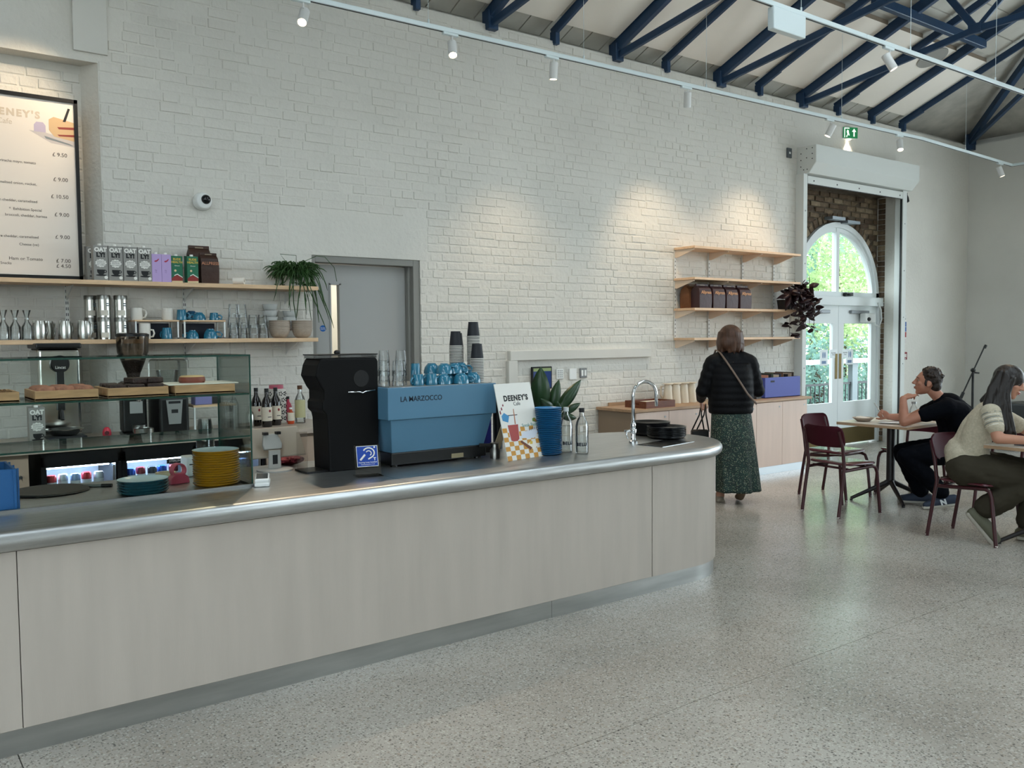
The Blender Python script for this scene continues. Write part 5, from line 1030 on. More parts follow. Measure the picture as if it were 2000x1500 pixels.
cflat('print_glass', [(.17, .27), (.42, .27), (.47, .58), (.15, .58)], M('print_glass', 'd5d6d4', .6), .0009); cflat('print_drink', [(.185, .255), (.25, .24), (.35, .24), (.41, .265), (.445, .455), (.16, .455)], RDK, .0012); cflat('print_straw', [(.355, .46), (.385, .46), (.405, .66), (.385, .66)], M('print_straw', 'a5694a', .6), .0015)
cflat('print_rim', [(.15, .575), (.47, .575), (.475, .585), (.145, .585)], INK, .0014); cflat('print_ice', [(.05, .52), (.19, .49), (.24, .57), (.12, .62), (.04, .58)], M('print_blue', '3f86b5', .6), .0016); cflat('print_lime', [(.86, .475), (.97, .455), (1., .49), (.93, .52), (.87, .51)], M('print_lime', '6f8a3e', .6), .0012); cflat('print_leaf', [(.90, .505), (1.0, .49), (1.0, .47), (.93, .475)], M('print_rust', 'b06a35', .6), .0015)
cflat('print_book', [(.45, .27), (.82, .25), (.97, .33), (.90, .38), (.55, .345)], M('print_paper', 'cdd2dc', .6), .0012)
for i in range(5): cflat('print_coil', [(.72 + .05 * i, .355 + .003 * i), (.735 + .05 * i, .355 + .003 * i), (.745 + .05 * i, .40), (.73 + .05 * i, .40)], INK, .0015)
cflat('print_roll', [(.42, .22), (.46, .24), (.72, .13), (.66, .10)], M('print_brown2', '6a3b2a', .6), .0015); cflat('print_napkin', [(.55, .16), (.78, .10), (.88, .16), (.80, .22), (.66, .20)], CRM, .0013); cflat('print_lemon', [(.66, .18), (.74, .175), (.76, .21), (.70, .22)], M('print_lemon', 'cdb04a', .6), .0018)
for i in range(3): cflat('print_dash', [(.02 + .05 * i, .60 + .05 * i), (.05 + .05 * i, .61 + .05 * i), (.04 + .05 * i, .66 + .04 * i), (.01 + .05 * i, .64 + .04 * i)], M('print_maroon', '7d2b3a', .6))
# dark blue leaflet holder behind the card
t = thing('leaflet_holder', 'dark blue leaflets standing between machine and menu card', 'leaflets', (3.075, 4.42, CT), R(-15)); NV = M('leaflet_navy', '141d6a', .4)
for i in range(3): k = MB(); k.box(-.05, .06, -.02 + i * .012, -.014 + i * .012, .05, .43 - .012 * i); k.build('leaflet', NV, t)
k = MB(); k.box(-.06, .07, -.03, .03, 0, .05); k.build('rack', BLACK, t); k = MB(); k.box(-.03, .04, -.0215, -.0198, .36, .40); k.build('print_block', INKW, t)
t = thing('filter_holder', 'metal portafilter hanging by the machine side', 'portafilter', (2.985, 4.15, CT), 0); k = MB(); k.lathe([(.028, 0), (.03, .045), (.022, .06), (.022, .085), (.03, .09), (0, .09)], 18); k.build('basket', M('steel_dull', '7b7a76', .3, 1.), t, smooth=40); k = MB(); k.cyl((.0, 0, .075), (-.09, .03, .08), .011); k.build('handle', BLACK, t, smooth=40)
# blue saucers, water bottles
stack('blue_saucer', 'blue saucer in the tall stack behind the menu card', 'topmost blue saucer of the tall stack', 3.325, 4.075, CT, .083, .013, .0112, 25, [M('saucer_blue', '22618f', .3), M('saucer_blue_in', '2f79ad', .3)], 'blue saucers')
WATER = thin_glass('water_bottle_glass', (.955, .965, .965), .30, .03, .8)
for i, (x, y) in enumerate(((3.475, 4.085), (3.505, 3.975))):
    t = thing('water_bottle', ['glass water bottle with open neck beside the blue saucers', 'glass water bottle with a dark cap, nearest the room'][i], 'bottle', (x, y, CT), R(-28 if i == 0 else -45), 'water bottles on the counter')
    k = MB(); k.lathe([(.036, 0), (.040, .008), (.040, .165), (.033, .195), (.016, .225), (.0135, .25), (.0150, .262), (.0115, .262), (.0105, .25), (.013, .225), (.030, .194), (.0375, .165), (.0375, .012), (0, .010)], 26); k.build('glass', WATER, t, smooth=60)
    k = MB(); k.lathe([(.0, .0), (.0368, .0), (.0368, .10 if i else .15), (0, .10 if i else .15)], 24, (0, 0, .012)); k.build('water', thin_glass('water_body%d' % i, (.93, .95, .95), .25, .02, .6), t, smooth=40)
    k = MB(); k.lathe([(.0165, .250), (.0165, .275), (0, .276)], 18); k.build('cap', INK if i else M('cap_clear', 'c9cdcd', .3), t, smooth=40)
    word = 'BELU'; tx = MB()
    for j, ch in enumerate(word):
        a = R(-90 + (j - 1.5) * 22); text('print_letter', ch, .026, M('print_navy', '0d1a2a', .5), t, (.0408 * math.cos(a), .0408 * math.sin(a), .058), (R(90), 0, a + R(90)), bold=.0016)
# rubber plant
pl = thing('rubber_plant', 'potted rubber plant with broad dark leaves behind the saucers', 'plant', (3.63, 4.55, CT), 0); LEAF = M('leaf_dark_green', '1d3a1c', .35, noise=(6, .25))
k = MB(); k.lathe([(.06, 0), (.075, .10), (.07, .10), (.066, .09), (0, .09)], 24); k.build('pot', M('pot_grey', '8b8a86', .6), pl, smooth=40); k = MB(); k.tube([(0, 0, .09), (.05, 0, .16), (.10, 0, .22)], .006, n=6); k.tube([(0, 0, .09), (.01, 0, .16), (.02, .01, .24)], .005, n=6); k.tube([(.05, 0, .16), (.13, 0, .17), (.20, 0, .18)], .004, n=6); k.build('stem', M('stem_brown', '4d4030', .8), pl, smooth=180)
def leaf(parent, base, tip, w, mat, curl=.02, nrm=(-.6, -.8, 0), nm='leaf'):
    base = Vector(base); tip = Vector(tip); ax = tip - base; L_ = ax.length; ax.normalize(); nn = Vector(nrm); nn = (nn - ax * nn.dot(ax)).normalized(); sd = ax.cross(nn); k = MB(); vs = []; N_ = 9
    for i in range(N_):
        q = i / (N_ - 1); ww = w * math.sin(math.pi * (q ** .85)) ** .8 if 0 < q < 1 else .001; c = base + ax * (L_ * q) + nn * (curl * math.sin(math.pi * q))
        vs += [c - sd * ww - nn * ww * .25, c + nn * .0, c + sd * ww - nn * ww * .25]
    k.add(vs, [f for i in range(N_ - 1) for f in ((3 * i, 3 * i + 1, 3 * i + 4, 3 * i + 3), (3 * i + 1, 3 * i + 2, 3 * i + 5, 3 * i + 4))]); o = k.build(nm, mat, parent, smooth=180); sf = o.modifiers.new('thick', 'SOLIDIFY'); sf.thickness = .0012; return o
LEAVES = (((.02, .01, .20), (.015, -.01, .508), .066), ((.10, 0, .19), (.163, -.02, .418), .040), ((.15, 0, .19), (.36, -.02, .41), .042), ((.12, 0, .20), (-.02, -.05, .30), .036), ((.20, 0, .18), (.345, -.03, .252), .026), ((.19, 0, .17), (.31, -.03, .15), .026), ((.06, .03, .20), (.085, .05, .37), .045), ((.14, -.02, .17), (.10, -.08, .28), .034))
for b_, tp_, w in LEAVES: leaf(pl, b_, tp_, w, LEAF)
t = thing('soap_pump', 'small bottle with a pale pump top behind the menu card', 'bottle', (3.26, 4.50, CT), 0); k = MB(); k.lathe([(.03, 0), (.03, .30), (.012, .32), (.012, .35), (0, .35)], 18); k.build('bottle', BLACK, t, smooth=40); k = MB(); k.ell((0, 0, .385), (.024, .024, .012), 14, 8); k.cyl((0, 0, .35), (0, 0, .385), .008); k.build('pump', M('pump_white', 'd8d0c6', .4), t, smooth=180)
# tap, drainer, black bowls
tp_ = thing('swan_neck_tap', 'tall chrome swan neck tap on the counter end', 'tap', (4.115, 4.155, CT), R(-8))
k = MB(); k.lathe([(.030, 0), (.030, .012), (.018, .022), (.016, .06), (.022, .066), (.022, .09), (.016, .098), (.019, .12), (.013, .135), (0, .135)], 22); k.build('body', CHROME, tp_, smooth=40)
pa = [(0, 0, .13), (0, 0, .315)] + [(.095 - .095 * math.cos(R(a)), 0, .315 + .088 * math.sin(R(a))) for a in range(12, 181, 12)] + [(.192, 0, .235)]
k = MB(); k.tube(pa, .0115, n=12); k.build('spout', CHROME, tp_, smooth=180)
for s in (-1, 1): k = MB(); k.cyl((0, 0, .078), (-.055 * (1 if s < 0 else .3), -.02 * s, .078), .009); k.tube([(-.05, -.0, .085), (-.06, -.005, .06), (-.05, -.01, .03)], [.005, .006, .005], n=6) if s < 0 else k.ell((.0, .03, .078), (.012, .012, .012)); k.build('lever', CHROME, tp_, smooth=180)
DRP = [(4.05, 4.06), (4.083, 3.862), (4.46, 3.93), (4.43, 4.13)]; k = MB(); k.prism(DRP, CT, CT + .0025); k.m(1); cxy = (sum(p[0] for p in DRP) / 4, sum(p[1] for p in DRP) / 4); k.prism([(cxy[0] + (x - cxy[0]) * .93, cxy[1] + (y - cxy[1]) * .93) for x, y in DRP], CT + .0022, CT + .0028); tag(k.build('drainer_plate', [CHROME, M('drainer_dark', '4a4b4c', .25, 1.)]), 'flat steel drainer plate let into the counter end', 'drainer')
BKB = M('bowl_black', '0e0f11', .28)
def bstack(lab, x, y, r, n, ph, tilt=0):
    k = MB(); k.lathe([(r * .86, 0), (r * .93, .010), (r, .022), (r * 1.0, .025), (r * .95, .024), (r * .86, .010), (0, .008)], 40, cap=True); me = k.mesh('plate', BKB, 50)
    for i in range(n):
        o = bpy.data.objects.new('black_plate', me); COL.objects.link(o); o.location = (x, y, CT + ph * i); tag(o, ('topmost ' if i == n - 1 else '') + 'black round plate ' + lab, 'plate', 'black plates by the tap')
bstack('in the front stack by the tap', 4.49, 4.21, .135, 6, .0115); bstack('in the rear stack by the tap', 4.56, 4.43, .140, 7, .0115)
# ---------------------------------------------------------------- open shelves on uprights
BIR2 = M('birch_pale', 'd8b795', .5, noise=(7, .08), aniso=(1, 6, 6))
BRK = M('bracket_ply', 'd9c4ae', .55)
SX0, SX1 = 7.265, 9.15
for i, z in enumerate((2.533, 2.198, 1.868, 1.545)):
    s = thing('wall_shelf', ['top birch shelf of the open wall unit, empty', 'second birch shelf of the open wall unit', 'third birch shelf of the open wall unit, under the coffee bags', 'lowest birch shelf of the open wall unit, empty'][i], 'shelf', (0, 0, 0), 0, 'birch shelves near the shutter')
    k = MB(); k.box(SX0, SX1, YW - .315, YW - .016, z - .026, z); k.build('board', BIR2, s, bevel=.0015, seg=1)
    for x in (7.285, 7.845, 8.44, 9.03):
        k = MB(); k.prism([(-.018, -.003), (-.018, -.085), (-.05, -.085), (-.29, -.014), (-.29, -.003)], -.006, .006, Matrix.Translation((x, YW, z - .026)) @ Matrix(((0, 0, 1, 0), (1, 0, 0, 0), (0, 1, 0, 0), (0, 0, 0, 1)))); k.build('bracket', BRK, s)
for i, x in enumerate((7.285, 7.845, 8.44, 9.03)):
    k = MB(); k.box(x - .013, x + .013, YW - .019, YW - .009, 1.40, 2.53); u = tag(k.build('shelf_upright', RAILM), ['first', 'second', 'third', 'fourth'][i] + ' white slotted upright of the open wall unit, counted from the counter side', 'upright', 'slotted uprights')
    for kz in range(26): q = MB(); q.box(x - .006, x + .006, YW - .0196, YW - .0185, 1.43 + kz * .043, 1.445 + kz * .043); q.build('slot', M('slot_grey', '6e6a64', .7), u)
ORP = M('print_orange2', 'd0935c', .5); CB2 = M('bag_maroon', '3a2224', .5, noise=(8, .15), bump=(20, .4, .01)); CB3 = M('bag_kraft', '6b4326', .6, noise=(8, .15), bump=(20, .4, .01))
for i, (x, y) in enumerate(((7.42, 6.60), (7.45, 6.475), (7.68, 6.48), (7.915, 6.49), (8.14, 6.48), (8.32, 6.50))):
    if i == 5: continue
    coffee_bag(['kraft coffee bag turned sideways behind the first one', 'first dark coffee bag on the open unit', 'second dark coffee bag on the open unit', 'third dark coffee bag on the open unit', 'fourth dark coffee bag on the open unit'][i], x, y, 1.869, .19, .125, .262, CB3 if i == 0 else CB2, '' if i == 0 else 'Allpress', ORP, 0, 'coffee bags on the open unit', .05)
# trailing dark plant
tp2 = thing('trailing_plant', 'dark red leaved plant trailing from the open wall unit', 'plant', (8.99, 6.52, 1.868), 0); k = MB(); k.lathe([(.07, 0), (.09, .12), (.085, .12), (.08, .10), (0, .10)], 24); k.build('pot', M('pot_dark', '2a2422', .6), tp2, smooth=40)
PUR = M('leaf_purple', '2c171c', .45, noise=(9, .4)); rg = random.Random(21); st_ = MB()
nl = 0
for i in range(34):
    a = rg.uniform(-2.9, .5); path = [Vector((0, 0, .10))]; hang = rg.uniform(.05, .60) if i > 8 else rg.uniform(-.1, .1); out = rg.uniform(.10, .34); n = 6
    a = rg.gauss(-.75, .8)
    for s in range(1, n + 1):
        q = s / n; path.append(Vector((out * math.cos(a) * min(1, q * 1.6), out * math.sin(a) * min(1, q * 1.6), .10 + .14 * math.sin(min(1, q * 1.7) * 1.57) - hang * q ** 2)))
    if path[-1].z < 0 and path[-1].y > -.21 and path[-1].x < .2:
        for p in path[2:]: p.y -= .16; 
    st_.tube(path, .003, n=4)
    for p in path[2:]:
        for m in range(2 if nl < 300 else 0):
            d = Vector((rg.gauss(0, 1), rg.gauss(0, 1), rg.gauss(-.3, .7))).normalized(); bse = p + d * .01
            leaf(tp2, bse, bse + d * rg.uniform(.07, .14), rg.uniform(.022, .036), PUR, .008, (rg.gauss(0, 1), rg.gauss(0, 1), 1)); nl += 1
st_.build('stems', M('stem_purple', '3a2a20', .7), tp2, smooth=180)
# ---------------------------------------------------------------- low cabinets along the wall
CABF = ply_mat('cabinet_pink_ply', 'd9c2b4', .04); CSIDE = M('cabinet_side', '8d7b69', .6); WT = M('worktop_oak', 'a98a6c', .45, noise=(6, .15), aniso=(1, 6, 6))
CZ = .845; CYF = 6.16
t = thing('side_worktop', 'oak worktop along the wall under the open shelves', 'worktop'); k = MB(); k.box(6.11, 9.02, CYF - .015, YW - .012, CZ - .028, CZ); k.build('slab', WT, t, bevel=.002, seg=1); k = MB(); k.box(6.28, 7.2, YW - .03, YW - .012, CZ, CZ + .035); k.build('upstand', WT, t)
xs_ = [6.14, 7.075, 8.01, 8.945]
for i in range(3):
    c = thing('low_cabinet', ['pale plywood cabinet at the counter side, its end panel showing', 'pale plywood cabinet in the middle, behind the standing woman', 'pale plywood cabinet under the blue record box'][i], 'cabinet', (xs_[i], CYF, 0), 0, 'low plywood cabinets'); w = xs_[i + 1] - xs_[i]
    k = MB(); k.box(.001, w - .001, .021, YW - CYF - .014, .085, CZ - .03); k.build('carcass', CSIDE, c)
    for j in (0, 1):
        x0 = .002 + j * w / 2; k = MB(); k.box(x0, x0 + w / 2 - .004, 0, .02, .088, CZ - .034); d = k.build('door', CABF, c, bevel=.0012, seg=1); q = MB(); q.lathe([(.010, 0), (.010, .004), (0, .004)], 14); q.build('lock', STEEL, d, loc=(x0 + w / 2 - .06, -.0005, CZ - .09), rot=(R(90), 0, 0))
    k = MB(); k.box(0, w, .02, .5, 0, .083); k.build('plinth', M('plinth_steel', 'b9c0c4', .35, .8), c)
# tray, jugs, glass, box of records
t = thing('serving_tray', 'brown wooden tray with cut-out handles on the side worktop', 'tray', (6.52, 6.34, CZ), 0); RW = M('tray_redwood', '6b3a24', .45, noise=(9, .2), aniso=(1, 6, 6)); k = MB(); k.box(-.21, .21, -.15, .15, 0, .01); k.build('base', RW, t)
for b in ((-.21, .21, -.15, -.138), (-.21, .21, .138, .15)): k = MB(); k.box(*b, .01, .07); k.build('side', RW, t, bevel=.002)
for sx in (-1, 1):
    k = MB(); x0, x1 = sorted((sx * .21, sx * .198)); k.box(x0, x1, -.138, -.05, .01, .07); k.box(x0, x1, .05, .138, .01, .07); k.box(x0, x1, -.05, .05, .01, .03); k.box(x0, x1, -.05, .05, .055, .07); k.build('handle_end', RW, t)
t = thing('paper_pad', 'small stack of cream papers in the brown tray', 'papers', (6.56, 6.34, CZ + .0105), 0); k = MB(); k.box(-.10, .10, -.09, .09, 0, .045); k.build('pad', M('paper_white', 'efe6da', .8), t)
JUGW = M('jug_cream', 'ddd2be', .45)
for i in range(4):
    x = 6.955 + .125 * i; t = thing('cream_jug', ['first', 'second', 'third', 'fourth'][i] + ' upturned cream jug counted from the brown tray', 'jug', (x, 6.50, CZ), R(-60), 'upturned cream jugs')
    k = MB(); k.lathe([(.052, 0), (.054, .006), (.040, .17), (.034, .205), (.058, .212), (.056, .218), (0, .219)], 26); k.build('body', JUGW, t, smooth=40); k = MB(); k.tube([(-.036, 0, .19), (-.075, 0, .185), (-.078, 0, .10), (-.05, 0, .05)], .008, n=6, flat=1.5); k.build('handle', JUGW, t, smooth=180)
tumbler('clear tall glass standing at the end of the cream jugs', 7.50, 6.5, CZ, .035, .16, None)
VB = M('box_violet', '4450a0', .5); t = thing('record_box', 'open violet blue box filled with sleeves on the side worktop', 'box', (8.66, 6.44, CZ), R(0)); w, d, h = .33, .30, .235
for b in ((-w, w - .0, -d / 2, -d / 2 + .012), (-w, w, d / 2 - .012, d / 2), (-w, -w + .012, -d / 2 + .012, d / 2 - .012), (w - .012, w, -d / 2 + .012, d / 2 - .012)): k = MB(); k.box(*b, 0, h); k.build('side', VB, t)
k = MB(); k.box(-w, w, -d / 2, d / 2, 0, .008); k.build('base', VB, t); k = MB()
for i in range(3): k.lathe([(.012, 0), (.012, .001), (0, .001)], 14, (-.22 + .025 * i, 0, 0))
k.build('handle_holes', INK, t, loc=(0, -d / 2 - .0002, h - .045), rot=(R(90), 0, 0))
for i in range(9):
    o = MB(); o.box(-.0025, .0025, -.13, .13, .0, .255 + .01 * (i % 3)); q = tag(o.build('record_sleeve', M('sleeve_%d' % i, ['c98f7a', '2b2b30', '5a6a5a', 'd8c8b8', '3a3f52', '7a5a48', '1f1f24', 'b0a090', '4a4038'][i], .6)), ['salmon', 'black', 'sage green', 'cream', 'slate blue', 'tan', 'jet black', 'beige', 'dark brown'][i] + ' record sleeve standing in the violet box', 'record sleeve', 'record sleeves'); q.location = (8.40 + .062 * i, 6.44, CZ + .009); q.rotation_euler = (0, R(rg.uniform(-5, 5)), 0)
t = thing('book', 'small dark book lying beside the violet box', 'book', (8.22, 6.40, CZ), R(12)); k = MB(); k.box(-.07, .07, -.10, .10, 0, .02); k.build('cover', DARK, t, bevel=.002)
# ---------------------------------------------------------------- roller shutter and wall signs
SHW = M('shutter_white', 'd3d6d2', .5)
sh_ = thing('roller_shutter', 'white roller shutter box with side guides over the doorway', 'roller shutter', (0, 0, 0))
pf_ = [(YW - .003, 3.885), (6.45, 3.885), (6.45, 3.675), (6.55, 3.555), (YW - .003, 3.555)]
TX_ = lambda x: Matrix.Translation((x, 0, 0)) @ Matrix(((0, 0, 1, 0), (1, 0, 0, 0), (0, 1, 0, 0), (0, 0, 0, 1)))
k = MB(); k.prism(pf_, .004, 2.396, TX_(9.505)); k.build('casing', SHW, sh_)
for x in (9.50, 11.905):
    k = MB(); k.prism([(a, b) for a, b in pf_], -.004, .004, TX_(x)); e = k.build('end_plate', SHW, sh_)
    for y, z in ((6.50, 3.85), (6.58, 3.85), (6.66, 3.80), (6.66, 3.72), (6.66, 3.64), (6.50, 3.78), (6.50, 3.72), (6.58, 3.74), (6.62, 3.60), (6.57, 3.60)): q = MB(); q.cyl((x - .004, y, z), (x - .008, y, z), .007, n=8); q.build('rivet', DARK, e)
k = MB(); k.box(9.555, 11.76, 6.60, 6.625, 3.44, 3.535); lb = k.build('bottom_rail', SHW, sh_, bevel=.003)
for i in range(5): q = MB(); q.cyl((9.68 + i * .5, 6.60, 3.48), (9.68 + i * .5, 6.596, 3.48), .010, n=8); q.build('bolt', DARK, lb)
k = MB(); k.box(9.555, 11.76, 6.606, 6.62, 3.432, 3.44); k.build('rubber_seal', BLACK, sh_)
for x0, x1, bx in ((9.47, 9.55, 9.546), (11.765, 11.87, 11.750)):
    k = MB(); k.box(x0, x1, 6.60, YW - .003, 0, 3.555); gd = k.build('guide', SHW, sh_, bevel=.003, seg=1); q = MB(); q.box(bx, bx + .016, 6.612, 6.632, 0, 3.44); q.build('guide_slot', BLACK, gd)
    for i in range(5): q = MB(); q.cyl(((x0 + x1) / 2, 6.60, .5 + i * .65), ((x0 + x1) / 2, 6.596, .5 + i * .65), .009, n=8); q.build('bolt', M('bolt_grey', '8f9290', .5), gd)
k = MB(); k.cyl((11.98, 6.66, 3.55), (11.98, 6.66, 3.50), .004, n=6); k.lathe([(.004, .06), (.018, .03), (.03, -.03), (.012, -.045), (0, -.045)], 12, (11.98, 6.66, 3.46)); tag(k.build('shutter_release', BLACK), 'small black pull hanging below the shutter box', 'pull cord')
# exit sign with lamp
t = thing('exit_sign', 'green running man emergency exit sign with an upward arrow', 'exit sign', (10.58, YW - .03, 4.20), R(-22)); t.scale = (.76, .76, .76)
k = MB(); k.box(-.15, .15, -.03, .03, -.10, .10); k.build('case', WHITE, t, bevel=.006); k = MB(); k.box(-.145, .145, -.032, -.03, -.09, .095); k.build('sign_face', M('exit_green', '1c7a48', .4, emit=('1c7a48', .35)), t)
def fl2(name, pts, par, y=-.0328): return flat(name, pts, M('exit_white', 'f0fff0', .4, emit=('eaffea', .8)), par, y)
fl2('arrow', [(.06, -.06), (.085, -.06), (.085, .02), (.115, .02), (.0725, .075), (.03, .02), (.06, .02)], t); fl2('doorway', [(-.12, -.08), (-.12, .085), (-.02, .085), (-.02, .07), (-.105, .07), (-.105, -.08)], t); fl2('figure', [(-.085, -.07), (-.06, -.02), (-.075, .02), (-.06, .05), (-.035, .04), (-.03, -.0), (-.015, -.04), (-.03, -.05), (-.045, -.02), (-.065, -.075)], t)
k = MB(); k.lathe([(.03, 0), (.03, -.012), (0, -.013)], 16, (.0, 0, -.10)); k.build('lens', M('exit_lens', 'fff6e0', .3, emit=('fff0d0', 10.)), t); la = bpy.data.lights.new('lamp', 'SPOT'); la.energy = 9; la.color = (1, .9, .72); la.spot_size = R(95); la.spot_blend = .6; la.shadow_soft_size = .02; lo = bpy.data.objects.new('lamp', la); COL.objects.link(lo); lo.parent = t; lo.location = (0, 0, -.118); lo.rotation_euler = (R(12), 0, 0)
k = MB(); k.box(-.045, .045, -.02, 0, -.06, .06); o = tag(k.build('shutter_switch', M('switch_dark', '5a5f63', .4, .5), bevel=.004), 'grey key switch beside the shutter box', 'switch'); o.location = (9.32, YW - .003, 3.80); q = MB(); q.box(-.015, .015, -.024, -.019, -.012, .012); q.build('key_slot', WHITE, o)
t = thing('fire_notice', 'fire action notice with blue and red blocks on the wall', 'sign', (12.02, YW - .012, 1.64), 0)
k = MB(); k.box(-.075, .075, -.003, 0, -.22, .22); k.build('panel', M('notice_white', 'd9d7d0', .5), t)
for z0, z1, c in ((.13, .20, 'cfcfca'), (.03, .10, '2c5a9a'), (-.04, .025, '2c5a9a'), (-.12, -.045, 'a02c34'), (-.21, -.14, 'd0c8c4')): k = MB(); k.box(-.07, .07, -.0036, -.003, z0, z1); k.build('print_block', M('notice_' + c, c, .5), t)
flat('print_head', [(-.05, .135), (.05, .135), (.05, .145), (-.05, .145)], INK, t, -.0044); flat('print_pictogram', [(-.03, -.20), (.03, -.20), (.03, -.15), (-.03, -.15)], M('notice_red', 'a02c34', .5), t, -.0044)
t = thing('call_point', 'red fire alarm call point on the wall', 'call point', (12.02, YW - .012, 1.255), 0); k = MB(); k.box(-.05, .05, -.035, 0, -.055, .055); k.build('case', M('alarm_red', '7d1f26', .4), t, bevel=.006); k = MB(); k.box(-.025, .025, -.037, -.034, -.02, .028); k.build('glass', M('alarm_glass', 'cfcac4', .3), t); k = MB(); k.lathe([(.010, 0), (.010, .004), (0, .004)], 10); k.build('key_hole', WHITE, t, loc=(-.005, -.035, -.042), rot=(R(90), 0, 0))
t = thing('door_sensor', 'white motion sensor with a looped white cable over the door', 'sensor', (11.62, 7.02, 1.80), 0); k = MB(); k.box(-.13, .13, -.05, .05, -.065, .065); k.build('case', WHITE, t, bevel=.02, seg=3); k = MB(); k.ell((-.05, -.045, -.02), (.05, .02, .03), 14, 8); k.build('lens', BLACK, t, smooth=180); k = MB(); k.tube([(.12, 0, -.02), (.20, 0, -.10), (.30, 0, -.12), (.36, 0, -.02), (.34, 0, .12), (.26, 0, .22)], .011, n=6); k.build('cable', WHITE, t, smooth=180)
# mic stand and black speaker box in the corner
t = thing('microphone_stand', 'black boom microphone stand in the room corner', 'microphone stand', (12.6, 6.0, 0), 0)
k = MB(); k.cyl((0, 0, .25), (0, 0, 1.08), .016); k.build('pole', BLACK, t, smooth=40); k = MB(); k.cyl((-.12, .08, .72), (.13, -.09, 1.38), .010); k.build('boom', BLACK, t, smooth=40); k = MB(); k.cyl((-.14, .095, .66), (-.11, .075, .74), .022); k.build('counterweight', BLACK, t, smooth=40); k = MB(); k.ell((0, 0, 1.05), (.035, .035, .03)); k.cyl((0, 0, 1.02), (.07, -.05, 1.01), .012); k.build('clutch', BLACK, t, smooth=180); k = MB(); k.cyl((.13, -.09, 1.36), (.15, -.10, 1.40), .02); k.build('clip', BLACK, t)
for i in range(3): a = R(120 * i + 20); k = MB(); k.cyl((0, 0, .28), (.32 * math.cos(a), .32 * math.sin(a), .01), .012); k.build('leg', BLACK, t, smooth=40)
t = thing('speaker_cabinet', 'black speaker cabinet against the end of the room', 'speaker', (12.75, 5.35, 0), R(-10)); k = MB(); k.box(-.28, .28, -.25, .25, 0, .62); k.build('box', BLACK, t, bevel=.02); k = MB(); k.lathe([(.16, 0), (.17, .01), (.05, .02), (0, .03)], 24); k.build('cone', DARK, t, smooth=60, loc=(0, -.25, .3), rot=(R(90), 0, 0))
# ---------------------------------------------------------------- tables and chairs
MAR = M('maroon_shell', '3c121c', .65, noise=(3, .06), spec=.15); MARM = M('maroon_tube', '3a141a', .4); SEATM = M('seat_maroon', '4a1a24', .25, coat=.3)
TOPM = M('table_laminate', 'cfc6bb', .35); EDGEB = M('table_ply_edge', 'a88a6d', .55); TBL = M('table_black', '1b1718', .4)
def table(label, x, y, rz, size=.70, foot=48, notes=None):
    t = thing('cafe_table', label, 'table', (x, y, 0), rz, 'square cafe tables')
    s = size / 2; k = MB(); k.box(-s, s, -s, s, .741, .745); k.build('laminate', TOPM, t); k = MB(); k.box(-s, s, -s, s, .717, .7408); k.build('table_top', EDGEB, t, bevel=.002, seg=1)
    k = MB(); k.cyl((0, 0, .17), (0, 0, .72), .038, n=20); k.build('pedestal', TBL, t, smooth=40)
    k = MB(); k.box(-.15, .15, -.15, .15, .709, .717); k.build('mount_plate', TBL, t)
    for i in range(4):
        a = R(foot + 90 * i); c, s_ = math.cos(a), math.sin(a); k = MB(); k.tube([(0, 0, .20), (.045 * c, .045 * s_, .165), (.36 * c, .36 * s_, .018)], [.022, .024, .015], n=8); k.build('foot', TBL, t, smooth=60); q = MB(); q.cyl((.355 * c, .355 * s_, 0), (.355 * c, .355 * s_, .014), .014, n=10); q.build('glide', BLACK, t)
    return t
tb1 = table('square pale cafe table the man leans on', 7.80, 4.46, 0, foot=48); tb2 = table('square pale cafe table cut by the frame edge, by the seated woman', 7.05, 2.77, 0, foot=45)
def rrect(w, h, r, n=5):
    pts = []
    for cx, cy, a in ((w - r, h - r, 0), (-w + r, h - r, 90), (-w + r, -h + r, 180), (w - r, -h + r, 270)):
        for i in range(n + 1): b = R(a + 90 * i / n); pts.append((cx + r * math.cos(b), cy + r * math.sin(b)))
    return pts
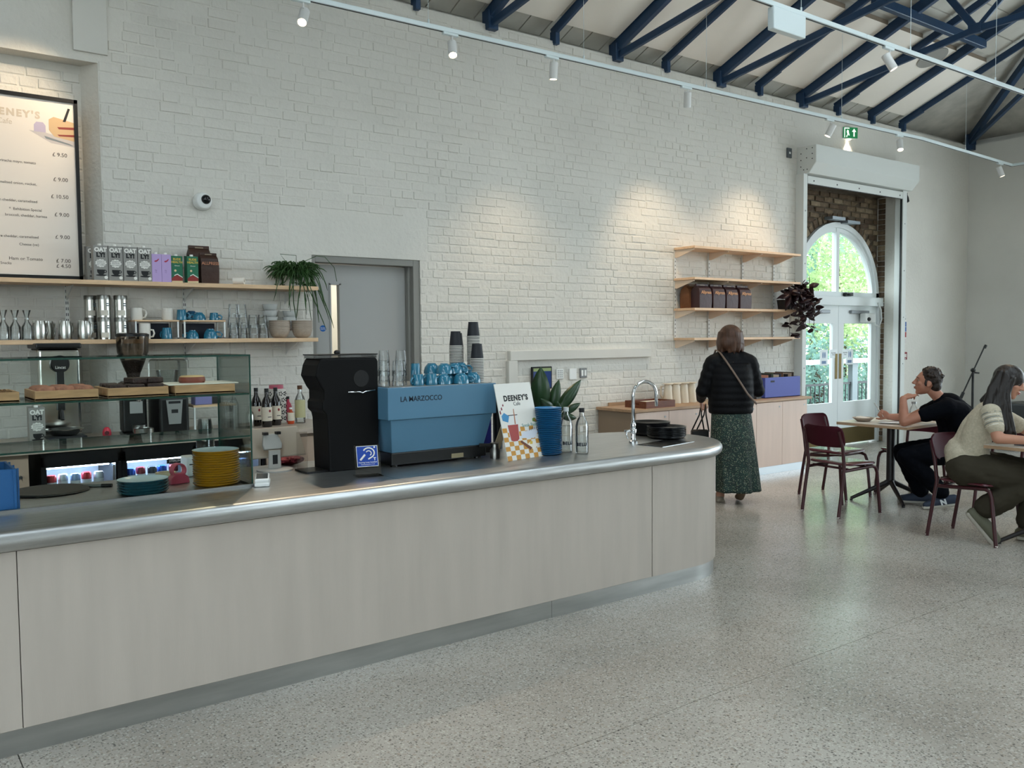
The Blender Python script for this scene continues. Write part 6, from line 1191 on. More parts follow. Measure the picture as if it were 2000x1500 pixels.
def chair(label, x, y, rz):
    """faces +x, origin on the floor under the seat centre"""
    t = thing('cafe_chair', label, 'chair', (x, y, 0), rz, 'maroon cafe chairs')
    k = MB(); pts = rrect(.205, .215, .07); n = len(pts); vs = []
    for zz, kk in ((0, .96), (.006, 1.), (.016, 1.), (.022, .97)):
        for px, py in pts: vs.append((px * kk, py * kk, .435 + zz + .012 * (px / .2) ** 2 * (1 if px < 0 else .2) - .010 * (1 - (py / .21) ** 2) * (1 if zz > .01 else .6)))
    inner = len(vs); fs = [(r * n + i, r * n + (i + 1) % n, (r + 1) * n + (i + 1) % n, (r + 1) * n + i) for r in range(3) for i in range(n)]; vs += [(0, 0, .445), (0, 0, .430)]
    fs += [(3 * n + i, 3 * n + (i + 1) % n, inner) for i in range(n)] + [((i + 1) % n, i, inner + 1) for i in range(n)]
    k.add(vs, fs); k.build('seat', SEATM, t, smooth=50)
    # curved back panel
    k = MB(); nu, nv = 16, 14; rows = []
    for j in range(nv + 1):
        v = j / nv; row = []
        for i in range(nu + 1):
            u = i / nu * 2 - 1; hw = .215 - .012 * abs(v - .5); q = 1 - (1 - math.sqrt(max(0., 1 - max(0., (abs(v * 2 - 1) - .45) / .55) ** 2))) * .24
            row.append((-.225 - .05 * v + .055 * u * u - .03, u * hw * q, .60 + .185 * v))
        rows.append(row)
    vs = [p for r in rows for p in r]; m = len(vs); vs += [(p[0] - .011, p[1], p[2]) for p in vs]; w1 = nu + 1; fs = []
    for j in range(nv):
        for i in range(nu): a = j * w1 + i; fs += [(a, a + 1, a + w1 + 1, a + w1), (m + a, m + a + w1, m + a + w1 + 1, m + a + 1)]
    bd_ = [i for i in range(nu)] ; ed = [(i, i + 1) for i in range(nu)] + [(j * w1 + nu, (j + 1) * w1 + nu) for j in range(nv)] + [(nv * w1 + i + 1, nv * w1 + i) for i in range(nu)] + [((j + 1) * w1, j * w1) for j in range(nv)]
    fs += [(b, a, m + a, m + b) for a, b in ed]; k.add(vs, fs); k.build('backrest', MAR, t, smooth=50)
    for s in (-1, 1):
        k = MB(); k.tube([(-.275, .20 * s, .0), (-.235, .20 * s, .25), (-.205, .195 * s, .44), (-.225, .195 * s, .60), (-.262, .185 * s, .745)], .0145, n=8); k.build('leg', MARM, t, smooth=60)
        k = MB(); k.tube([(.245, .205 * s, .0), (.205, .20 * s, .36), (.188, .195 * s, .405), (.15, .19 * s, .418), (-.20, .195 * s, .400)], .0145, n=8); k.build('leg', MARM, t, smooth=60)
        for fx in (-.275, .245): k = MB(); k.cyl((fx, (.20 if fx < 0 else .205) * s, 0), (fx, (.20 if fx < 0 else .205) * s, .014), .014, n=8); k.build('glide', M('glide_white', 'c9c5c0', .5), t)
    for fx in (-.15, .12): k = MB(); k.cyl((fx, -.19, .412), (fx, .19, .412), .010, n=8); k.build('crossbar', MARM, t, smooth=60)
    return t
ch0 = chair('empty maroon chair nearest the serving counter, side on', 6.975, 4.44, 0)
ch0.rotation_euler = (0, 0, R(-8))
dup(ch0, (7.62, 4.92, 0), R(-90), 'empty maroon chair behind the table, backed to the white doors'); dup(ch0, (8.22, 4.50, 0), R(172), 'empty maroon chair across the table, half hidden by the man'); dup(ch0, (6.85, 3.22, 0), R(-90), 'maroon chair under the seated woman'); dup(ch0, (8.06, 3.72, 0), R(150), 'maroon chair under the seated man'); dup(ch0, (8.62, 3.25, 0), R(200), 'maroon chair far behind the seated woman at the frame edge')
# things on the man's table
t = thing('stone_dish', 'shallow stone dish on the table of the man', 'dish', (7.66, 4.66, .745), 0); k = MB(); k.lathe([(.055, 0), (.095, .03), (.10, .036), (.092, .032), (.055, .010), (0, .008)], 30); k.build('dish', BOWL, t, smooth=50)
for i in range(4): k = MB(); k.cyl((-.04 + .022 * i, -.05, .03), (-.035 + .02 * i, .05, .04), .009, n=8); q = tag(k.build('sugar_stick', M('paper_white', 'efe6da', .8)), ['first', 'second', 'third', 'fourth'][i] + ' paper sugar stick lying across the stone dish', 'sugar stick', 'sugar sticks'); q.location = (7.66, 4.66, .742)
t = thing('open_notebook', 'open white notebook lying on the table', 'notebook', (7.70, 4.40, .745), R(25))
for s in (-1, 1):
    k = MB(); vs = []; 
    for i in range(7): q = i / 6; vs += [(s * .15 * q, -.10, .004 + .014 * math.sin(min(1, q * 1.3) * 2.4)), (s * .15 * q, .10, .004 + .014 * math.sin(min(1, q * 1.3) * 2.4))]
    k.add(vs, [(2 * i, 2 * i + 2, 2 * i + 3, 2 * i + 1) for i in range(6)]); o = k.build('page_block', M('page_white', 'e6e8ea', .6), t, smooth=180); sf = o.modifiers.new('thick', 'SOLIDIFY'); sf.thickness = .004; sf.offset = -1
k = MB(); k.lathe([(.035, 0), (.04, .01), (.04, .10), (.028, .135), (.016, .15), (.016, .165), (0, .165)], 20); t = thing('water_jar', 'squat clear glass jar behind the arm of the man', 'jar', (8.0, 4.35, .745), 0); k.build('glass', WATER, t, smooth=50)
k = MB(); k.lathe([(.022, 0), (.022, .02), (0, .022)], 16, (0, 0, .165)); k.build('stopper', STEEL, t, smooth=40)
# on the second table
t = thing('open_notebook', 'dark covered notebook under the hand of the seated woman', 'notebook', (6.93, 2.80, .745), R(8)); k = MB(); k.box(-.11, .11, -.15, .15, 0, .012); k.build('cover', M('book_slate', '3f434c', .5), t, bevel=.002); k = MB(); k.box(-.10, .10, -.14, .14, .012, .016); k.build('page', M('page_cream', 'd8d2c6', .7), t)
# ---------------------------------------------------------------- people
def skin_mat(name, col): return M(name, col, .5, noise=(14, .05), bump=(120, .08, .002))
def limb(mb, pts, n=14):
    """tapered chain of (point, radius)"""
    for (a, ra_), (b, rb_) in zip(pts[:-1], pts[1:]): mb.tube([a, b], [ra_, rb_], n)
    for p, r in pts: mb.ell(p, (r, r, r), n, 8)
def blob(name, mb, mat, parent, voxel=.008, smooth=6, disp=None):
    o = mb.build(name, mat, parent)
    r = o.modifiers.new('skin', 'REMESH'); r.mode = 'VOXEL'; r.voxel_size = voxel; r.use_smooth_shade = True
    s = o.modifiers.new('relax', 'SMOOTH'); s.factor = .5; s.iterations = smooth
    if disp:
        tx = bpy.data.textures.new(name + '_folds', 'CLOUDS'); tx.noise_scale = disp[0]; d = o.modifiers.new('folds', 'DISPLACE'); d.texture = tx; d.strength = disp[1]; d.mid_level = .5; d.texture_coords = 'LOCAL'
    return o
def hand(mb, wrist, d, nrm, side, curl=25., spread=8., L=.095, thumb=45., fcurl=None):
    """palm + four fingers of unequal length + thumb leaving the side of the palm. d: wrist to knuckles, nrm: back of hand, side: +1 thumb on cross(d, nrm)"""
    w = Vector(wrist); d = Vector(d).normalized(); nn = Vector(nrm); nn = (nn - d * nn.dot(d)).normalized(); s = d.cross(nn).normalized() * side
    Tm = Matrix((d, s, nn)).transposed()
    mb.ell(w + d * .045, (.052, .040, .016), 14, 8, Tm); mb.ell(w + d * .012, (.03, .026, .018), 12, 8, Tm)
    for i, (off_, ln) in enumerate(((.028, .072), (.0095, .080), (-.0095, .074), (-.027, .058))):
        p = w + d * .082 + s * off_; dd = (d + s * (off_ * spread * .6)).normalized(); r = .0088; c = (fcurl[i] if fcurl else curl)
        chain = [(w + d * .05 + s * off_ * .8, .010)]; ang = 0
        chain.append((p, r))
        for j, fr_ in enumerate((.45, .32, .23)):
            ang += R(c * (1.0 if j else .7)); v = dd * math.cos(ang) - nn * math.sin(ang); p = p + v * (ln * fr_); chain.append((p, r * (.93, .86, .78)[j]))
        limb(mb, chain, 10)
    a = R(thumb); v = d * math.cos(a) + s * math.sin(a); p0 = w + d * .022 + s * .022; p1 = p0 + v * .036 - nn * .006; p2 = p1 + (v * .85 + d * .5).normalized() * .03 - nn * .006; p3 = p2 + (v * .5 + d * .85).normalized() * .024 - nn * .005
    limb(mb, [(p0, .0135), (p1, .0115), (p2, .0098), (p3, .008)], 10)
def head(mb, c, fwd, up, s=1.0):
    """skull, jaw, brow, nose, lips, ears into mb. returns frame (fwd, left, up)"""
    c = Vector(c); f = Vector(fwd).normalized(); u = Vector(up); u = (u - f * u.dot(f)).normalized(); l = u.cross(f)
    Tm = Matrix((f, l, u)).transposed(); q = lambda x, y, z: c + (f * x + l * y + u * z) * s
    e = lambda x, y, z, a, b, d, n=14: mb.ell(q(x, y, z), (a * s, b * s, d * s), n, 10, Tm)
    e(-.012, 0, .030, .096, .076, .088, 20); e(.020, 0, -.025, .066, .062, .075, 18); e(.040, 0, -.070, .040, .040, .036); e(.060, 0, -.090, .020, .022, .018)
    e(.060, 0, .042, .028, .052, .016)                     # brow
    for sg in (-1, 1): e(.052, sg * .036, -.010, .026, .022, .022); e(-.010, sg * .076, -.002, .020, .008, .030); e(-.004, sg * .080, -.024, .010, .007, .010)
    limb(mb, [(q(.082, 0, .030), .010 * s), (q(.094, 0, .006), .011 * s), (q(.106, 0, -.012), .0125 * s)], 10); e(.096, .011, -.018, .010, .008, .007); e(.096, -.011, -.018, .010, .008, .007)
    e(.084, 0, -.046, .012, .023, .006); e(.082, 0, -.056, .012, .020, .0065)
    return f, l, u, q, Tm
def face(parent, q, Tm, s=1.0, lip='8a4a44', brow='2a1c14'):
    for sg in (-1, 1):
        k = MB(); k.ell(q(.0665, sg * .030, .015), (.0115 * s, .0125 * s, .0062 * s), 12, 8, Tm); ey = k.build('eye', M('eye_white_shaded', '9c908a', .3), parent, smooth=180); k = MB(); k.ell(q(.0755, sg * .030, .015), (.0035 * s, .0058 * s, .0056 * s), 10, 6, Tm); k.build('iris', M('iris_dark', '20150f', .15), ey, smooth=180)  # eye whites darkened: shade of the sockets is put into the colour
        k = MB(); k.tube([q(.083, sg * .012, .036), q(.085, sg * .030, .043), q(.072, sg * .050, .036)], [.0024 * s, .003 * s, .0015 * s], 6, .6); k.build('eyebrow', M('brow_' + brow, brow, .8), parent, smooth=180)
    k = MB(); k.ell(q(.0915, 0, -.046), (.0065 * s, .021 * s, .0042 * s), 12, 6, Tm); k.ell(q(.0900, 0, -.0555), (.0065 * s, .018 * s, .0048 * s), 12, 6, Tm); k.build('lips', M('lips_' + lip, lip, .45), parent, smooth=180)
def loft(mb, rings, n=40, f=None):
    """rings: (centre, a, b, phase fn amplitude) ellipses stacked; f(theta, t) radial factor"""
    vs = []
    for t, (c, a, b) in enumerate(rings):
        for k in range(n):
            th = 2 * math.pi * k / n; m = f(th, t / (len(rings) - 1)) if f else 1.; vs.append((c[0] + a * m * math.cos(th), c[1] + b * m * math.sin(th), c[2]))
    L_ = len(rings); fs = [(i * n + k, i * n + (k + 1) % n, (i + 1) * n + (k + 1) % n, (i + 1) * n + k) for i in range(L_ - 1) for k in range(n)] + [tuple(reversed(range(n))), tuple((L_ - 1) * n + k for k in range(n))]
    mb.add(vs, fs)
V3 = lambda *a: Vector(a)
# ---- woman standing at the shelves, seen from behind (x forward, y left)
SK1 = skin_mat('skin_fair', 'b98a74')
bd = MB()
limb(bd, [(V3(0, 0, .95), .12), (V3(0, 0, 1.15), .115), (V3(.0, 0, 1.28), .10)], 16); limb(bd, [(V3(0, 0, 1.30), .055), (V3(.015, 0, 1.43), .05)]); f_, l_, u_, q1, T1m = head(bd, (.035, -.005, 1.535), (.9, -.42, -.12), (0, 0, 1), .98)
for sg in (1, -1):
    sh = V3(-.01, .18 * sg, 1.32); 
    el = V3(.03, .265 * sg, 1.04); wr = V3(.20, .235 * sg, .95) if sg > 0 else V3(.26, -.12, 1.02)
    limb(bd, [(V3(0, .08 * sg, 1.33), .06), (sh, .055), (el, .042), (wr, .028)])
    hand(bd, wr, (wr - el) + V3(.05, -.02 * sg, -.12 if sg > 0 else .02), (0, sg * 1., .35), -1 if sg > 0 else 1, 42 if sg > 0 else 28)
limb(bd, [(V3(0, .08, .90), .10), (V3(.02, .085, .50), .06), (V3(.0, .095, .10), .038), (V3(-.01, .095, .06), .04)]); bd.ell((.05, .10, .035), (.10, .038, .028), 14, 8)
limb(bd, [(V3(0, -.08, .90), .10), (V3(.08, -.085, .50), .06), (V3(-.08, -.085, .155), .036), (V3(-.085, -.085, .12), .037)]); limb(bd, [(V3(-.09, -.085, .105), .033), (V3(-.03, -.085, .055), .034), (V3(.04, -.085, .03), .026)])
w1 = blob('person', bd, SK1, None, .0075, 4); w1.location = (6.62, 5.39, 0); w1.rotation_euler = (0, 0, math.atan2(.8, .6)); tag(w1, 'woman with bobbed brown hair, dark quilted jacket and long patterned skirt, back turned', 'person')
face(w1, q1, T1m, .98)
JK = M('jacket_navy', '08090d', .6, bump=(30, .35, .01), spec=.18); jk = MB()
zs_ = [.835 + i * .009 for i in range(53)]
def jr(z):
    t = (z - .835) / .47
    a = .138 + .012 * math.sin(t * 3.1) - .015 * max(0, t - .8) * 5; b = .205 + .012 * math.sin(t * 3.3 + .6) - .01 * (1 - t); 
    qz = abs(math.sin((z - .835) * math.pi / .062)); return a * (1 + .05 * qz), b * (1 + .03 * qz)
loft(jk, [((-.005 - .01 * math.sin((z - .83) * 5), 0, z), *jr(z)) for z in zs_])
limb(jk, [(V3(-.01, .10, 1.335), .085), (V3(-.015, .165, 1.315), .078), (V3(-.01, -.165, 1.315), .078), (V3(0, -.10, 1.335), .085)], 16); limb(jk, [(V3(0, 0, 1.36), .085), (V3(.005, 0, 1.395), .066)], 18)
for sg in (1, -1):
    a = V3(-.012, .178 * sg, 1.31); b = V3(.02, .262 * sg, 1.045); c = V3(.185, .24 * sg, .965) if sg > 0 else V3(.235, -.135, 1.015)
    for seg_, (p, q_, r0, r1) in enumerate(((a, b, .076, .062), (b, c, .062, .044))):
        for i in range(8): t = i / 7; jk.ell(p.lerp(q_, t), tuple([(r0 + (r1 - r0) * t) * (1.05 if i % 2 else .97)] * 3), 14, 8)
blob('jacket', jk, JK, w1, .0085, 3)
def skirt_mat():
    m = bpy.data.materials.new('floral_skirt'); m.use_nodes = True; nt = m.node_tree; N = nt.nodes.new; L = nt.links.new; b = nt.nodes['Principled BSDF']; tc = N('ShaderNodeTexCoord'); b.inputs['Roughness'].default_value = .75
    prev = None
    base = N('ShaderNodeTexNoise'); base.inputs['Scale'].default_value = 9; L(tc.outputs['Object'], base.inputs['Vector']); r = N('ShaderNodeValToRGB'); r.color_ramp.elements[0].color = (*lin('0c1512'), 1); r.color_ramp.elements[1].color = (*lin('16332f'), 1); L(base.outputs['Fac'], r.inputs[0]); prev = r.outputs[0]
    for sc, th, col in ((78, .24, '6f7a60'), (95, .26, '2c5248'), (88, .17, 'aaa996'), (60, .16, '8a8f7a')):
        v = N('ShaderNodeTexVoronoi'); v.inputs['Scale'].default_value = sc; L(tc.outputs['Object'], v.inputs['Vector']); sp = N('ShaderNodeSeparateColor'); L(v.outputs['Color'], sp.inputs[0]); mu = N('ShaderNodeMath'); mu.operation = 'MULTIPLY'; mu.inputs[1].default_value = th * 1.6; L(sp.outputs[1], mu.inputs[0]); lt = N('ShaderNodeMath'); lt.operation = 'LESS_THAN'; L(v.outputs['Distance'], lt.inputs[0]); L(mu.outputs[0], lt.inputs[1]); mx = N('ShaderNodeMix'); mx.data_type = 'RGBA'; L(lt.outputs[0], mx.inputs['Factor']); L(prev, mx.inputs['A']); mx.inputs['B'].default_value = (*lin(col), 1); prev = mx.outputs['Result']
    L(prev, b.inputs['Base Color']); return m
sk = MB(); rings = []
for i in range(30):
    t = i / 29; z = .90 - t * .785; rings.append(((-.01 - .03 * t, -.03 * t, z), .112 + .108 * t ** .8, .178 + .052 * t ** .8))
loft(sk, rings, 72, lambda th, t: 1 + .075 * t ** 1.3 * math.cos(7 * th + 1.5 * t) + .03 * t * math.cos(13 * th - 2 * t) + .10 * max(0, t - .75) * math.cos(th + 2.2))
sko = sk.build('skirt', skirt_mat(), w1, smooth=180)
HR = M('hair_brown', '4a2f20', .5, noise=(30, .35), bump=(45, .6, .01), aniso=(1, 1, .15)); hr = MB(); c0 = Vector(q1(-.02, 0, .035))
hr.ell(c0, (.112, .105, .10), 20, 12); hr.ell(c0 + V3(-.03, .02, -.07), (.085, .105, .085), 18, 12); hr.ell(c0 + V3(-.045, -.02, -.10), (.06, .085, .07), 16, 10); rgh = random.Random(2)
for i in range(46):
    a = rgh.uniform(1.2, 5.3); p0 = c0 + V3(.085 * math.cos(a), .098 * math.sin(a), .02); p1 = c0 + V3(.095 * math.cos(a), .115 * math.sin(a), -.07); p2 = c0 + V3(.08 * math.cos(a) + rgh.gauss(0, .012), .108 * math.sin(a) + rgh.gauss(0, .012), -.165 + rgh.gauss(0, .014)); limb(hr, [(p0, .018), (p1, .018), (p2, .006)], 8)
blob('hair', hr, HR, w1, .007, 2)
SHW_ = M('shoe_offwhite', '9d9384', .6)
for nm, fn in (('shoe', ((.05, .10, .032), (.125, .047, .034))), ): 
    k = MB(); k.ell(*fn, 18, 10); k.box(-.06, .165, .06, .14, 0, .018); blob('shoe', k, SHW_, w1, .007, 3)
k = MB(); limb(k, [(V3(-.115, -.085, .11), .036), (V3(-.04, -.085, .052), .04), (V3(.05, -.085, .032), .03)]); blob('shoe', k, M('shoe_tan', '7a6652', .7), w1, .007, 3)
k = MB(); pth = [(.10, .145, 1.36), (.03, .135, 1.432), (-.075, .12, 1.41), (-.145, .075, 1.325), (-.172, .02, 1.235), (-.182, -.04, 1.14), (-.182, -.11, 1.03), (-.13, -.21, .93)]; k.tube(pth, .011, 6, .35); k.build('bag_strap', M('strap_tan', '6e5c50', .6), w1, smooth=180)
hb = thing('handbag', 'black handbag held low by the standing woman', 'bag', (6.62, 5.39, 0), math.atan2(.8, .6)); BKL = M('bag_leather', '0c0b0c', .45)
k = MB(); k.box(.17, .25, .16, .33, .50, .66); k.build('body', BKL, hb, bevel=.02, seg=3)
for y_ in (.18, .225): k = MB(); k.tube([(.19, y_ - .02, .64), (.21, y_ + .005, .80), (.225, y_ + .005, .905), (.235, y_ + .02, .80), (.24, y_ + .09, .65)], .007, 6); k.build('handle', BKL, hb, smooth=180)
# ---- man at the table, chin in hand, phone in the other
SK2 = skin_mat('skin_rosy', 'a8745e'); bd = MB()
hipc = V3(0, 0, .53)
limb(bd, [(hipc, .12), (V3(-.04, 0, .68), .12), (V3(.03, 0, .86), .115), (V3(.10, 0, .94), .085)], 16); limb(bd, [(V3(.12, 0, .96), .056), (V3(.20, 0, 1.05), .052)]); f2, l2, u2, q2, T2m = head(bd, (.255, 0, 1.125), (.98, .0, .12), (-.12, 0, 1), 1.04)
# left arm (near): elbow on the table, fist under the chin
eL = V3(.45, .17, .785); wL = V3(.455, .10, .985)
limb(bd, [(V3(.12, .17, .915), .06), (eL, .043), (eL.lerp(wL, .4), .042), (wL, .030)]); hand(bd, wL, (-.60, -.42, .38), (.35, .45, .85), 1, 38, 6, thumb=20, fcurl=(24, 50, 60, 64))
# right arm (far): forearm on the table, hand round the phone
eR = V3(.36, -.22, .79); wR = V3(.56, -.14, .80)
limb(bd, [(V3(.12, -.17, .915), .06), (eR, .043), (wR, .029)]); hand(bd, wR, (.75, .35, .42), (.3, -.9, .2), 1, 55, 4, thumb=40)
for sg, kn, an, toe, heel in ((1, V3(.42, .12, .47), V3(.115, .12, .145), V3(.25, .13, .025), V3(.04, .12, .09)), (-1, V3(.44, -.12, .48), V3(.27, -.12, .10), V3(.44, -.13, .03), V3(.22, -.12, .05))):
    limb(bd, [(V3(0, .09 * sg, .52), .095), (kn, .062), (kn.lerp(an, .4), .058), (an, .038)]); limb(bd, [(heel, .034), (heel.lerp(toe, .5), .036), (toe, .026)])
man = blob('person', bd, SK2, None, .0065, 3); MO = (7.89, 3.885, 0); MR = math.atan2(.835, -.55); man.location = MO; man.rotation_euler = (0, 0, MR); tag(man, 'man in a dark t-shirt leaning on the table, chin on his fist', 'person')
face(man, q2, T2m, 1.04, brow='231710')
TEE = M('tee_navy', '080a10', .9, bump=(18, .2, .01), spec=.08); k = MB()
limb(k, [(V3(-.02, 0, .50), .145), (V3(-.055, 0, .66), .140), (V3(-.015, 0, .82), .138), (V3(.07, 0, .925), .115), (V3(.12, 0, .955), .082)], 18)
limb(k, [(V3(.03, 0, .58), .12), (V3(.03, 0, .72), .125), (V3(.07, 0, .84), .115)], 16)
limb(k, [(V3(-.075, 0, .56), .115), (V3(-.06, 0, .50), .12)], 16)
for sg in (1, -1): limb(k, [(V3(-.03, .06 * sg, .56), .125), (V3(-.05, .075 * sg, .70), .125), (V3(.0, .09 * sg, .85), .115), (V3(.09, .14 * sg, .92), .088)], 16); limb(k, [(V3(.10, .165 * sg, .915), .083), (V3(.12, .17 * sg, .91).lerp(eL if sg > 0 else eR, .50), .066)], 16)
blob('t_shirt', k, TEE, man, .009, 5, (.10, .018))
k = MB(); TRO = M('trouser_dark', '090b11', .9, bump=(14, .3, .012), spec=.08)
for sg, kn, an in ((1, V3(.42, .12, .47), V3(.115, .12, .145)), (-1, V3(.44, -.12, .48), V3(.27, -.12, .10))): limb(k, [(V3(-.04, .08 * sg, .535), .130), (kn.lerp(V3(0, .09 * sg, .53), .4), .105), (kn, .082), (kn.lerp(an, .5), .078), (an.lerp(kn, .06), .070)], 16)
limb(k, [(V3(-.05, 0, .54), .135), (V3(-.045, 0, .58), .145)], 16); blob('trousers', k, TRO, man, .009, 4, (.08, .022))
hr = MB(); HR2 = M('hair_dark_brown', '20150f', .5, noise=(40, .4), bump=(50, .7, .012)); rgh = random.Random(8)
s_ = 1.04
hr.ell(q2(-.028, 0, .045), (.098 * s_, .084 * s_, .085 * s_), 18, 12, T2m); hr.ell(q2(-.07, 0, -.01), (.055, .072, .075), 16, 10, T2m)
for i in range(120):
    a = rgh.uniform(0, 6.283); e_ = rgh.uniform(.15, 1.45); d = V3(math.cos(a) * math.cos(e_), math.sin(a) * math.cos(e_), math.sin(e_)); 
    if d.x > .45 and d.z < .62: continue
    p0 = q2(-.025 + .092 * d.x, .082 * d.y, .045 + .082 * d.z); w_ = V3(*[rgh.gauss(0, .5) for _ in range(3)]); p1 = p0 + (Vector(T2m @ d) * .6 + w_ * .5).normalized() * rgh.uniform(.015, .032); hr.tube([p0, p0.lerp(p1, .5) + w_ * .004, p1], [.014, .012, .005], 6)
for sg in (-1, 1): hr.ell(q2(.012, sg * .072, .0), (.016, .008, .03), 8, 6, T2m)
blob('hair', hr, HR2, man, .0055, 2)
for i, (toe, heel) in enumerate(((V3(.25, .13, .025), V3(.04, .12, .09)), (V3(.44, -.13, .03), V3(.22, -.12, .05)))):
    sh_o = MB(); up_ = V3(0, 0, 1); limb(sh_o, [(heel + V3(-.01, 0, .012), .044), (heel.lerp(toe, .45) + V3(0, 0, .018), .046), (toe + V3(.0, 0, .010), .036)], 14); so = blob('shoe', sh_o, M('trainer_navy', '2b3446', .7), man, .007, 3)
    sl = MB(); d = toe - heel; sl.beam(heel + V3(-.045, 0, -.028), toe + V3(.035, 0, -.012), .082, .026); so2 = sl.build('sole', M('trainer_sole', 'a7a39a', .6), so, bevel=.01)
    if i == 0: text('print_letter', 'N', .062, M('print_trainer', 'd2d6da', .6), so, heel.lerp(toe, .38) + V3(0, .047, .012), (R(90), math.atan2(heel.z - toe.z, (toe - heel).x) * -1, R(180)), bold=.004)
ph = thing('phone', 'slim phone tilted in the far hand of the man', 'phone', MO, MR); k = MB(); k.box(-.004, .004, -.036, .036, -.075, .075); k.build('case', M('phone_pale', 'b9b2aa', .35), ph, bevel=.004, loc=(.645, -.13, .865), rot=(0, R(32), R(0)))
# ---- woman seated at the second table
SK3 = skin_mat('skin_warm', 'b07f68'); bd = MB()
limb(bd, [(V3(0, 0, .56), .12), (V3(.02, 0, .74), .105), (V3(.10, 0, .92), .10), (V3(.15, 0, 1.0), .075)], 16); limb(bd, [(V3(.16, 0, 1.01), .048), (V3(.205, 0, 1.11), .045)]); f3, l3, u3, q3, T3m = head(bd, (.25, -.01, 1.195), (.86, -.28, -.30), (.25, 0, .95), .97)
wRt = V3(.44, -.16, .785); eRt = V3(.17, -.245, .805); limb(bd, [(V3(.13, -.165, .985), .052), (eRt, .040), (wRt, .027)]); hand(bd, wRt, (.9, .3, -.05), (0, -.25, 1), 1, 22, 6)
eLf = V3(.46, .20, .785); wLf = V3(.435, .05, .985); limb(bd, [(V3(.13, .165, .985), .052), (eLf, .040), (wLf, .027)]); hand(bd, wLf, (-.10, -.12, .30), (.95, .1, .3), -1, 36, 5, fcurl=(12, 50, 58, 62))
for sg, kn, an, toe, heel in ((-1, V3(.43, -.11, .50), V3(.07, -.12, .245), V3(.165, -.12, .03), V3(.03, -.12, .215)), (1, V3(.45, .11, .52), V3(.40, .12, .11), V3(.56, .12, .03), V3(.36, .12, .05))):
    limb(bd, [(V3(0, .09 * sg, .55), .10), (kn, .062), (kn.lerp(an, .4), .056), (an, .036)]); limb(bd, [(heel, .032), (heel.lerp(toe, .5), .034), (toe, .025)])
wo = blob('person', bd, SK3, None, .0065, 3); WO = (6.785, 3.24, 0); WR = math.atan2(-.89, .45); wo.location = WO; wo.rotation_euler = (0, 0, WR); tag(wo, 'woman with long dark hair and cream top seated at the table edge', 'person')
face(wo, q3, T3m, .97, '8f4440', '1a120e')
def knit():
    m = M('knit_cream', 'b3aa96', .85, noise=(60, .12), bump=(150, .6, .006)); return m
k = MB(); limb(k, [(V3(-.055, .0, .66), .128), (V3(-.06, -.05, .64), .115), (V3(-.06, .05, .64), .115)], 16)
limb(k, [(V3(-.03, 0, .60), .142), (V3(-.005, 0, .60), .150), (V3(.0, 0, .72), .128), (V3(.045, 0, .84), .120), (V3(.10, 0, .945), .105), (V3(.135, 0, 1.0), .075)], 18)
for sg in (1, -1): limb(k, [(V3(.0, .055 * sg, .64), .108), (V3(.02, .06 * sg, .76), .105), (V3(.07, .08 * sg, .90), .098), (V3(.12, .135 * sg, .975), .075)], 16); limb(k, [(V3(.125, .16 * sg, .98), .074), (V3(.13, .165 * sg, .985).lerp(eRt if sg < 0 else eLf, .58), .064)], 16)
k.ell((.16, 0, .86), (.06, .12, .07), 14, 10); blob('knit_top', k, knit(), wo, .0085, 4, (.09, .012))
# stripes and cuff of the near sleeve
for i, t in enumerate((.10, .20, .30, .40, .50, .575)):
    a = V3(.125, -.16, .98); b = V3(.13, -.165, .985).lerp(eRt, .60); c = a.lerp(b, (i + .8) / 6.2); ax = (b - a).normalized(); r = .0755 - .0018 * i; k = MB(); n = 26; side_ = ax.cross(V3(0, 0, 1)).normalized(); up_ = side_.cross(ax); path = [c + (side_ * math.cos(2 * math.pi * j / n) + up_ * math.sin(2 * math.pi * j / n)) * r for j in range(n + 1)]; k.add([c + (p_ - c) * .955 + ax * q_ for q_ in (-.005, .005) for p_ in path[:-1]], [(j, (j + 1) % n, n + (j + 1) % n, n + j) for j in range(n)]); k.build('stripe', M('knit_white', 'c9c4b6', .9) if i % 2 else M('knit_grey', '7f8078', .9), wo, smooth=180)
k = MB(); OLV = M('trouser_olive', '38342b', .9, bump=(12, .3, .012), spec=.1)
for sg, kn, an in ((-1, V3(.43, -.11, .50), V3(.07, -.12, .245)), (1, V3(.45, .11, .52), V3(.40, .12, .11))): limb(k, [(V3(-.03, .085 * sg, .555), .135), (kn.lerp(V3(0, .09 * sg, .55), .4), .115), (kn, .092), (kn.lerp(an, .5), .092), (an.lerp(kn, .12), .090)], 16)
limb(k, [(V3(-.03, 0, .56), .140), (V3(-.02, 0, .64), .138)], 16); blob('trousers', k, OLV, wo, .009, 4, (.10, .025))
hr = MB(); HR3 = M('hair_long_dark', '17100d', .42, noise=(30, .4), bump=(40, .6, .012), aniso=(1, 1, .12)); rgh = random.Random(5)
hr.ell(q3(-.022, 0, .040), (.108, .090, .098), 20, 12, T3m); hr.ell(q3(-.065, 0, -.02), (.062, .080, .09), 16, 10, T3m)
c3 = Vector(q3(-.05, 0, 0))
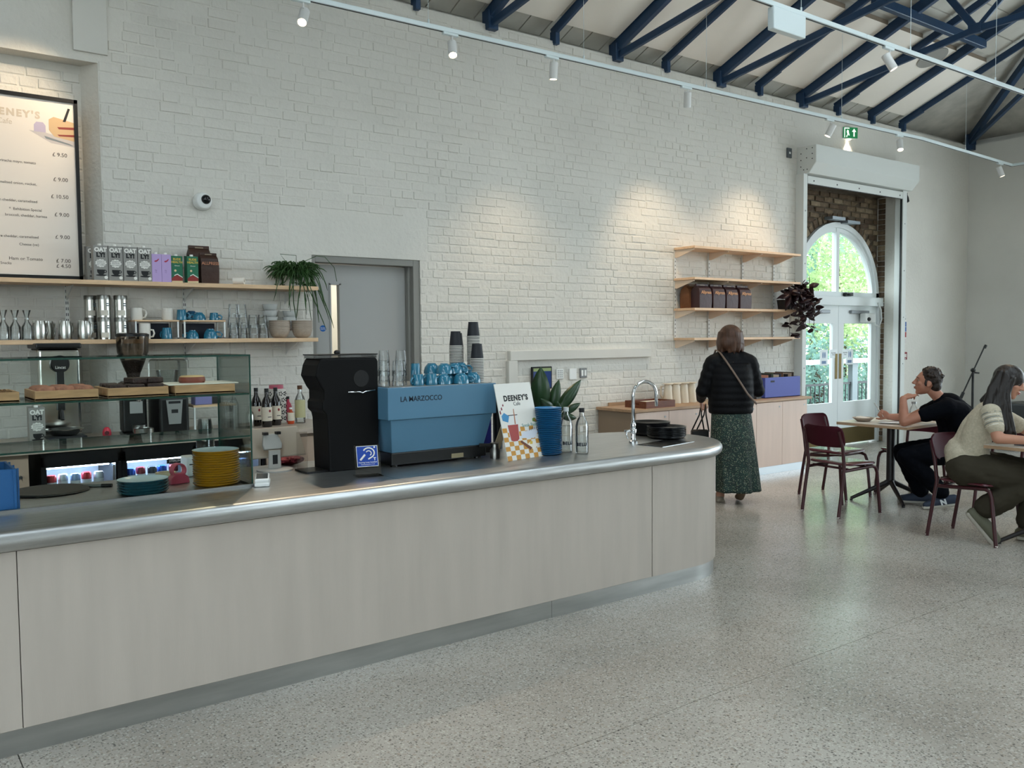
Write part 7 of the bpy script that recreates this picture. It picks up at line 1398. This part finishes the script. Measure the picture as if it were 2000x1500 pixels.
for i in range(90):
    sg = -1 if i % 3 else 1; st0 = q3(rgh.uniform(-.09, .035), sg * rgh.uniform(.060, .082), rgh.uniform(.0, .07)); fr = rgh.random()
    e1 = V3(.245 - .15 * fr + rgh.gauss(0, .012), sg * (.105 + .03 * rgh.random()), 1.03 + rgh.gauss(0, .01)); e2 = V3(.275 - .19 * fr + rgh.gauss(0, .018), sg * (.11 + .04 * rgh.random()), .80 + .14 * fr + rgh.gauss(0, .03))
    limb(hr, [(st0, .016), (st0.lerp(e1, .5) + V3(-.015, sg * .012, .0), .018), (e1, .017), (e2, .006)], 8)
blob('hair', hr, HR3, wo, .0075, 2)
for i, (toe, heel) in enumerate(((V3(.165, -.12, .03), V3(.03, -.12, .215)), (V3(.56, .12, .03), V3(.36, .12, .05)))):
    sh_o = MB(); limb(sh_o, [(heel + V3(-.006, 0, .004), .044), (heel.lerp(toe, .45) + V3(.018, 0, .006), .048), (toe + V3(.01, 0, .01), .036)], 14); so = blob('shoe', sh_o, M('trainer_olive', '5a5a4a', .7), wo, .007, 3); sl = MB(); d = (toe - heel).normalized(); nrm_ = V3(0, 1, 0).cross(d); nrm_ = nrm_ if nrm_.z < 0 else -nrm_; sl.beam(heel + nrm_ * .034 - d * .035, toe + nrm_ * .022 + d * .025, .088, .028, up=nrm_); sl.build('sole', M('sole_pale', '9a958a', .6), so, bevel=.01)
k = MB(); k.tube([wLf + V3(.0, 0, 0) + V3(.032 * math.cos(R(a)), .032 * math.sin(R(a)), -.02) for a in range(0, 361, 24)], .007, 6, .6); k.build('watch', M('watch_white', 'd5d0c6', .4), wo, smooth=180)
# ---------------------------------------------------------------- outside the doors
gd_ = MB(); gd_.box(-40, 60, 7.6, 60, -.16, -.06); struct(gd_.build('ground_outside', M('paving_outside', '8f8d88', .8, noise=(2, .1))))
g2 = MB(); g2.box(-60, 80, -60, -6, -.3, -.16); struct(g2.build('ground_front', M('paving_front', '9a978f', .85, noise=(1, .1))))
rl_ = thing('terrace_railing', 'terrace railing with a pale flat handrail outside the doors', 'railing', (0, 9.6, 0)); k = MB(); k.box(8, 20, -.10, .10, 1.02, 1.10); k.build('handrail', M('handrail_pale', 'b9bdbc', .5), rl_)
k = MB(); k.box(8, 20, -.02, .02, .62, .66); k.build('mid_rail', DARK, rl_)
for i in range(60): k = MB(); k.box(9 + i * .14 - .008, 9 + i * .14 + .008, -.008, .008, 0, .64); k.build('baluster', DARK, rl_)
for x in (10.6, 13.1, 15.4): k = MB(); k.box(x - .09, x + .09, -.05, .05, 0, 1.02); k.build('post', M('post_grey', '6f777c', .5), rl_)
t = thing('litter_bin', 'dark round bin on the terrace outside', 'bin', (12.3, 8.8, -.06), 0); k = MB(); k.lathe([(.17, 0), (.20, .72), (.19, .75), (0, .76)], 24); k.build('body', DARK, t, smooth=40); k = MB(); k.lathe([(.205, .66), (.205, .70)], 24, cap=False); k.build('band', STEEL, t)
def leaf_mat(name, col):
    m = bpy.data.materials.new(name); m.use_nodes = True; nt = m.node_tree; nt.nodes.clear(); N = nt.nodes.new; L = nt.links.new; o = N('ShaderNodeOutputMaterial'); mx = N('ShaderNodeMixShader'); d = N('ShaderNodeBsdfDiffuse'); tl = N('ShaderNodeBsdfTranslucent'); tc = N('ShaderNodeTexCoord'); n = N('ShaderNodeTexNoise'); n.inputs['Scale'].default_value = 1.1; n.inputs['Detail'].default_value = 4; r = N('ShaderNodeValToRGB'); c = lin(col)
    r.color_ramp.elements[0].position = .35; r.color_ramp.elements[1].position = .65; r.color_ramp.elements[0].color = (*[x * .72 for x in c], 1); r.color_ramp.elements[1].color = (*[min(.9, x * 1.2) for x in c], 1)
    L(tc.outputs['Object'], n.inputs['Vector']); L(n.outputs['Fac'], r.inputs[0]); L(r.outputs[0], d.inputs[0]); L(r.outputs[0], tl.inputs[0]); mx.inputs[0].default_value = .5; L(d.outputs[0], mx.inputs[1]); L(tl.outputs[0], mx.inputs[2]); L(mx.outputs[0], o.inputs[0]); return m
GR = [leaf_mat('foliage_%d' % i, c) for i, c in enumerate(('a8c3b0', 'b5cda6', '92b1a8', 'c0d29e', '9ab7ac'))]
def tree(label, x, y, h, r, mat, n, seed, leafs=.16, low=.0, cat='tree'):
    rg = random.Random(seed); t = thing('tree' if cat == 'tree' else 'shrub', label, cat, (x, y, -.1), 0); k = MB(); k.tube([(0, 0, 0), (.1, 0, h * .4), (0, .1, h * .8)], [.16, .12, .05], n=8); k.build('trunk', M('bark', '4a3c2e', .9), t, smooth=180)
    vs = []; fs = []
    cl = [(rg.uniform(-.75, .75) * r, rg.uniform(-.6, .6) * r, h * (low + (1 - low) * rg.random()), r * rg.uniform(.25, .5)) for _ in range(26)]
    for i in range(n):
        cx, cy, cz, cr_ = cl[rg.randrange(26)]; d = Vector((rg.gauss(0, 1), rg.gauss(0, 1), rg.gauss(0, .8))).normalized() * cr_ * rg.uniform(.6, 1.05); c = Vector((cx, cy, cz)) + d
        u = Vector((rg.gauss(0, 1), rg.gauss(0, 1), rg.gauss(0, .7))).normalized(); v = u.cross(Vector((rg.gauss(0, 1), rg.gauss(0, 1), rg.gauss(0, 1)))).normalized(); L_ = leafs * rg.uniform(.6, 1.3); o = len(vs); vs += [c - u * L_, c + v * L_ * .45, c + u * L_, c - v * L_ * .45]; fs.append((o, o + 1, o + 2, o + 3))
    me = bpy.data.meshes.new('foliage'); me.from_pydata([tuple(p) for p in vs], [], fs); me.materials.append(mat); ob = bpy.data.objects.new('foliage', me); COL.objects.link(ob); ob.parent = t
tree('tall bright green tree seen through the fanlight', 18.5, 14.5, 9.0, 4.2, GR[0], 22000, 1, .075, .2); tree('yellow green tree behind the right door pane', 19.0, 12.2, 4.2, 2.2, GR[3], 11000, 2, .06, .15); tree('dark green tree behind the left door pane', 15.6, 13.4, 6.5, 2.8, GR[2], 16000, 3, .07, .1); tree('light green tree further off beyond the terrace', 23.5, 16.0, 8.0, 4.0, GR[1], 14000, 4, .085, .15)
for i, x in enumerate((12.2, 14.3, 16.4, 18.6, 20.8)): tree('leafy dark shrub %s behind the terrace railing' % ['first', 'second', 'third', 'fourth', 'fifth'][i], x, 11.1, 1.45, 1.25, GR[(2, 4, 2, 4, 0)[i]], 2600, 10 + i, .06, .05, 'shrub')
